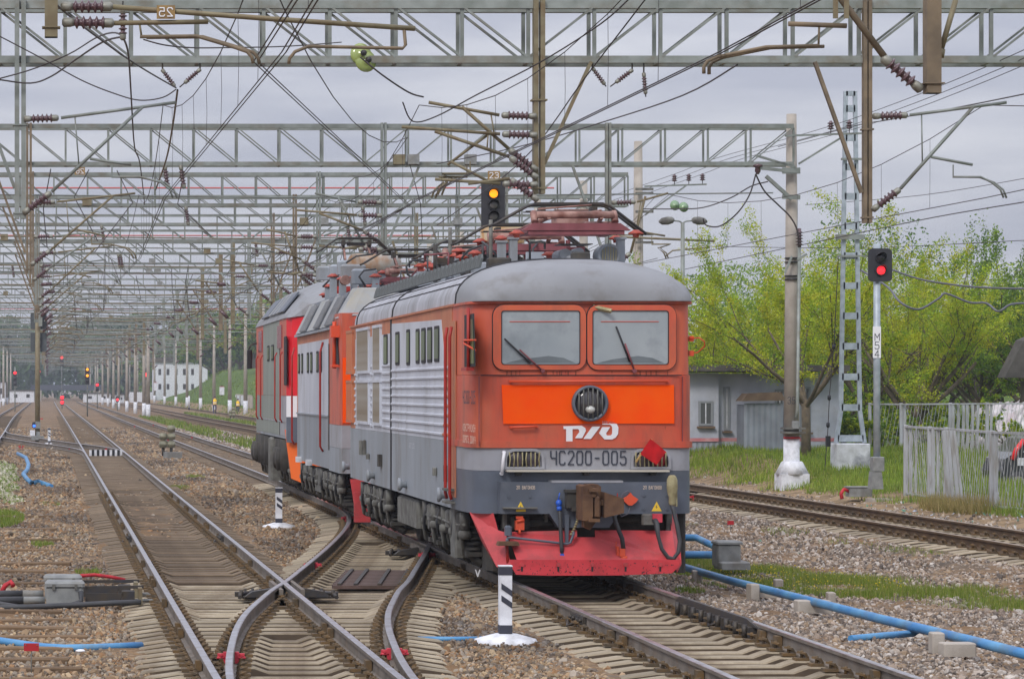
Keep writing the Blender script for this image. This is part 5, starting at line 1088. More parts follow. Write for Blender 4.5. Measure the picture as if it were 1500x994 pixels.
for i, yb in enumerate(BOT):
    Y = 6*F/(VY-yb); near = i < 4
    xr = XR if i != 2 else 18.9; xl_ = -4.5 if i == 0 else -7.5
    if i == 0: xr = 22
    lab = f'{ORD[i]} steel lattice gantry counted from the camera, spanning all the tracks' if i < 7 else 'distant steel lattice gantry over the tracks, one of many merging together'
    g = thing('overhead_gantry',lab,'gantry',(XR,Y,0),0,'lattice gantries carrying the overhead wires',world=True); G.append((g,Y))
    truss(g,Y,xl_,xr,1.22 if i == 0 else 1.12 if i < 3 else 1.3,8.93 if i < 2 else 8.3,near=near,ct=.13 if i < 1 else .1,w=.065 if i < 1 else .05)
    # masts
    if i == 0:
        for x in (-4.3,21.9): conc_mast(g,x,Y,-.3,10.2)
    else:
        z0 = float(gz(XR,Y)); conc_mast(g,(0,19.88,19.3,19.55)[i] if i < 4 else 19.75,Y+.05,max(z0,-.1) if i < 2 else z0,10.1+.25*(i%3) if i > 1 else 9.85)
        conc_mast(g,-7.5,Y,-.3,9.8)
        if i > 13: conc_mast(g,10.3+RN.uniform(-.3,.3),Y+.3,-.3,ZT_)
    hs = [(-.5,1,5.6),(8.93,-1,5.55),(14.9,1,5.3)]
    for j, (hx, s, zb) in enumerate(hs):
        hx += RN.uniform(-.12,.12)*(i > 1); zb += RN.uniform(-.15,.35)*(i > 0)
        if i == 0: zb = (5.6,6.05,5.52)[j]
        if i > 9 and j == 2 and i%2: continue
        mm = RN.choice(['galv','galv','rustpost','olive']) if i > 2 else 'galv' if i and j else 'rustpost' if i else ('galv','olive','rustpost')[j]
        tx = float((cA,cL,cR1)[j](Y))+(.0 if j < 2 else .9 if i == 0 else .2)
        if i < 6:
            hanger(g,Y,hx,zb,wd=(.2,.2,.15)[j] if i == 0 else .15,m=mm,brace=(-1,1,-1)[j])
            zz = (5.72,6.5,5.78)[j] if i == 0 else zb+.25
            bracket(g,Y-.5,hx,tx,zz,7.45 if not (i == 0 and j == 0) else 7.4,7.7,'galv' if (i+j)%2 == 0 else 'olive',zc=5.95)
            if j == 1 and i < 3: bracket(g,Y-.58,hx,tx-.5,6.35,7.1,7.25,'olive',False); bracket(g,Y-.62,hx,tx+.1,5.95,6.2,6.3,'olive',i == 0)
        else:
            q = MB(); q.bar((hx,Y,zb),(hx,Y,ZT_),.2 if i < 12 else .24); q.tube([(hx+s*.2,Y,7.5),(tx,Y,7.7)],.04,4); q.tube([(hx+s*.2,Y,zb+.25),(tx-s*.5,Y,7.6)],.04,4); q.tube([(hx+s*1.1,Y,6.5),(tx-s*.2,Y,6.3),(tx,Y,6.0)],.035,4); q.build('drop_post',M[mm],g)
            q = MB(); q.cyl((hx+s*.25,Y,7.5),(hx+s*.75,Y,7.55),.09,n=6); q.cyl((hx+s*.25,Y,zb+.3),(hx+s*.6,Y,zb+.65),.09,n=6); q.build('insulator',M['ins'],g)
    if 1 <= i < 22:                                      # small fittings on the beam: floodlight boxes and hanging insulators
        for k in range(3):
            x = RN.uniform(-3,16); MB().box((x,Y-.4,ZB_+.1),(.3,.25,.26)).build('light_box',M['boxgrey' if k else 'olive'],g)
        for z, x0_, x1_ in ((7.55+.2*(i%2),-6.8,19.4),(6.25+.15*(i%3),.3,8.3))[:2 if i > 2 else 1]:
            MB().tube([(x0_,Y+.1,z),((x0_+x1_)/2,Y+.1,z-.12),(x1_,Y+.1,z)],.016+.002*i,4).build('cross_span_wire',M['galv' if i%2 else 'olive'],g)
        for k in range(2):
            x = RN.uniform(-3,12); a = Vector((x,Y-.35,ZB_-.1)); b = Vector((x+.1,Y-.35,ZB_-.8)); 
            if i < 7: put_ins(g,a,b,g)
    if i in (3,6,9,13): MB().tube([(-7,Y+.2,ZT_+.35),(18.5,Y+.2,ZT_+.35)],.03,4).build('signal_cable',mat('red_cable',S(190,96,90),.6),g)
# fittings of the first gantry: V-strings of insulators below the beam, number plates
g1, Y1 = G[0]
def PWv(px, py, Y=None): return PW(px,py,Y or Y1-.3)
for a, b in (((238,103),(257,128)),((293,102),(263,128)),((868,100),(888,127)),((926,103),(894,127)),((943,108),(946,142))):
    A_, B_ = PWv(*a), PWv(*b); ln = (B_-A_).length; q = MB(); q.tube([PWv(a[0],93),A_],.015,4); q.tube([A_.lerp(B_,.75),B_],.012,4); st = q.build('suspension_string',M['darksteel'],g1); put_ins(st,A_.lerp(B_,.04),B_,st,'b',.62)
ins_mesh(4,.4,'b',.11)
for px, py in ((528,80),(535,90)): A_ = PWv(px,py); q = MB(); q.lathe(A_,(.3,-1,.1),[(.05,-.12),(.06,-.02),(.2,0),(.205,.03),(.12,.06),(.05,.08),(.03,.12)],18); dc = q.build('glass_disc',M['gins'],g1); MB().lathe(A_+Vector((-.04,-.14,-.01)) if False else A_-Vector((.3,-1,.1)).normalized()*-.13,(.3,-1,.1),[(.03,0),(.06,.01),(.05,.06),(.02,.09)],10).build('disc_cap',M['darksteel'],dc)
def number_plate(par, px, py, w_, h_, Y, txt, rev, m='olive'):
    c = PW(px,py,Y); pl_ = MB().box(c,(w_,.012,h_)).build('number_plate',mat('tarnished_plate',S(158,128,76),.6,0,S(120,96,64),9,.5),par)
    s = -1 if rev else 1
    tm = text_mesh(txt,h_*.62,'plate_number',M['whitel'],pl_,(c.x-s*w_*.36,c.y-.012*1,c.z-h_*.31),(s,0,0),(0,0,1),width=w_*.72,bold=.2,ext=.004*(1 if not rev else -1))
number_plate(g1,723.5,257,.22,.16,Y1-.62,'23',False)
number_plate(G[1][0],117,250.5,.27,.2,G[1][1]-.7,'26',True)
# nearest gantry: its beam is above the picture, its drop posts and brackets hang into it
Y0 = 30.5
g0 = thing('overhead_gantry','gantry whose beam is above the picture and whose two thick posts hang into view','gantry',(XR,Y0,0),0,'lattice gantries carrying the overhead wires',world=True)
truss(g0,Y0,-4.5,22,1.22,9,near=False,ct=.15,w=.09)
for x in (-4.3,21.9): conc_mast(g0,x,Y0,-.3,10)
def pt(mb, pts, Y, r, n=7): return mb.tube([PW(a,b,Y) for a,b in pts],r,n)
for px, pb, wd in ((75,55,.135),(1365.5,137,.15)):
    p = PW(px,pb,Y0); q = MB(); q.bar((p.x,Y0,p.z),(p.x,Y0,8.45),wd,wd); q.box((p.x,Y0,p.z+.02),(wd*.9,wd*1.1,.04)); q.box((p.x,Y0,p.z+.1),(wd*1.4,wd*1.3,.012)); q.build('drop_post',M['rustpost' if px > 1000 else 'olive'],g0)
q = MB(); pt(q,[(163,10),(400,28),(608,42)],Y0,.028); pt(q,[(163,34),(305,32)],Y0,.026); pt(q,[(204,33),(207,52)],Y0,.012,5); b0 = q.build('bracket_arm',M['olive'],g0)
for t in (0,.07): q = MB(); q.tube([PW(a,b,Y0)+Vector((t,t,0)) for a,b in ((205,54),(288,53),(345,70),(362,76),(369,84),(371,93))],.02,6); q.build('steady_arm',M['rustpost'],b0)
q = MB(); pt(q,[(592,44),(594,66),(590,71),(452,68),(432,76),(424,86),(423,94)],Y0,.018,6); q.build('steady_arm',M['rustpost'],b0)
put_ins(b0,PW(96,10,Y0),PW(160,10,Y0),b0,'a',.85); put_ins(b0,PW(98,33,Y0),PW(160,34,Y0),b0,'a',.85)
number_plate(b0,243,18,.19,.14,Y0-.04,'25',True)
q = MB(); pt(q,[(1302,92),(1225,-10),(1180,-60)],Y0,.036); pt(q,[(1155,35),(1240,38)],Y0,.027); pt(q,[(1200,38),(1199,66)],Y0,.012,5); b1 = q.build('bracket_arm',M['rustpost'],g0)
put_ins(b1,PW(1345,128,Y0),PW(1300,90,Y0),b1,'a',.85)
for t in (0,.07): q = MB(); q.tube([PW(a,b,Y0)+Vector((t,t,0)) for a,b in ((1200,67),(1122,69),(1052,83),(1036,90),(1031,98),(1031,108))],.02,6); q.build('steady_arm',M['rustpost'],b1)
for x in (1222,1238): q = MB(); a = PW(x,14,Y0); q.box((a.x,Y0-.05,a.z),(.05,.02,.2)); q.build('clevis_plate',M['olive'],b1)
q = MB(); pt(q,[(1400,0),(1378,75)],Y0+.1,.03); pt(q,[(1378,72),(1376,84)],Y0+.1,.05); q.build('post_brace',M['olive'],g0)
q = MB(); A_, B_ = PW(180,2,Y0+8), PW(180,52,Y0+8); q.tube([A_,B_],.01,4); st = q.build('suspension_string',M['darksteel'],g0); put_ins(st,PW(180,14,Y0+8),B_,st,'b',.7)
# ------------------------------------------------------------ wires above each track
def line(label, c, sup, zc=6.0, off=0., y_end=560, wires=2, droppers=True, zs=7.7, zg=.16):
    t = thing('overhead_line',label,'overhead wire',(float(c(sup[0]))+off,sup[0],0),world=True)
    zig = lambda i: (zg if i%2 else -zg)
    for k in range(wires):
        q = MB(); q.tube([(float(c(y))+off+zig(i)+k*.045,y,zc) for i,y in enumerate(sup)],.0085 if k == 0 else .0085,4,caps=False); q.build('contact_wire',M['wire'],t)
    q = MB(); dq = MB(); P = []
    for i, (a, b) in enumerate(zip(sup,sup[1:])):
        n = 8 if b-a < 60 else 6; sag = min(1.0,.0011*(b-a)**2+.15)
        xa, xb = float(c(a))+off+zig(i), float(c(b))+off+zig(i+1)
        for k in range(n): 
            s = k/n; P.append((xa+(xb-xa)*s,a+(b-a)*s,zs-4*sag*s*(1-s)))
            if droppers and k and a < 330: x, y, z = P[-1]; dq.tube([(x,y,z),(x+.015,y+.05,(z+zc)/2),(x,y+.02,zc)],.004+.004*(a > 120),3,caps=False)
    P.append((float(c(sup[-1]))+off,sup[-1],zs)); q.tube(P,.0085,4,caps=False); q.build('messenger_wire',M['wire'],t)
    if dq.v: dq.build('dropper',M['wire'],t,kind='stuff')
    return t
YS = [Y for _, Y in G]
sup = [2.,Y0]+[YS[i] for i in (0,1,3,5,7,9,11,13,15,17,19,21,23,26)]
line('double overhead wire above the main running track, sagging between the gantries',cA,sup)
line('overhead wires above the locomotives, touched by no raised pantograph',cL,sup)
line('overhead wire above the siding, crossing in front of the trees',lambda y: cR1(y)+.55,[20.]+sup[2:],wires=1)
line('overhead wire above the farthest siding beside the concrete masts',cR2,sup[3:],wires=1)
line('overhead wire above the edge track beyond the flowering hump',cB,[60.]+sup[3:],wires=1)
line('crossover overhead wire slanting from the main track to the locomotive track',lambda y: 2.2+np.clip(np.asarray(y,float)-31.4,0,24.5)*.19,[26,31.4,55.9,66],zs=7.3,droppers=False,zg=0.)
def cable(label, pts, r=.012, m='wire', name='feeder_cable', grp=None):
    P = [PW(a,b,y) for a,b,y in pts]; n = len(P); Q_ = []
    for i in range(n-1):
        p0, p1, p2, p3 = P[max(i-1,0)], P[i], P[i+1], P[min(i+2,n-1)]
        for k in range(5): t = k/5; Q_.append(.5*((2*p1)+(p2-p0)*t+(2*p0-5*p1+4*p2-p3)*t*t+(3*p1-p0-3*p2+p3)*t**3))
    Q_.append(P[-1]); o = MB().tube(Q_,r,5,caps=False).build(name,M[m]); o['label'] = label; o['category'] = 'cable'
    if grp: o['group'] = grp
    return o
cable('thin cable drooping from the picture edge to the V of insulators',[(-30,38,53),(60,85,53),(120,118,53),(170,138,53),(205,147,53),(238,143,53),(258,131,53)])
cable('thick dark cable running down from the topmost post to the V of insulators',[(60,-20,31),(88,12,33),(150,60,40),(205,98,47),(258,129,53)],.014)
cable('looping double feeder cable rising to a hanging insulator, upper strand',[(-40,125,53),(40,104,53),(100,80,52),(140,56,48),(165,48,42),(180,53,38.5)],.013)
cable('looping feeder cable hanging lowest beside the thick post',[(-30,112,53),(0,117,53),(45,122,53),(75,112,51),(110,88,47),(150,62,42),(180,54,38.5)],.015)
cable('vertical jumper cable hanging from an insulator down past two brackets',[(180,54,38.5),(188,80,42),(192,140,50),(197,215,60),(205,240,70),(212,300,90)],.015)
cable('red brown jumper cable running down from the V of insulators',[(260,132,53),(252,190,58),(243,235,66),(228,278,76)],.02,'rustpost')
cable('short jumper cable curving under the steady arm',[(210,58,31),(240,66,31),(280,70,31.5),(330,70,33),(420,68,36),(500,62,40)],.008)
cable('cable loop hanging from the concrete mast with the number',[(1107,255,77),(1098,285,77),(1080,312,77),(1055,331,77.5),(1035,330,78),(1030,320,78)],.02)
cable('cable running from the green glass insulators to the numbered concrete mast',[(940,306,88),(990,306,86),(1030,304,84),(1070,290,81),(1100,273,78),(1125,266,77.6)],.018)
cable('cable swinging down the numbered concrete mast to its wire box',[(1107,255,77),(1120,280,77.4),(1140,300,77.8),(1158,318,77.9),(1168,338,77.9),(1170,362,78)],.022)
cable('twisted grey cable looping low in front of the trees',[(1262,396,82),(1300,420,78),(1318,442,76),(1345,453,76),(1375,437,76),(1386,430,76),(1420,443,76),(1445,444,76),(1462,456,75),(1480,446,75),(1505,444,75)],.03,'wiregrey')
cable('grey cable strung almost level in front of the trees',[(1305,394,78),(1345,408,77),(1390,416,76),(1440,421,75),(1510,423,74)],.026,'wiregrey')
cable('thin wire slanting across the trees below the siding bracket',[(1000,395,100),(1120,370,86),(1240,345,76),(1370,318,66),(1500,296,58)],.012)
for k, (a, b) in enumerate((((1010,360),(1500,352)),((1180,300),(1520,258)))): cable('thin telegraph wire strung behind the numbered concrete mast, '+('lower' if k == 0 else 'upper')+' one',[(a[0],a[1],110),((a[0]+b[0])/2,(a[1]+b[1])/2+7,100),(b[0],b[1],90)],.011)
cable('pair of feeder wires slanting up beyond the siding bracket',[(1140,215,90),(1250,185,78),(1300,176,70),(1400,158,60),(1510,136,52)],.013)
cable('feeder wire climbing from the bracket tubes over the locomotives',[(640,240,66),(760,215,60),(880,180,52),(1000,140,43),(1080,95,37)],.012)
cable('steep feeder wire crossing the top of the picture',[(640,330,80),(760,240,62),(860,110,48),(960,-20,40)],.012)
cable('feeder wire hanging from the glass discs to the bracket end',[(528,84,52),(560,110,52),(598,135,52.5),(620,142,53)],.016)
cable('feeder wire with a kink between bracket tubes over the second locomotive',[(590,150,52),(605,178,52.5),(640,170,53),(700,138,52),(790,92,50),(880,35,45),(930,-10,42)],.013)
for k in range(26):                                      # slack jumpers and leads among the far gantries
    i = RN.randrange(1,12); Y = YS[i]; x = RN.uniform(-2,14); a = (x,Y-.4,RN.uniform(8.2,8.6)); 
    pts = [a,(x+RN.uniform(-.4,.5),Y-.2,7.4+RN.uniform(-.4,.3)),(x+RN.uniform(-.7,.9),Y+RN.uniform(-1,1),RN.uniform(5.9,6.9))]
    o = MB().tube(pts,.014+.003*(i > 5),4,caps=False).build('jumper_lead',M['wire']); o['label'] = 'slack jumper lead hanging below the '+(ORD[i] if i < 7 else 'distant')+' lattice gantry among the wires'; o['category'] = 'cable'; o['group'] = 'jumper leads hanging from the gantries'
# ------------------------------------------------------------ fittings of the numbered concrete mast (part of the second gantry)
g2, Y2 = G[1]; mx = 19.88; zb2 = float(gz(mx,Y2))
q = MB(); q.box((mx,Y2,zb2+.12),(.75,.75,.5)); q.lathe((mx,Y2,zb2+.36),(0,0,1),[(.46,0),(.3,.3),(.26,.34)],8); q.build('pedestal',M['white'],g2)
text_mesh('35',.17,'mast_number',M['letter'],g2,(mx-.17,Y2-.225,2.12),(1,0,0),(0,0,1),width=.2,bold=.16,ext=.01)
def p2(px,py,dy=0): return PW(px,py,Y2+dy)
q = MB(); a = p2(1159,641); q.tube([(mx,Y2,a.z-.02),(mx,Y2,a.z+.03)],.225,12); q.build('red_band',M['redp'],g2)
for py in (378,384,404,409): q = MB(); a = p2(1159,py); q.tube([(mx,Y2,a.z-.015),(mx,Y2,a.z+.015)],.195,12); q.build('mast_strap',M['black'],g2)
for y0, y1 in ((627,631),(633,638)): q = MB(); a = p2(1159,y0); q.box((mx,Y2-.1,a.z),(.55,.5,.05)); q.build('mast_clamp',M['grime2'],g2)
q = MB(); q.box(p2(1165,622,-.3),(.17,.14,.2),ch=.02); q.build('cable_box',M['boxgrey'],g2)
q = MB(); pt(q,[(1171,362),(1168,600),(1166,612)],Y2-.26,.045,6); q.bar(p2(1168,380,-.3),p2(1182,372,-.3),.03,.06); q.bar(p2(1150,400,-.3),p2(1160,375,-.3),.05); q.build('conduit',M['galv'],g2)
q = MB(); q.lathe(p2(1171,362,-.26),(0,0,1),[(.05,0)]+[v for k in range(5) for v in ((.05,.05+.08*k),(.11,.07+.08*k),(.05,.1+.08*k))]+[(.05,.5)],10); q.build('pin_insulator',M['ins'],g2)
q = MB(); q.bar(p2(1112,246,-.3),p2(1170,252,-.3),.09,.08); q.bar(p2(1122,258,-.3),p2(1160,292,-.3),.1,.09); q.bar(p2(1108,228,-.3),p2(1165,245,-.3),.06); q.bar(p2(1146,288,-.3),p2(1172,289,-.3),.06,.12); q.bar(p2(1146,250,-.3),p2(1172,250,-.3),.06,.16); q.build('side_crossarm',M['galv'],g2)
q = MB(); q.lathe(p2(1110,240,-.3),(0,0,-1),[(.05,0),(.13,.03),(.13,.07),(.07,.1),(.08,.2),(.03,.28)],12); q.build('hanging_insulator',M['ins'],g2)
def wire_arm(par, Y, x0, x1, py0, py1, pins, brace):
    q = MB(); q.bar(PW(x0,py0,Y),PW(x1,py1,Y),.05,.05); q.bar(PW(brace[0],brace[1],Y),PW(brace[2],brace[3],Y),.06,.05); ar = q.build('wire_crossarm',M['galv'],par)
    for px in pins:
        c = PW(px,py0+(py1-py0)*(px-x0)/(x1-x0),Y); q = MB(); q.lathe(c,(0,0,1),[(.012,0),(.012,.12)]+[v for k in range(3) for v in ((.05,.13+.07*k),(.1,.15+.07*k),(.05,.18+.07*k))]+[(.03,.36)],9); q.build('pin_insulator',M['ins'],ar)
wire_arm(g2,Y2-.3,1150,1272,199,195,(1217,1244,1267),(1170,240,1235,200))
g3, Y3 = G[2]
wire_arm(g3,Y3-.3,944,1035,273,270,(988,1009,1029),(945,315,1005,272))
q = MB()
for py in (277,283,310,343,355): q.bar(PW(931,py,Y3-.3),PW(957,py,Y3-.3),.07,.08)
q.build('mast_clamp',M['grime2'],g3)
q = MB(); pt(q,[(890,346),(1046,353)],Y3-3,.04,5); pt(q,[(975,375),(985,367),(1040,362)],Y3-3,.025,5); q.build('bracket_arm',M['olive'],g3)
for px, py in ((988,301),(1001,303.5)): q = MB(); q.lathe(PW(px,py,90.5),(.2,-1,.1),[(.05,-.1),(.06,-.02),(.15,0),(.16,.03),(.06,.07),(.02,.12)],16); q.build('glass_disc',mat('green_glass_disc',S(120,150,110),.1,spec=.8),g3)
# three telegraph wires along the mast tops
for k, (xa, xb) in enumerate(((1217,988),(1244,1009),(1267,1029))):
    cable('thin telegraph wire between the mast crossarms, '+('closest to the tracks','the middle of three','outermost of three')[k],[(xa+420,10,45),(xa+180,118,58),(xa,184.5,Y2-.3),(xb+60,232,88),(xb,255,Y3-.3),(xb-130,300,110)],.008)
# ------------------------------------------------------------ free-standing lattice mast
Yl = 82.7; c0 = PW(1245.5,690,Yl); zl = float(gz(c0.x,Yl)); lm = thing('lattice_mast','pale grey ladder-like lattice mast on a white concrete block by the signal','mast',(c0.x,Yl,zl),0,world=True)
q = MB(); q.box((c0.x,Yl,zl+.25),(.94,.7,.9),ch=.02); q.build('concrete_block',mat('chipped_white_block',S(216,218,224),.85,0,S(186,188,190),4,.5,dirt=S(52,56,78),dscale=1.6,damt=.85,bump=.2),lm)
zt = H+(VY-134)*Yl/F; z0 = zl+.72
hwd = lambda z: .28-.15*min(1,(z-z0)/(zt-z0))+.12*max(0,1-(z-z0)/.5)
for s in (-1,1): 
    q = MB(); zs_ = np.linspace(z0,zt,12)
    for a, b in zip(zs_,zs_[1:]): q.bar((c0.x+s*hwd(a),Yl,a),(c0.x+s*hwd(b),Yl,b),.11,.1)
    q.build('leg',M['galvp'],lm)
z = z0+.12
while z < zt+.02:
    w_ = hwd(z)*2; MB().box((c0.x,Yl-.02,z),(w_-.02,.06,.19)).build('rung_plate',M['galvp'],lm); z += .87-.04*(z-z0)/(zt-z0)*1.5
MB().box((c0.x,Yl-.02,zt-.06),(hwd(zt)*2,.06,.14)).build('rung_plate',M['galvp'],lm)
for py, a, b in ((347,1224,1266),(375,1227,1256),(233,1232,1268)): q = MB(); q.bar(PW(a,py,Yl-.12),PW(b,py,Yl-.12),.07,.14 if py == 347 else .06); q.build('crossarm',M['galv'],lm)
q = MB(); pt(q,[(1228,376),(1222,500),(1215,580),(1213,625),(1208,690)],Yl-.3,.012,4); guy = q.build('guy_wire',M['wire'],lm)
q = MB()
for py, px in ((508,1221.5),(582,1214.7),(622,1213)): a = PW(px,py,Yl-.3); q.lathe(a,(0,0,1),[(.02,-.08),(.05,-.05),(.05,.05),(.02,.08)],8)
q.box(PW(1213,646,Yl-.3),(.12,.1,.3)); q.build('guy_tensioner',M['black'],guy)
# ------------------------------------------------------------ light signals
M['signal'] = mat('signal_black', S(44,44,50), .5, 0, S(54,54,58), 5, .5)
M['red_on'] = mat('lit_red_lens',(1,.02,.03),.3,emit=(1,.02,.03,1.7)); M['yel_on'] = mat('lit_yellow_lens',(1,.4,.02),.3,emit=(1,.30,.01,1.25)); M['blue_on'] = mat('lit_blue_lens',(.02,.1,1),.3,emit=(.02,.12,1,3.)); M['off'] = mat('unlit_lens',S(44,42,44),.15)
def head(par, c, w_, h_, lamps, r, dirn=-1, hood=True):
    """backboard with hooded lamps; c = centre, lamps = [(dz, material)]"""
    q = MB(); q.prism(rounded(-w_/2,w_/2,-h_/2,h_/2,min(.1,w_*.2)),c,(1,0,0),(0,0,1),(0,.05,0)); bd = q.build('backboard',M['signal'],par)
    for dz, m in lamps:
        a = Vector(c)+Vector((0,dirn*.0,dz)); q = MB(); q.lathe(a+Vector((0,-.004,0)),(0,-1,0),[(r*1.25,0),(r*1.25,.05),(r,.06)],16); lo = q.build('lamp_housing',M['signal'],bd)
        q = MB(); q.lathe(a+Vector((0,-.066,0)),(0,-1,0),[(r,0),(r*.8,.02),(.01,.03)],16); q.build('lens',m,lo)
        if hood:
            q = MB(); R1, R2 = r*1.3, r*1.2; A1 = [PI*k/10-.25*(1-k/5) for k in range(11)]
            q.loft([[a+Vector((R_*math.cos(t),-.05-d*max(.15,math.sin(t)),R_*math.sin(t))) for t in A1] for R_, d in ((R1,0),(R1,r*2.0),(R2,r*2.0),(R2,0))],closed=False,smooth=False); q.build('hood',M['signal'],lo)
    return bd
Ys_ = 70.; b = PW(1284.5,720,Ys_); zg = float(gz(b.x,Ys_)); sg = thing('railway_signal','two-lamp signal showing red on a grey post with a white M54 plate','signal',(b.x,Ys_,zg),0,world=True)
def p5(px,py,dy=0): return PW(px,py,Ys_+dy)
q = MB(); q.tube([p5(1284.5,692),p5(1284.5,357)],.083,12); q.build('post',M['galvp'],sg)
head(sg,p5(1289.5,388,-.14),.565,.79,[(.17,M['off']),(-.13,M['red_on'])],.1)
MB().box(p5(1284.5,501,-.09),(.19,.012,.75)).build('plate',M['whitel'],sg)
for k, ch in enumerate('М54'): text_mesh(ch,.165,'plate_letter',M['letter'],sg,p5(1281.6,498.5+12.3*k,-.098),(1,0,0),(0,0,1),width=.1,bold=.16,ext=.003)
q = MB(); q.box(p5(1285,679,-.02),(.27,.3,.34),ch=.02); q.build('relay_box',M['boxgrey'],sg); q = MB(); q.prism([(-.15,0),(.15,0),(.11,.42),(-.11,.42)],p5(1285,716,-.15),(1,0,0),(0,0,1),(0,.3,0)); q.build('post_foot',M['boxgrey'],sg)
q = MB(); q.box((b.x+.05,Ys_-.05,zg-.02),(.5,.6,.16)); q.build('concrete_pad',M['conc'],sg)
q = MB(); q.bar(p5(1232,375),p5(1278,375),.04); q.build('stay',M['galv'],sg)
# signal with the lit yellow lamp, standing beyond the locomotive
Yq = 72.; sg2 = thing('railway_signal','signal with one yellow lamp lit above two grey hooded lamps, over the locomotive roofs','signal',(PW(722,0,Yq).x,Yq,-.25),0,world=True)
q = MB(); q.tube([(PW(722,0,Yq).x,Yq+.12,-.3),PW(722,270,Yq+.12)],.09,10); q.build('post',M['galv'],sg2)
bq = head(sg2,PW(722.5,306,Yq),.58,1.4,[(.37,M['yel_on']),(.1,mat('grey_lamp_glass',S(96,94,92),.2)),(-.18,mat('grey_lamp_glass_low',S(90,88,86),.2)),(-.45,M['off'])],.105)
def far_signal(px, ybase, heads, label, Yd, pw=.07):
    p = PW(px,570,Yd); t = thing('railway_signal',label,'signal',(p.x,Yd,-.26),0,world=True)
    top = min(h_[0] for h_ in heads); q = MB(); q.tube([(p.x,Yd+.1,-.3),PW(px,top-6,Yd+.1)],pw,6); q.build('post',M['galvp' if Yd < 300 else 'galv'],t)
    k = Yd/F
    for y0, y1, wpx, lamps in heads:
        c = PW(px,(y0+y1)/2,Yd); head(t,c,wpx*k,(y1-y0)*k,[((-(ly-(y0+y1)/2))*k,M[m]) for ly, m, r in lamps],lamps[0][2]*k,hood=False)
far_signal(213,590,[(541,557,7,[(548.5,'red_on',3.4),(543,'off',2)])],'distant mast signal with a big bright red lamp, in front of the white building',330)
far_signal(128,590,[(538,563,6.5,[(541,'yel_on',2.1),(550,'yel_on',2.6),(558,'off',2)])],'distant mast signal with two amber lamps lit one above the other',300)
far_signal(142.5,590,[(560,573,5,[(563.5,'red_on',2.1),(569,'off',1.6)])],'small distant signal with a red lamp, between the amber signal and the masts',420)
far_signal(90.5,590,[(518,536,6,[(523.5,'red_on',2.4),(532,'off',1.8)])],'distant signal whose red lamp sits high above the main track',480)
far_signal(91,589,[(578,593,4,[(582,'red_on',2.7),(589,'red_on',2.)])],'distant pair of red lamps low over the main track',410)
far_signal(22,590,[(543,565,5,[(546,'red_on',2.2),(554,'off',1.8),(562,'off',1.8)])],'distant three-lamp signal with its top red lamp lit, left of the tall brown signal mast',360)
far_signal(57.5,590,[(540,550,4,[(544,'red_on',1.7)])],'tiny distant red signal just behind the brown signal mast',420)
far_signal(172,590,[(580,589,4,[(585,'red_on',1.8)])],'low distant signal with a red lamp at the foot of the concrete masts',380)
# signal mast seen from behind, with shunting lamp and boxes at its foot
Ym = 152.; b = PW(55,640,Ym); sm = thing('signal_mast','brown signal mast seen from behind, two dark boards, blue lamp near its foot','signal',(b.x,Ym,-.26),0,world=True)
def p6(px,py,dy=0): return PW(px,py,Ym+dy)
q = MB(); q.tube([(b.x,Ym,-.3),p6(55,457)],.13,10); q.build('post',M['olive'],sm)
for y0, y1 in ((458,482),(487,515)):
    q = MB(); q.prism(rounded(-.42,.42,0,(y1-y0)*Ym/F,.08),p6(56.5,y1,.2),(1,0,0),(0,0,1),(0,.05,0)); bd = q.build('backboard',mat('board_back_paint',S(86,92,96),.6,0,S(70,76,80),6,.5),sm)
    for k in range(3): MB().box(p6(56.5,y1-4-(y1-y0-8)*k/2,.1),(.2,.16,.2),ch=.03).build('lamp_case',M['boxgrey'],bd)
q = MB(); q.box(p6(55.5,622,-.2),(.26,.2,.36)); q.box(p6(55.5,636,-.2),(.2,.2,.3)); q.build('relay_box',M['boxgrey'],sm)
q = MB(); q.box(p6(49.5,622,-.2),(.16,.14,.3),ch=.03); hd_ = q.build('shunt_lamp_case',M['signal'],sm); q = MB(); q.lathe(p6(50,623.5,-.28),(0,-1,0),[(.065,0),(.05,.02),(.01,.03)],10); q.build('lens',M['blue_on'],hd_)
q = MB(); q.box(p6(55,641,-.5),(.66,.5,.22)); q.build('concrete_pad',M['boxgrey'],sm); q = MB(); q.box(p6(47.5,634,-.4),(.26,.16,.3)); q.build('white_case',M['white'],sm); MB().box(p6(61,613,-.2),(.14,.08,.05)).build('red_tag',M['redp'],sm)
# ------------------------------------------------------------ striped marker posts
def marker(px, pyb, label, z=-.24, k=1.):
    p = PG(px,pyb,z); t = thing('marker_post',label,'marker post',p,RN.uniform(-.06,.06),'black and white marker posts between the tracks')
    q = MB(); q.lathe((0,0,-.03),(0,0,1),[(.36*k,0),(.35*k,.04),(.33*k,.07),(.12*k,.125)],8); q.build('base',M['white'],t)
    w_ = .135*k; hb = .1*k; q = MB(); q.box((0,0,hb+.36*k),(w_,w_,.72*k)); po = q.build('post',M['white'],t)
    for a, b in ((0,.09),(.63,.725)): MB().box((0,0,hb+(a+b)/2*k),(w_+.006,w_+.006,(b-a)*k)).build('dark_band',M['blackp'],po)
    for z_ in (.30,.43): MB().prism([(-w_*.36,z_*k+.05),(w_/2,z_*k-.03),(w_/2,z_*k+.035),(-w_*.36,z_*k+.115)],(0,-w_/2-.001,hb),(1,0,0),(0,0,1),(0,-.004,0)).build('dark_stripe',M['blackp'],po)
    MB().box((0,0,hb+.728*k),(w_+.012,w_+.012,.012)).build('cap',M['white'],po)
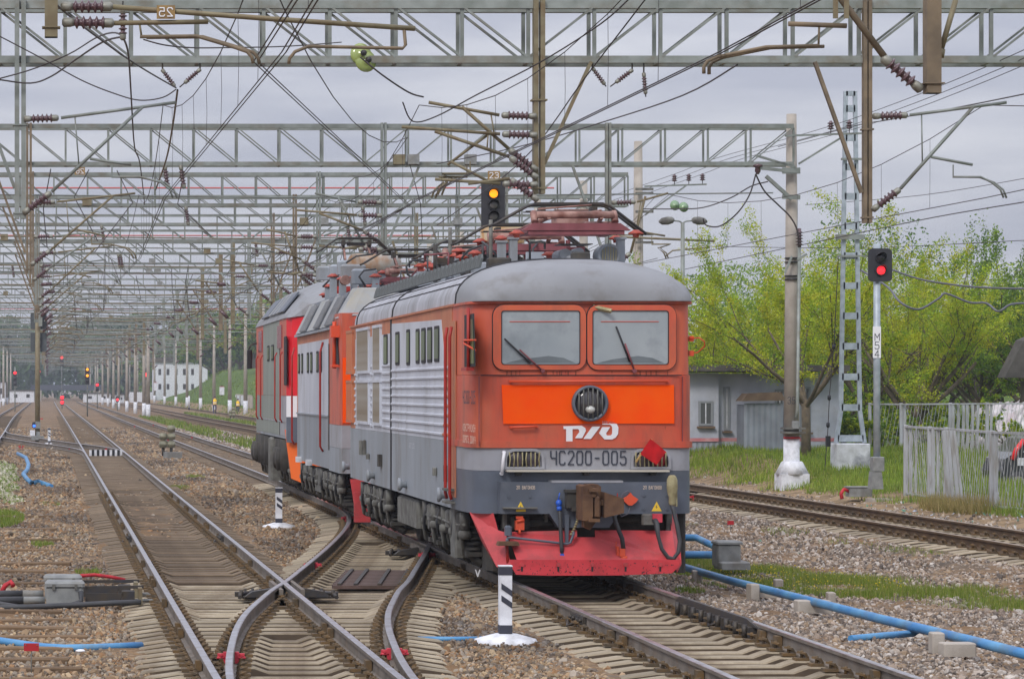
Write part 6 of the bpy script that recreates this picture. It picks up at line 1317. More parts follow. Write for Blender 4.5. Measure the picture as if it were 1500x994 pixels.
marker(740,940,'striped post on a white slab, close in front of the leading locomotive'); marker(408.5,772,'striped post on a white slab left of the crossover, nearer the third locomotive',k=.95); marker(72,651,'small striped post beside the foot of the brown signal mast')
# striped board across the main track
bs = thing('striped_board','black and white striped board lying between the rails of the main track','board',PG(155,668,-.2))
for k in range(13): MB().box((-.62+.103*k,0,.14),(.1,.05,.24)).build('stripe_panel',M['white'] if k%2 == 0 else M['black'],bs)
MB().box((0,.04,.14),(1.34,.03,.2)).build('back_rail',M['black'],bs)
# ------------------------------------------------------------ canister stacks beside the track
def canister(px, pyb, label, k=1., n=(2,3)):
    p = PG(px,pyb,-.26); t = thing('cable_terminal',label,'trackside terminal',p)
    MB().box((.22*k,0,.12*k),(.75*k,.5,.28*k)).build('base_block',M['boxgrey'],t)
    for j, (x, c) in enumerate(((-.16,n[0]),(.16,n[1]))):
        MB().cyl((x*k,0,.1),(x*k,0,.5*k),.06*k,n=8).build('stem',M['grime'],t)
        for i in range(c): MB().lathe((x*k,0,.42*k+.31*k*i),(0,0,1),[(.07*k,0),(.15*k,.02),(.15*k,.09*k),(.17*k,.1*k),(.17*k,.19*k),(.15*k,.2*k),(.15*k,.26*k),(.08*k,.28*k)],12).build('canister',mat('olive_canister',S(148,146,124),.6,0,S(118,116,96),5,.5) if 'olive_canister' not in bpy.data.materials else bpy.data.materials['olive_canister'],t)
canister(245,671,'olive canister stack on a grey block between the main track and locomotive track'); canister(1015-675,616,'paler canister stack between the far sidings near the workers',.9)
# ------------------------------------------------------------ blue pipes, boxes and blocks
def ground_tube(label, pts, r, name='water_pipe', cat='pipe', m='bluep', z=None):
    P = []
    for a in pts:
        p = PG(a[0],a[1],(a[2] if len(a) > 2 else -.26+r)); P.append(p)
    o = MB().tube(P,r,8).build(name,M[m]); o['label'] = label; o['category'] = cat; return o
ground_tube('long blue pipe lying on concrete blocks beside the locomotive track',[(975,822,-.12),(1070,850,-.12),(1130,865,-.12),(1200,883,-.13),(1290,906,-.13),(1345,919,-.14),(1420,937,-.14),(1560,972,-.14)],.055)
ground_tube('short blue branch pipe joining the long pipe from the gravel',[(1246,935),(1300,930),(1338,927),(1346,921,-.15)],.04)
ground_tube('bent blue pipe entering the top of the grey trackside box',[(985,787,.0),(1020,787,.0),(1034,794,-.03),(1052,802,-.08)],.06)
cable('pale thin cable lying over the timbers and ballast beside the main track',[(-20,772,0) if False else (-20,766,55),(40,782,52),(110,786,51),(190,783,51.5)],.012,'wiregrey') if False else None
ground_tube('straw-coloured cable lying across the timbers to the rail joint',[(-30,770),(20,780),(70,786),(130,783),(195,781)],.012,'ground_cable','cable','olive')
ground_tube('black cable lying across the timbers below the straw-coloured one',[(-30,772),(15,788),(60,794),(120,797),(165,795)],.012,'ground_cable','cable','rubber')
ground_tube('straight blue pipe entering the side of the grey trackside box',[(980,812,-.1),(1050,812,-.1)],.06)
ground_tube('blue pipe running across the planks to the sleepers, behind a red plate',[(-30,935),(0,938),(40,944),(62,947),(95,949),(140,948),(208,945)],.042)
ground_tube('thin blue pipe between the sleepers and the striped post',[(612,935),(660,935.5),(706,935)],.028)
ground_tube('kinked blue pipe bent down from the flowering hump',[(26,664,.05),(38,670,.05),(42,680,.0),(40,688,-.1),(34,694,-.14),(40,702,-.18),(47,707,-.18),(56,705,-.2),(75,712,-.22)],.07)
def block(px, pyb, w_, h_, d, label, grp='concrete pipe supports along the blue pipe', nm='concrete_block'):
    p = PG(px,pyb,-.27); o = MB().box((0,0,h_/2),(w_,d,h_),ch=.012).build(nm,M['conc']); o.location = p; o.rotation_euler = (0,0,RN.uniform(-.2,.2)); o['label'] = label; o['category'] = 'block'; o['group'] = grp
for px, py, w_, h_, lb in ((1021,852,.14,.17,'small concrete block under the blue pipe, closest to the plough'),(1103,879,.12,.22,'upright concrete block under the blue pipe, second from the plough'),(1122,874,.34,.12,'low concrete slab beside the second upright block'),(1190,897,.42,.16,'concrete slab under the blue pipe, below the grass patch'),(1217,880,.1,.12,'small block behind the pipe at the grass edge'),(1372,956,.13,.22,'upright concrete block under the far end of the blue pipe'),(1402,960,.34,.14,'low slab beside the last upright block'),(1140,858,.12,.1,'little block just behind the blue pipe')): block(px,py,w_,h_,.2,lb)
t = thing('trackside_box','grey cast trackside box where two blue pipes enter','junction box',PG(1064,831,-.26))
MB().box((0,0,.2),(.36,.4,.34),ch=.02).build('case',M['boxgrey'],t); MB().box((.01,0,.395),(.4,.44,.05),ch=.02).build('lid',M['boxgrey'],t); MB().box((.06,-.12,.05),(.46,.5,.12),ch=.02).build('foot',M['boxgrey'],t)
t = thing('trackside_box','flat grey box with a red hose at the foot of the M54 signal','junction box',PG(1258,728,-.1)); MB().box((0,0,.13),(.55,.4,.22),ch=.02).build('case',M['boxgrey'],t); MB().box((0,0,.25),(.6,.44,.03)).build('lid',M['boxgrey'],t); MB().tube([(-.27,-.1,.15),(-.4,-.15,.2),(-.47,-.15,.1),(-.45,-.18,-.03)],.045,7).build('red_hose',M['redp'],t)
def red_plate(px, pyb, hpx, w_, h_, label):
    p = PG(px,pyb,-.26); k = p.y/F; t = thing('marker_plate',label,'marker plate',p,RN.uniform(-.15,.15)); MB().tube([(0,0,-.05),(0,0,hpx*k)],.006,5).build('stake',M['grime2'],t); MB().box((0,-.012,hpx*k),(w_,.01,h_)).build('plate',mat('dull_red_plate',S(168,24,34),.6),t)
    for s in (-1,1): MB().cyl((s*w_*.38,-.018,hpx*k+h_*.3),(s*w_*.38,-.026,hpx*k+h_*.3),.006,n=6).build('screw',M['grime2'],t)
red_plate(46,990,43,.145,.075,'red plate on a thin stake among the planks, in front of the blue pipe'); red_plate(1070,775,10,.13,.08,'red plate on a stake in the gravel beside the locomotive nose')
# point machines
pm = thing('point_machine','pair of grey cast point machines with conduits beside the main track','point machine',PG(95,892,-.26))
k = pm.location.y/F
def lp(px,py,y=0): return ((px-95)*k,y,(892-py)*k)
for dy, dx, hz, nm in ((0,0,0,''),(1.15,-.02,.0,'')):
    q = MB(); q.box((.0+dx,dy+.22,.17),(.47,.36,.24),ch=.03); cs = q.build('machine_case',M['boxgrey'],pm)
    MB().box((.0+dx,dy+.22,.315),(.5,.4,.07),ch=.03).build('machine_lid',M['boxgrey'],cs)
    for s in (-1,1): MB().box((s*.14+dx,dy+.02,.28),(.035,.03,.07)).build('latch',M['grime2'],cs)
    MB().cyl((-.25+dx,dy+.2,.1),(-.52+dx,dy+.2,.1),.05,n=10).build('conduit',M['boxgrey'],cs); MB().cyl((-.52+dx,dy+.2,.1),(-1.3+dx,dy+.2,.09),.05,n=8).build('black_conduit',M['rubber'],cs)
    q = MB(); q.prism([(.26,.07),(.68,.07),(.74,.19),(.26,.2)],(dx,dy+.1,0),(1,0,0),(0,0,1),(0,.02,0)); q.bar((.26+dx,dy+.34,.25),(1.0+dx,dy+.34,.26),.03,.04); q.bar((.8+dx,dy+.1,.13),(.8+dx,dy+.34,.13),.16,.18); q.build('drive_bracket',M['darksteel'],cs)
    q = MB(); q.bar((.95+dx,dy+.05,.05),(.95+dx,dy+.05,.26),.05,.05); q.bar((.95+dx,dy+.36,.05),(.95+dx,dy+.36,.26),.05,.05); q.bar((.95+dx,dy+.05,.24),(.95+dx,dy+.36,.24),.05,.04); q.build('guide_frame',M['olive'],cs)
    MB().tube([(.78+dx,dy+.2,.1),(1.1+dx,dy+.2,.1),(1.2+dx,dy+.2,.06)],.022,6).build('throw_rod',M['boxgrey'],cs)
MB().tube([(-1.2,-.25,.03),(-.5,-.3,.05),(.2,-.3,.08),(.6,-.28,.1),(.95,-.26,.11)],.035,7).build('foot_pipe',M['rubber'],pm)
MB().tube([(-1.2,-.1,.14),(-.6,-.14,.04),(0,-.14,.04),(.2,-.08,.1),(.2,-.0,.22)],.035,7).build('feed_hose',M['rubber'],pm)
MB().tube([(.2,1.6,.32),(.4,1.65,.33),(.62,1.68,.3),(.8,1.7,.26)],.026,6).build('red_hose',M['redp'],pm)
rc = MB(); rc.tube([(0,0,.0),(.05,0,.1),(.13,0,.15),(.16,-.05,.1)],.035,7); o = rc.build('red_coupling',M['redp']); o.location = PG(2,868,-.24); o['label'] = 'red coupling lying at the picture edge beside the conduits'; o['category'] = 'coupling'
# half-buried timbers
for k, (px, py, ln) in enumerate(((44,758,1.2),(40,776,1.35),(50,792,1.2),(46,806,1.25),(52,826,1.3),(40,838,1.3),(48,856,1.1),(42,876,1.2),(40,898,1.05),(58,910,1.0),(62,921,1.15),(70,934,1.1),(52,952,1.0),(44,968,1.0),(60,982,1.0),(46,996,1.0))):
    p = PG(px,py,-.24); o = MB().box((0,0,0),(ln+.5,.17 if k%3 else .12,.1),ch=.015).build('old_timber',M['wood']); o.location = (p.x-.35,p.y,-.25+RN.uniform(-.01,.012)); o.rotation_euler = (RN.uniform(-.05,.05),RN.uniform(-.02,.02),RN.uniform(-.05,.05))
    o['label'] = 'half-buried old timber, '+('first second third fourth fifth sixth seventh eighth ninth tenth eleventh twelfth thirteenth fourteenth fifteenth last'.split()[k])+' from the far end of the row'; o['category'] = 'timber'; o['group'] = 'old timbers half buried beside the point machines'
# street lamp
b = PW(1000,570,90); sl = thing('street_lamp','street lamp with two cobra heads behind the leading locomotive','street lamp',(b.x,90,0),0,world=True)
q = MB(); q.tube([(b.x,90,-.1),PW(1000,326,90)],[.09,.06],10); q.build('pole',M['galv'],sl)
for s, px in ((-1,983),(1,1018)):
    q = MB(); q.tube([PW(1000,327,90),PW(1000+s*5,324,90),PW(px,323,90)],.025,6); ar = q.build('arm',M['galv'],sl)
    q = MB(); a = PW(px,322,90); q.lathe(a-Vector((s*.1,0,0)),(s,0,-.12),[(.04,0),(.1,.06),(.13,.2),(.11,.38),(.03,.48)],10); q.build('lamp_head',M['grime2'],ar)
# ------------------------------------------------------------ building beyond the siding
M['wallw'] = mat('greyish_render', S(188,192,202), .85, 0, S(166,170,182), 1.2, .5, dirt=S(140,138,136), dscale=1.5, damt=.5)
M['corr'] = mat('corrugated_sheet', S(150,156,166), .6, .1, S(134,138,146), 2, .5)
M['roofd'] = mat('dark_felt_roof', S(92,88,84), .9, 0, S(74,70,66), 3, .5)
M['brownroof'] = mat('brown_awning', S(122,102,82), .8, 0, S(104,84,66), 4, .5)
Yb = 96.; b = PW(1100,570,Yb); bd = thing('railway_hut','low pale grey building with a brown porch awning, behind the numbered concrete mast','building',(b.x,Yb,0),0,world=True)
def pb(px,py,dy=0): return PW(px,py,Yb+dy)
def wallbox(px0, px1, py0, z0, nm, m, dy=0., dep=5.):
    a, c = pb(px0,py0), pb(px1,py0); return MB().box(((a.x+c.x)/2,Yb+dy+dep/2,(a.z+z0)/2),(c.x-a.x,dep,a.z-z0)).build(nm,m,bd)
wallbox(960,1049.5,546,0.,'side_wall',M['wallw'],-.3); wallbox(1050,1229,547,0.,'wall',M['wallw'])
a, c = pb(955,540), pb(1234,540); MB().box(((a.x+c.x)/2,Yb+2.2,a.z+.02),(c.x-a.x,6.2,.2)).build('roof',M['roofd'],bd)
def corrugated(px0, px1, py0, py1, dy):
    x0, x1 = pb(px0,0).x, pb(px1,0).x; z1, z0 = pb(0,py0).z, pb(0,py1).z; n = int((x1-x0)/.09); q = MB(); P = []
    for k in range(n+1): x = x0+(x1-x0)*k/n; P.append((x,Yb+dy-(.035 if k%2 else 0)))
    q.loft([[(x,y,z) for x,y in P] for z in (z0,z1)],closed=False); return q.build('corrugated_panel',M['corr'],bd)
corrugated(962,1049,648,700,-.31)
po = wallbox(1079,1134,592,0.,'porch',M['corr'],-1.1,1.2); corrugated(1078,1134.5,590,690,-1.12)
q = MB(); q.prism([(pb(1073,587).x,pb(1073,587).z),(pb(1136,586).x,pb(1136,586).z),(pb(1130,574).x,pb(1130,574).z),(pb(1082,576).x,pb(1082,576).z)],(0,Yb-1.3,0),(1,0,0),(0,0,1),(0,.9,0)); q.build('awning',M['brownroof'],bd)
for px0, px1, py0, py1, dy in ((1020,1041,587,623,-.3),(1060,1069,566,630,0),(1135,1149,570,632,0),(1172,1187,566,632,0)):
    p, r = pb(px0,py1), pb(px1,py0); q = MB(); oo = [(p.x,p.z),(r.x,p.z),(r.x,r.z),(p.x,r.z)]; ii_ = [(p.x+.07,p.z+.07),(r.x-.07,p.z+.07),(r.x-.07,r.z-.07),(p.x+.07,r.z-.07)]
    ring_plate(q,ii_,oo,Yb+dy-.05,Yb+dy+.01); fr = q.build('window',mat('grey_window_frame',S(132,136,140),.7) if 'grey_window_frame' not in bpy.data.materials else bpy.data.materials['grey_window_frame'],bd); plate(MB(),ii_,Yb+dy-.02,.012).build('pane',mat('dark_window_pane',S(82,84,84),.15) if 'dark_window_pane' not in bpy.data.materials else bpy.data.materials['dark_window_pane'],fr)
    MB().box(((p.x+r.x)/2,Yb+dy-.08,p.z-.05),(r.x-p.x+.1,.16,.06)).build('sill',M['brownroof'],fr); MB().bar(((p.x+r.x)/2,Yb+dy-.03,p.z+.07),((p.x+r.x)/2,Yb+dy-.03,r.z-.07),.03,.03).build('mullion',M['white'],fr)
for px0, px1, dy in ((962,1049,-.355),(1050,1079,-.006),(1135,1229,-.006)):
    a, c = pb(px0,646), pb(px1,641); MB().box(((a.x+c.x)/2,Yb+dy,(a.z+c.z)/2),(c.x-a.x,.012,c.z-a.z)).build('red_stripe',mat('pale_red_stripe',S(186,108,112),.8,0,S(196,150,150),3,.5),bd)
# dark roof of a shed at the picture edge, pale heap, parked car
sh = thing('shed','dark sloping shed roof showing at the picture edge above the fence','shed',(PW(1500,570,104).x,104,.4),0,world=True)
q = MB(); q.prism([(PW(1472,553,104).x,PW(0,553,104).z),(PW(1500,498,104).x,PW(0,498,104).z),(PW(1560,470,104).x,PW(0,470,104).z),(PW(1620,553,104).x,PW(0,553,104).z)],(0,104,0),(1,0,0),(0,0,1),(0,.9,0)); q.build('roof',M['roofd'],sh)
MB().box((PW(1560,570,104).x,104.5,1.5),(2.6,.7,2.6)).build('wall',mat('shed_boards',S(110,100,90),.9),sh)
gx, gy = np.meshgrid(np.linspace(0,1,60),np.linspace(0,1,26)); ph = NR.uniform(0,6.28,12)
hh = np.sin(np.clip(gy,0,1)*PI*.5)*(1.5+.5*gx)*sstep(0,.16,gx); bump = sum(np.sin(gx*f1*9+ph[k])*np.sin(gy*f2*7+ph[k+6]) for k, (f1,f2) in enumerate(((2,1),(3.1,2),(5,3.3),(7,4.1),(9,6),(12,8))))*.05+NR.normal(0,.035,gx.shape)
V = np.c_[(PW(1420,0,99).x+gx*3.6+bump*.5).ravel(),(98.6+gy*1.2-bump).ravel(),(.3+hh+bump).ravel()]; k_ = np.arange(25*60).reshape(25,60)[:,:-1].ravel()
o = pymesh('bag_heap',V,np.c_[k_,k_+1,k_+61,k_+60],mat('white_plastic_bags',S(220,218,222),.6,0,S(186,172,178),2.5,.5,dirt=S(150,150,140),dscale=3,damt=.6),None,label='pale heap of white bags and sheets behind the rear fence'); o['category'] = 'heap'
Yc = 78.; cr_ = thing('parked_car','dark parked car with a red tail lamp, half hidden behind the front mesh fence','car',(PW(1510,570,Yc).x,Yc,.1),0,world=True)
def pc(px,py,dy=0): return PW(px+22,py,Yc+dy)
q = MB(); xs_ = [1446,1452,1470,1500,1560,1600]; prf = [(1446,712),(1444,690),(1450,672),(1466,662),(1482,642),(1500,634),(1545,632),(1572,650),(1605,664),(1610,712)]
q.prism([(pc(a,0).x,pc(0,b_).z) for a,b_ in prf],(0,Yc,0),(1,0,0),(0,0,1),(0,1.6,0)); q.build('body',mat('dark_car_paint',S(56,58,64),.25,0,S(48,50,54),3,.5,coat=.4),cr_)
plate(MB(),[(pc(a,0).x,pc(0,b_).z) for a,b_ in ((1476,662),(1490,645),(1520,640),(1540,641),(1548,662))],Yc-.01,.012).build('side_window',M['glass'],cr_)
q = MB(); q.tube([pc(1461,673,-.03),pc(1467,658,-.03),pc(1478,644,-.03)],.07,6); q.build('tail_lamp',M['red_on'] if False else mat('tail_lamp_plastic',S(226,40,44),.2),cr_)
q = MB(); q.box(pc(1490,676,-.03),(.8,.06,.2),ch=.02); q.build('bumper',M['white'],cr_)
for px in (1470,1580): q = MB(); q.lathe(pc(px,706,-.02),(0,1,0),[(.26,0),(.3,.03),(.3,.2),(.1,.2)],16); wl = q.build('wheel',M['rubber'],cr_); MB().lathe(pc(px,706,-.03),(0,-1,0),[(.17,0),(.15,.01),(.03,.02)],12).build('rim',M['inscap'],wl)
# ------------------------------------------------------------ mesh fences
M['fpost'] = mat('pale_weathered_post', S(176,180,186), .8, 0, S(158,158,156), 3, .5, dirt=S(128,122,112), dscale=3, damt=.6, stretch=(3,3,.5))
def fence(nm, label, pts, ht, loc, slats=(), pitch=.15, lean=.35):
    """pts: [(px, Y, zground)] of the posts; panels of wire between them"""
    t = thing(nm,label,'fence',loc,0,world=True); P = [Vector(((a-VX)*y/F,y,z)) for a,y,z in pts]
    for p in P: MB().box((p.x,p.y,p.z+ht/2),(.1,.09,ht),ch=.01).build('post',M['fpost'],t)
    for a, b in zip(P,P[1:]):
        q = MB(); u = b-a; n = max(3,int(u.length/pitch)); hh = Vector((0,0,ht-.12))
        for k in range(n+1):
            s = k/n; e = s+lean/u.length
            lo, hi = a+u*s+Vector((0,0,.08)), a+u*min(1,e)+Vector((0,0,.08))+hh*min(1,(1-s)/(e-s) if e > 1 else 1)
            q.tube([lo,hi],.0075,3,caps=False)
            e2 = s-lean*2.2/u.length
            if k%3 == 0: lo, hi = a+u*s+Vector((0,0,.08)), a+u*max(0,e2)+Vector((0,0,.08))+hh*min(1,s/(s-e2) if e2 < 0 else 1); q.tube([lo,hi],.006,3,caps=False)
        q.build('wire_mesh',M['fpost'],t)
        f = MB(); f.bar(a+Vector((0,0,ht-.04)),b+Vector((0,0,ht-.04)),.07,.05); f.build('top_rail',M['fpost'],t); f = MB(); f.bar(a+Vector((0,0,.06)),b+Vector((0,0,.06)),.04,.04); f.build('bottom_rail',M['fpost'],t)
    for px, Y, z, w_, tilt in slats:
        x = (px-VX)*Y/F; MB().bar((x,Y,z),(x+tilt,Y,z+ht*.96),w_*.7,.04).build('slat',M['fpost'],t)
    return t
fence('mesh_fence','front mesh fence of pale posts and leaning slats beside the siding',[(1327,69.5,-.02),(1362,67.5,-.03),(1386,66,-.03),(1453,63,-.06),(1512,61,-.06)],1.68,(20.3,68,0),
      [(1334,69.2,0,.1,0),(1341,69,0,.06,.02),(1367,67,0,.1,0),(1374,66.8,0,.08,.0),(1390,65.7,-.03,.16,-.1),(1397,65.5,-.03,.1,-.14),(1404,65.2,-.03,.12,-.16),(1410,65,-.03,.07,-.18),(1459,62.8,-.06,.12,.0)])
fence('mesh_fence','rear mesh fence running behind the front one below the trees',[(1274,98,.3),(1320,97,.3),(1392,95,.32),(1446,93,.34),(1520,91,.35)],1.75,(29,96,.3),
      [(1281,97.9,.3,.1,0),(1325,97,.3,.14,0)]+[(1396+7*k,94.8,.32,.12,.02*(k%3)) for k in range(6)]+[(1452,92.9,.34,.1,0)])
# ------------------------------------------------------------ trees
LEAF = attr_mat('young_leaf', .6, 'tint', 'GEOMETRY', .35)
M['bark'] = mat('grey_brown_bark', S(104,92,74), .9, 0, S(76,68,56), 5, .5, bump=.4, bscale=20, dirt=S(134,120,92), dscale=3, damt=.5)
def leaf_quads(C, s, cols, name, parent, kind=None, **kw):
    n = len(C); u = NR.normal(0,1,(n,3)); u /= np.linalg.norm(u,axis=1)[:,None]; v = np.cross(u,NR.normal(0,1,(n,3))); v /= np.linalg.norm(v,axis=1)[:,None]+1e-9
    s = (s*NR.uniform(.55,1.3,n))[:,None]; V = np.stack([C-u*s,C+v*s*.5,C+u*s,C-v*s*.5],1).reshape(-1,3)
    return pymesh(name,V,np.arange(4*n).reshape(n,4),LEAF,cols,parent,kind=kind,**kw)
YG = np.array([S(176,186,44),S(162,182,46),S(188,192,56),S(144,172,46),S(180,178,42),S(126,154,44)])
DG = np.array([S(100,132,46),S(114,144,48),S(86,118,48),S(128,154,50),S(78,106,44)])
BG = np.array([S(86,112,62),S(72,98,58),S(98,120,64),S(66,90,54)])
def tree(label, base, h, spread, nl, nleaf, ls, pal, fork=.18, seed=1, up=.75, r0=.16, droop=0., nm='tree', grp=None, parts=True):
    r = random.Random(seed); t = thing(nm,label,'tree',base,0,grp); q = MB(); tw = []
    def grow(p, d, ln, rad, depth):
        pts = [p]; rr = [rad]; n = 4
        for k in range(n):
            d = (d+Vector((r.gauss(0,.13),r.gauss(0,.13),r.gauss(.03,.1)-droop*(depth > 1)))).normalized(); p = p+d*ln/n; pts.append(p); rr.append(rad*(1-.14*(k+1)))
        q.tube(pts,rr,6 if depth < 2 else 4 if depth < 3 else 3,caps=False)
        if depth >= 2: tw.extend((a,b,depth) for a, b in zip(pts,pts[1:]))
        if depth < 4:
            for k in range(3 if depth < 3 else 2):
                a = r.randint(1,n); e = (d+Vector((r.gauss(0,.6),r.gauss(0,.6),r.gauss(.12,.32)))).normalized(); grow(pts[a],e,ln*r.uniform(.5,.78),rr[a]*.6,depth+1)
    q.tube([(0,0,-.2),(.02,.01,h*fork*.5),(0,0,h*fork)],[r0*1.25,r0*1.05,r0],9)
    for k in range(nl):
        a = 2*PI*k/nl+r.uniform(-.4,.4); d = Vector((math.cos(a)*spread/h*1.5*r.uniform(.5,1.1),math.sin(a)*spread/h*1.5*r.uniform(.5,1.1),up)).normalized()
        grow(Vector((0,0,h*fork*r.uniform(.75,1.))),d,h*r.uniform(.36,.46),r0*.55,1)
    q.build('trunk',M['bark'],t)
    A = np.array([a[:] for a,_,_ in tw]); B = np.array([b_[:] for _,b_,_ in tw]); i = NR.integers(0,len(A),nleaf); s = NR.random((nleaf,1)); C = A[i]+(B[i]-A[i])*s+NR.normal(0,h*.012,(nleaf,3))
    cl = NR.integers(0,len(pal),len(A))[i]; leaf_quads(C,ls,pal[cl]*NR.uniform(.75,1.2,(nleaf,1)),'crown',t); return t
def tpos(px, Y): x = (px-VX)*Y/F; return (x,Y,float(gz(x,Y))-.05)
tree('slender yellow-green tree growing in front of the pale building, beside the numbered mast',tpos(1180,90),8.0,4.2,7,36000,.04,YG,.22,3,.75,.13)
tree('spreading yellow-green tree with bare twigs above the rear fence, many dark limbs',tpos(1342,101),8.5,5.0,9,44000,.042,YG,.12,8,.7,.2)
tree('tall yellow-green tree between the lattice mast and the building',tpos(1268,108),8.5,5.0,8,36000,.045,YG,.2,14,.75,.15)
tree('yellow-green tree beside the street lamp, rising over the locomotive side',tpos(1075,106),7.9,5.0,8,38000,.044,YG,.16,22,.7,.13)
tree('bushy fresh-green tree above the white heap',tpos(1440,112),7.8,4.4,8,24000,.055,np.vstack([YG[:2],DG[1:4]]),.2,31,.7,.15)
tree('fresh-green tree at the picture edge over the shed roof',tpos(1510,110),8.4,4,8,22000,.055,DG,.2,37,.8,.15)
g_ = 'dense greener trees behind the yellow-green ones'
for k, (px, Y, h_) in enumerate(((1015,128,5.6),(1052,134,6.6),(1105,130,6.4),(1150,138,7.2),(1205,132,6.6),(1250,140,7.4),(1312,134,7.0),(1370,140,7.6),(1425,134,7.4),(1470,142,9.0),(1500,136,8.6))):
    tree('dense green tree in the rear row, '+('first from the locomotive','behind the street lamp side of the building','above the awning of the building','behind the numbered mast','between numbered mast and lattice mast','behind the lattice mast','behind the M54 signal','behind the tree with many limbs','above the rear fence slats','tall one above the white heap','last one over the shed')[k],tpos(px,Y),h_*1.04,5.6,9,24000,.07,np.vstack([YG,DG[:2]]) if k%2 else np.vstack([DG,YG[:4]]),.15,50+k,.6,.15,grp=g_)
for k, (px, Y, h_, w_) in enumerate(((1290,99.5,2.4,2.),(1380,98.5,2.2,2.),(1235,98.5,2.3,1.6),(1470,97,2.0,2.),(1330,104,3.2,2.6),(1420,104,3,2.6),(1255,106,3.2,2.6))):
    tree(('low bush','leafy bush','wide bush','small bush','thick bush','broad bush','tall bush')[k]+' filling the gap '+('under the tree with many limbs','behind the rear fence slats','between the lattice mast and the building','in front of the white heap','at the foot of the spreading tree','beside the white heap','behind the M54 signal')[k],tpos(px,Y),h_,w_,6,5200,.06,np.vstack([YG[:2],DG[:2]]),.08,80+k,.5,.05,nm='bush')
# far bank of the line: trees on the green slope, woods beyond
for k, (px, Y, h_) in enumerate(((372,470,13),(352,500,15),(330,520,14),(318,545,17),(300,680,20),(284,690,20),(392,440,11),(410,430,11),(262,700,19))):
    x = (px-VX)*Y/F; tree(('bright','tall','broad','round','dark','high','low','leafy','far')[k]+' green tree on the slope beyond the concrete masts',(x,Y,float(gz(x,Y))),h_,h_*.6,7,9000,.36,np.vstack([YG[:2],DG]) if k%3 == 0 else DG,.12,120+k,.6,.3)
def wood(name, label, x0, x1, y0, y1, h0, h1, n, s, pal):
    nt_ = int((x1-x0)/2); tx = NR.uniform(x0,x1,nt_); ty = NR.uniform(y0,y1,nt_); th = NR.uniform(h0,h1,nt_); i = NR.integers(0,nt_,n); a = NR.random(n)**.6
    rr = 4.6*np.sqrt(np.clip(1-(a*1.05-.35)**2,.05,1))*NR.random(n)**.5; an = NR.uniform(0,6.28,n); C = np.c_[tx[i]+rr*np.cos(an),ty[i]+rr*np.sin(an),th[i]*a]
    leaf_quads(C,s,pal[NR.integers(0,len(pal),nt_)][i]*NR.uniform(.7,1.2,(n,1)),name,None,kind='stuff',label=label)
wood('far_wood','hazy far woods closing the line beyond the bridge',-75,75,740,900,13,22,52000,1.05,BG)
wood('far_wood','hazy woods beside the line beyond the white building',20,70,630,760,14,22,26000,.75,np.vstack([BG,DG[:2]]))
wood('far_wood','hazy woods at the picture edge beyond the edge track',-45,-9,560,760,8,14,20000,.75,BG)
wood('far_wood','woods behind the trees beyond the fence',45,150,175,300,9,14,130000,.13,np.vstack([DG,YG[:3]]))
wood('far_wood','dark green woods closing the green slope beyond the masts',40,70,480,600,15,22,42000,.5,np.vstack([DG,DG,YG[:1]]))
# ------------------------------------------------------------ far buildings and bridge
Yw = 600.; wb = thing('white_building','long white building with a dark roof beyond the far concrete masts','building',(PW(278,570,Yw).x,Yw,-.3),0,world=True)
def wbx(px0,px1,py0,py1,nm,m,dy=0.,dep=12.):
    a, c = PW(px0,py0,Yw), PW(px1,py1,Yw); return MB().box(((a.x+c.x)/2,Yw+dy+dep/2,(a.z+c.z)/2),(c.x-a.x,dep,a.z-c.z)).build(nm,m,wb)
wbx(226,304,530,592,'wall',M['white']); wbx(222,308,523,530,'roof',M['roofd'],-.5,13); wbx(258,263,519,523,'chimney',M['redp'],2,1)
for a in range(6): wbx(232+12*a,236+12*a,540,549,'window',M['darksteel'],-.05,.1); wbx(232+12*a,236+12*a,562,570,'window',M['darksteel'],-.05,.1)
wbx(190,224,574,589,'side_wing',M['white'],-4,6)
br = thing('overbridge','dark bridge crossing the line at its far end with a pale gap beneath','bridge',(PW(95,570,690).x,690,0),0,world=True)
a, c = PW(58,563.5,690), PW(140,571.5,690); MB().box(((a.x+c.x)/2,694,(a.z+c.z)/2),(c.x-a.x+4,8,a.z-c.z)).build('deck',mat('bridge_steel',S(70,74,84),.7),br)
for px in (56,142): p = PW(px,570,690); MB().box((p.x,694,1.0),(1.6,9,2.6)).build('abutment',M['conc'],br)
for a, b, c, d, Y, lb in ((14,50,572,589,520,'low white hut beside the edge track, far off'),(122,162,576,589,560,'low white hut between the amber signal and the masts'),(-20,8,560,588,540,'pale box-like hut at the picture edge, far off'),(166,182,578,590,500,'small white cabin at the foot of the far masts')):
    p, r = PW(a,c,Y), PW(b,d,Y); t = thing('trackside_hut',lb,'hut',((p.x+r.x)/2,Y,r.z)); MB().box((0,1.5,(p.z-r.z)/2),(r.x-p.x,3,p.z-r.z)).build('wall',M['white'],t); MB().box((0,1.5,p.z-r.z+.08),(r.x-p.x+.4,3.4,.16)).build('roof',M['roofd'],t)
    for s in (-.25,.25): MB().box((s*(r.x-p.x),-.01,(p.z-r.z)*.55),((r.x-p.x)*.14,.03,(p.z-r.z)*.3)).build('window',M['darksteel'],t)
fc = thing('panel_fence','pale concrete panel fence at the foot of the green slope beyond the masts','fence',(22,330,-.2))
for k in range(16): MB().box((-.6+.35*k,k*7.6-20,1.0),(.06,7.5,1.9)).build('panel',M['white'] if k%3 else M['conc'],fc); MB().box((-.78+.35*k,k*7.6-23.8,1.05),(.2,.2,2.1)).build('post',M['conc'],fc)
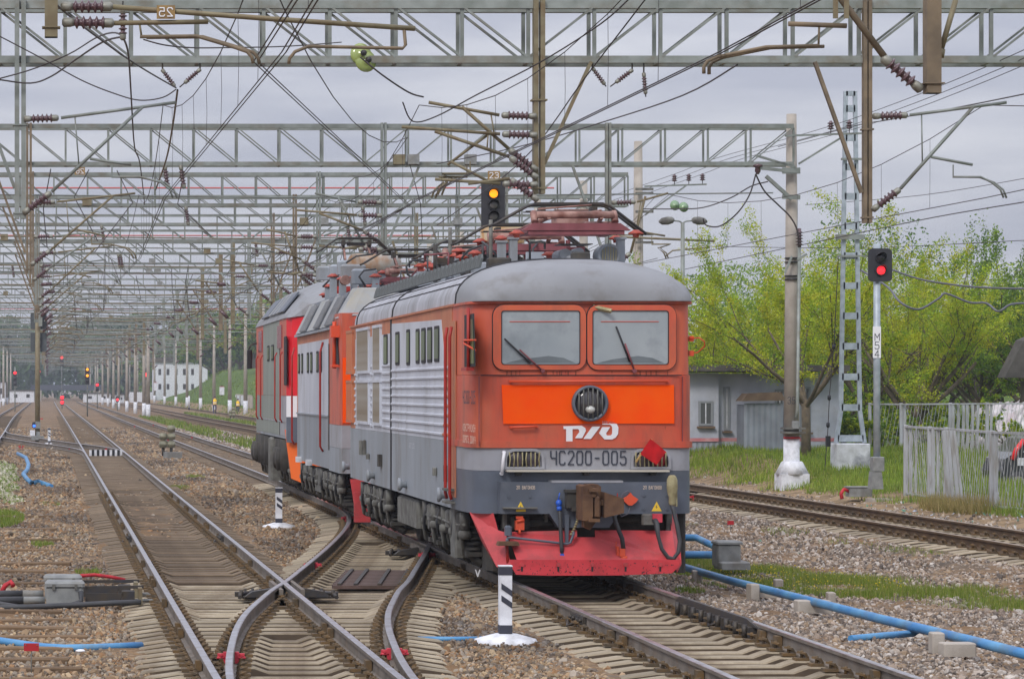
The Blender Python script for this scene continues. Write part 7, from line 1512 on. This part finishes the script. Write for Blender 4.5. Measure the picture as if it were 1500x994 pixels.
# plates on two of the far masts
for px, y0, y1, Y, lb in ((325,566,578,285,'white notice board fixed to a far concrete mast near the workers'),(228,560,572,400,'small white notice board on a farther concrete mast')):
    c = PW(px,(y0+y1)/2,Y); t = thing('notice_board',lb,'notice board',(c.x,c.y,c.z)); MB().box((0,0,0),(.46,.05,(y1-y0)*Y/F)).build('board',M['white'],t); MB().box((0,-.03,(y1-y0)*Y/F*.5),(.48,.02,.05)).build('board_edge',M['redp'],t); MB().box((0,.05,0),(.1,.08,(y1-y0)*Y/F+.3)).build('bracket',M['grime'],t)
t = thing('marker_post','white post with a black foot standing between the far sidings and the masts','marker post',PW(277,600,340)); MB().cyl((0,0,.3),(0,0,1.6),.1,n=8).build('post',M['white'],t); MB().cyl((0,0,0),(0,0,.3),.1,n=8).build('dark_band',M['blackp'],t)
# ------------------------------------------------------------ two workers walking beside the far siding
def worker(label, px, pyb, Y, h, step, facing):
    p = PW(px,pyb,Y); t = thing('person',label,'person',(p.x,Y,p.z),facing); k = h/1.75
    J = [((0,0,.95),.15),((0,.01,1.2),.15),((0,.02,1.42),.14),((0,.02,1.53),.065),((0,0,1.62),.1),((0,-.01,1.72),.085)]
    E_ = [(0,1),(1,2),(2,3),(3,4),(4,5)]
    for s in (-1,1):
        n = len(J); f = step*s; J += [((s*.1,0,.9),.105),((s*.11,-.1*f-.02,.5),.075),((s*.11,.12*f+.03,.1),.055),((s*.12,.12*f-.1,.04),.05)]; E_ += [(0,n),(n,n+1),(n+1,n+2),(n+2,n+3)]
        n = len(J); J += [((s*.2,.02,1.4),.075),((s*.26,.04+.1*f,1.14),.055),((s*.25,-.06+.16*f,.92),.042),((s*.245,-.1+.17*f,.83),.036),((s*.24,-.11+.17*f,.77),.022)]; E_ += [(2,n),(n,n+1),(n+1,n+2),(n+2,n+3),(n+3,n+4)]
    me = bpy.data.meshes.new('person_body'); me.from_pydata([tuple(c*k for c in a) for a,_ in J],E_,[]); o = bpy.data.objects.new('person_body',me); COL.objects.link(o)
    md = o.modifiers.new('skin','SKIN'); sv = me.skin_vertices[0].data
    for i, (_, rad) in enumerate(J): sv[i].radius = (rad*k,rad*k*.85); sv[i].use_root = (i == 0)
    s2 = o.modifiers.new('sub','SUBSURF'); s2.levels = s2.render_levels = 2
    bpy.context.view_layer.update(); m2 = bpy.data.meshes.new_from_object(o.evaluated_get(bpy.context.evaluated_depsgraph_get())); bpy.data.objects.remove(o)
    m2.materials.clear(); m2.materials.append(mat('navy_workwear',S(52,56,92),.9)); m2.materials.append(mat('skin_tone',S(196,148,122),.6))
    for f in m2.polygons: f.material_index = 1 if (f.center.z > 1.5*k or (abs(f.center.x) > .2*k and f.center.z < .88*k)) else 0; f.use_smooth = True
    place('body',m2,t)
    q = MB(); q.loft([[(a*math.cos(x)*k,b*math.sin(x)*k+.015,z*k) for x in [2*PI*i/14 for i in range(14)]] for z,a,b in ((.93,.21,.155),(1.1,.205,.155),(1.3,.225,.165),(1.43,.2,.14),(1.5,.11,.09))],smooth=True); vs_ = q.build('safety_vest',mat('yellow_vest',S(252,208,30),.7,0,S(240,190,20),9,.5),t)
    for z in (1.02,1.14): q = MB(); q.loft([[(.216*math.cos(x)*k,.165*math.sin(x)*k+.015,(z+d)*k) for x in [2*PI*i/14 for i in range(14)]] for d in (0,.05)]); q.build('reflective_band',M['whitel'],vs_)
    q = MB(); q.lathe((0,.0,1.66*k),(0,0,1),[(.112*k,0),(.115*k,.04),(.09*k,.1),(.03*k,.13)],12); q.build('cap',mat('dark_cap',S(46,46,60),.8),t)
worker('worker in a yellow vest walking beside the mast with the notice board',314.5,605.5,306,1.78,.8,.1); worker('shorter worker in a yellow vest standing in front of a far concrete mast',348.5,606,312,1.6,.25,-.2)
# ------------------------------------------------------------ grass, flowers, litter
def blades(name, label, P, h, w_, cols, lean=.4):
    n = len(P); z = gz(P[:,0],P[:,1])-.02; a = NR.uniform(0,6.28,n); hh = h*NR.uniform(.5,1.3,n); d = np.c_[np.cos(a),np.sin(a)]; l_ = NR.uniform(.1,lean,n)*hh
    B = np.c_[P,z]; sd_ = np.c_[-d[:,1],d[:,0],np.zeros(n)]*w_; T = B+np.c_[d*l_[:,None],hh]
    V = np.stack([B-sd_,B+sd_,T],1).reshape(-1,3); pymesh(name,V,np.arange(3*n).reshape(n,3),LEAF,cols,None,kind='stuff',label=label)
def scatter(n, cx, cy, rx, ry, rot=0., pw=.5):
    a = NR.uniform(0,6.28,n); r = NR.random(n)**pw; x, y = rx*r*np.cos(a), ry*r*np.sin(a); return np.c_[cx+x*math.cos(rot)-y*math.sin(rot),cy+x*math.sin(rot)+y*math.cos(rot)]
def clump(P, f=2.2, thr=.0): return P[(np.sin(P[:,0]*f*1.7+P[:,1]*.9)+np.sin(P[:,1]*f-P[:,0]*1.1)+NR.normal(0,.7,len(P))) > thr]
GR = np.array([S(112,140,44),S(132,152,60),S(96,122,42),S(148,158,80),S(120,130,56)])
P = np.vstack([clump(scatter(30000,10.9,44.8,1.15,4.6,.08),2.2,-.25),clump(scatter(26000,12.3,41.3,1.2,3.6,.12),2.2,-.1),clump(scatter(9000,9.9,47.5,.7,3,0),2.2,-.3)]); blades('grass_patch','grass growing in the gravel beside the blue pipe',P,.13,.0055,np.vstack([GR,GR[1:2],S(168,164,90)])[NR.integers(0,7,len(P))]*NR.uniform(.7,1.15,(len(P),1)))
P = np.vstack([clump(scatter(900,*c),1.5,.3) for c in ((12.3,61,.9,1.6),(13.4,63.5,.5,2.),(11.2,57,.4,2.),(14.4,56,.35,3.),(14.7,50,.3,3.),(18.6,46.5,.8,2.4),(17.9,44.5,.5,1.6),(2.9+.8,82,.3,1.2),(-.0,70,.3,1),(-.1,52,.2,.8),(.6,44,.2,.6),(.2,39,.2,.5),(8.7,39.8,.2,.4),(9.4,42,.3,.5),(4.6,92,.3,1.5))]+[clump(scatter(3500,18.9,47,.7,3.4))]); blades('grass_tufts','scattered tufts of grass in the ballast',P,.1,.007,GR[NR.integers(0,5,len(P))]*NR.uniform(.7,1.15,(len(P),1)))
P = np.c_[NR.uniform(18.9,31,64000),NR.uniform(75,100,64000)]; P = P[NR.random(len(P)) < sstep(19.2,20.2,P[:,0]+.25*np.sin(P[:,1]*1.3))]; blades('bank_grass','rough grass on the low bank in front of the building',P,.2,.012,GR[NR.integers(0,5,len(P))]*NR.uniform(.6,1.1,(len(P),1))*np.array([1.3,1.3,1.0]),.7)
P = clump(np.c_[NR.uniform(19.6,26,26000),NR.uniform(60,76,26000)],1.2,.1); P = P[P[:,0] > 19.4+.5*(P[:,1] < 68)]; blades('bank_grass','grass around the mesh fence and the M54 signal',P,.22,.01,GR[NR.integers(0,5,len(P))]*NR.uniform(.8,1.35,(len(P),1)),.6)
P = scatter(2600,20.0,64.5,.55,2.2); blades('dry_grass','dry straw-coloured grass at the foot of the front fence',P,.3,.008,np.array([S(176,158,104),S(150,134,84),S(128,124,70)])[NR.integers(0,3,len(P))],.8)
P = np.vstack([np.c_[NR.uniform(9.2,11.5,5000),NR.uniform(100,300,5000)],np.c_[NR.uniform(15.2,16.4,6000),NR.uniform(120,330,6000)],np.c_[NR.uniform(18.9,30,16000),NR.uniform(230,520,16000)]]); P = clump(P,.13,-.2); blades('verge_grass','grass between the far sidings and on the slope',P,.3,.05,GR[NR.integers(0,5,len(P))]*NR.uniform(.7,1.1,(len(P),1)),.8)
# flowering hump beside the main track
P = np.c_[NR.uniform(-3.4,-.55,15000),NR.uniform(70,100,15000)]; P = P[(P[:,0] < -.75-.018*(P[:,1]-70)+.22*np.sin(P[:,1]*.8))]; z = gz(P[:,0],P[:,1])+NR.uniform(0,.34,len(P))*np.clip((-.6-P[:,0])*1.6,.15,1)
WC = np.array([S(214,212,186),S(196,198,160),S(150,164,96),S(120,144,70),S(226,224,206)]); leaf_quads(np.c_[P,z],.055,WC[NR.integers(0,5,len(P))]*NR.uniform(.8,1.1,(len(P),1)),'flowering_ground_cover',None,kind='stuff',label='mound of small white flowers beside the main track')
P = scatter(3000,-1.0,62,.5,4); blades('grass_tufts','green grass below the flowering mound',P[P[:,0] < -.5],.14,.01,GR[NR.integers(0,5,int((P[:,0] < -.5).sum()))],.6)
P = np.vstack([scatter(500,11.2,43.5,1.3,3.),scatter(160,20.5,84,1.2,6.)]); leaf_quads(np.c_[P,gz(P[:,0],P[:,1])+NR.uniform(.06,.13,len(P))],.014,np.array([S(230,200,40),S(240,214,70)])[NR.integers(0,2,len(P))],'yellow_flowers',None,kind='stuff',label='tiny yellow flowers among the grass')
n = 260; P = np.vstack([np.c_[NR.uniform(18.6,20.4,n),NR.uniform(55,69,n)],scatter(40,12,52,2.5,8)]); cl_ = np.array([S(224,224,226),S(196,204,222),S(170,160,146),S(120,170,150),S(206,190,170),S(140,126,108)]); leaf_quads(np.c_[P,gz(P[:,0],P[:,1])+.03],.05,cl_[NR.integers(0,6,len(P))],'litter',None,kind='stuff',label='scraps of litter and pale stones strewn by the fence')
for px, py, m, lb in ((1395,741,'inscap','crumpled green bottle lying in the dirt by the fence'),(1408,748,'bluep','scrap of blue plastic lying in the dirt by the fence'),(1272,774,'bluep','scrap of blue plastic beside the brown siding rail'),(408,748,'bluep','scrap of pale plastic in the ballast left of the crossover'),(1440,735,'whitel','white plastic bag lying against the mesh fence'),(118,955,'whitel','torn white scrap lying in front of the blue pipe')):
    p = PG(px,py,-.2); o = MB().ico((0,0,.05),.09,(1.3,.8,.55),7).build('litter_scrap',M[m]); o.scale = (.45,.5,.35); o.location = p; o['label'] = lb; o['category'] = 'litter'
# ------------------------------------------------------------ air: far things fade to a pale blue
vm_ = bpy.data.materials.new('haze'); vm_.use_nodes = True; n = vm_.node_tree.nodes; n.remove(n['Principled BSDF'])
pv = n.new('ShaderNodeVolumePrincipled'); pv.inputs['Color'].default_value = (.74,.80,.92,1); pv.inputs['Density'].default_value = HAZE
vm_.node_tree.links.new(pv.outputs[0], n['Material Output'].inputs['Volume'])
q = MB(); q.box((0,2400,17),(3700,5400,38)); hz = q.build('haze',vm_); hz['kind'] = 'stuff'; hz['label'] = 'thin haze over the whole railway yard'
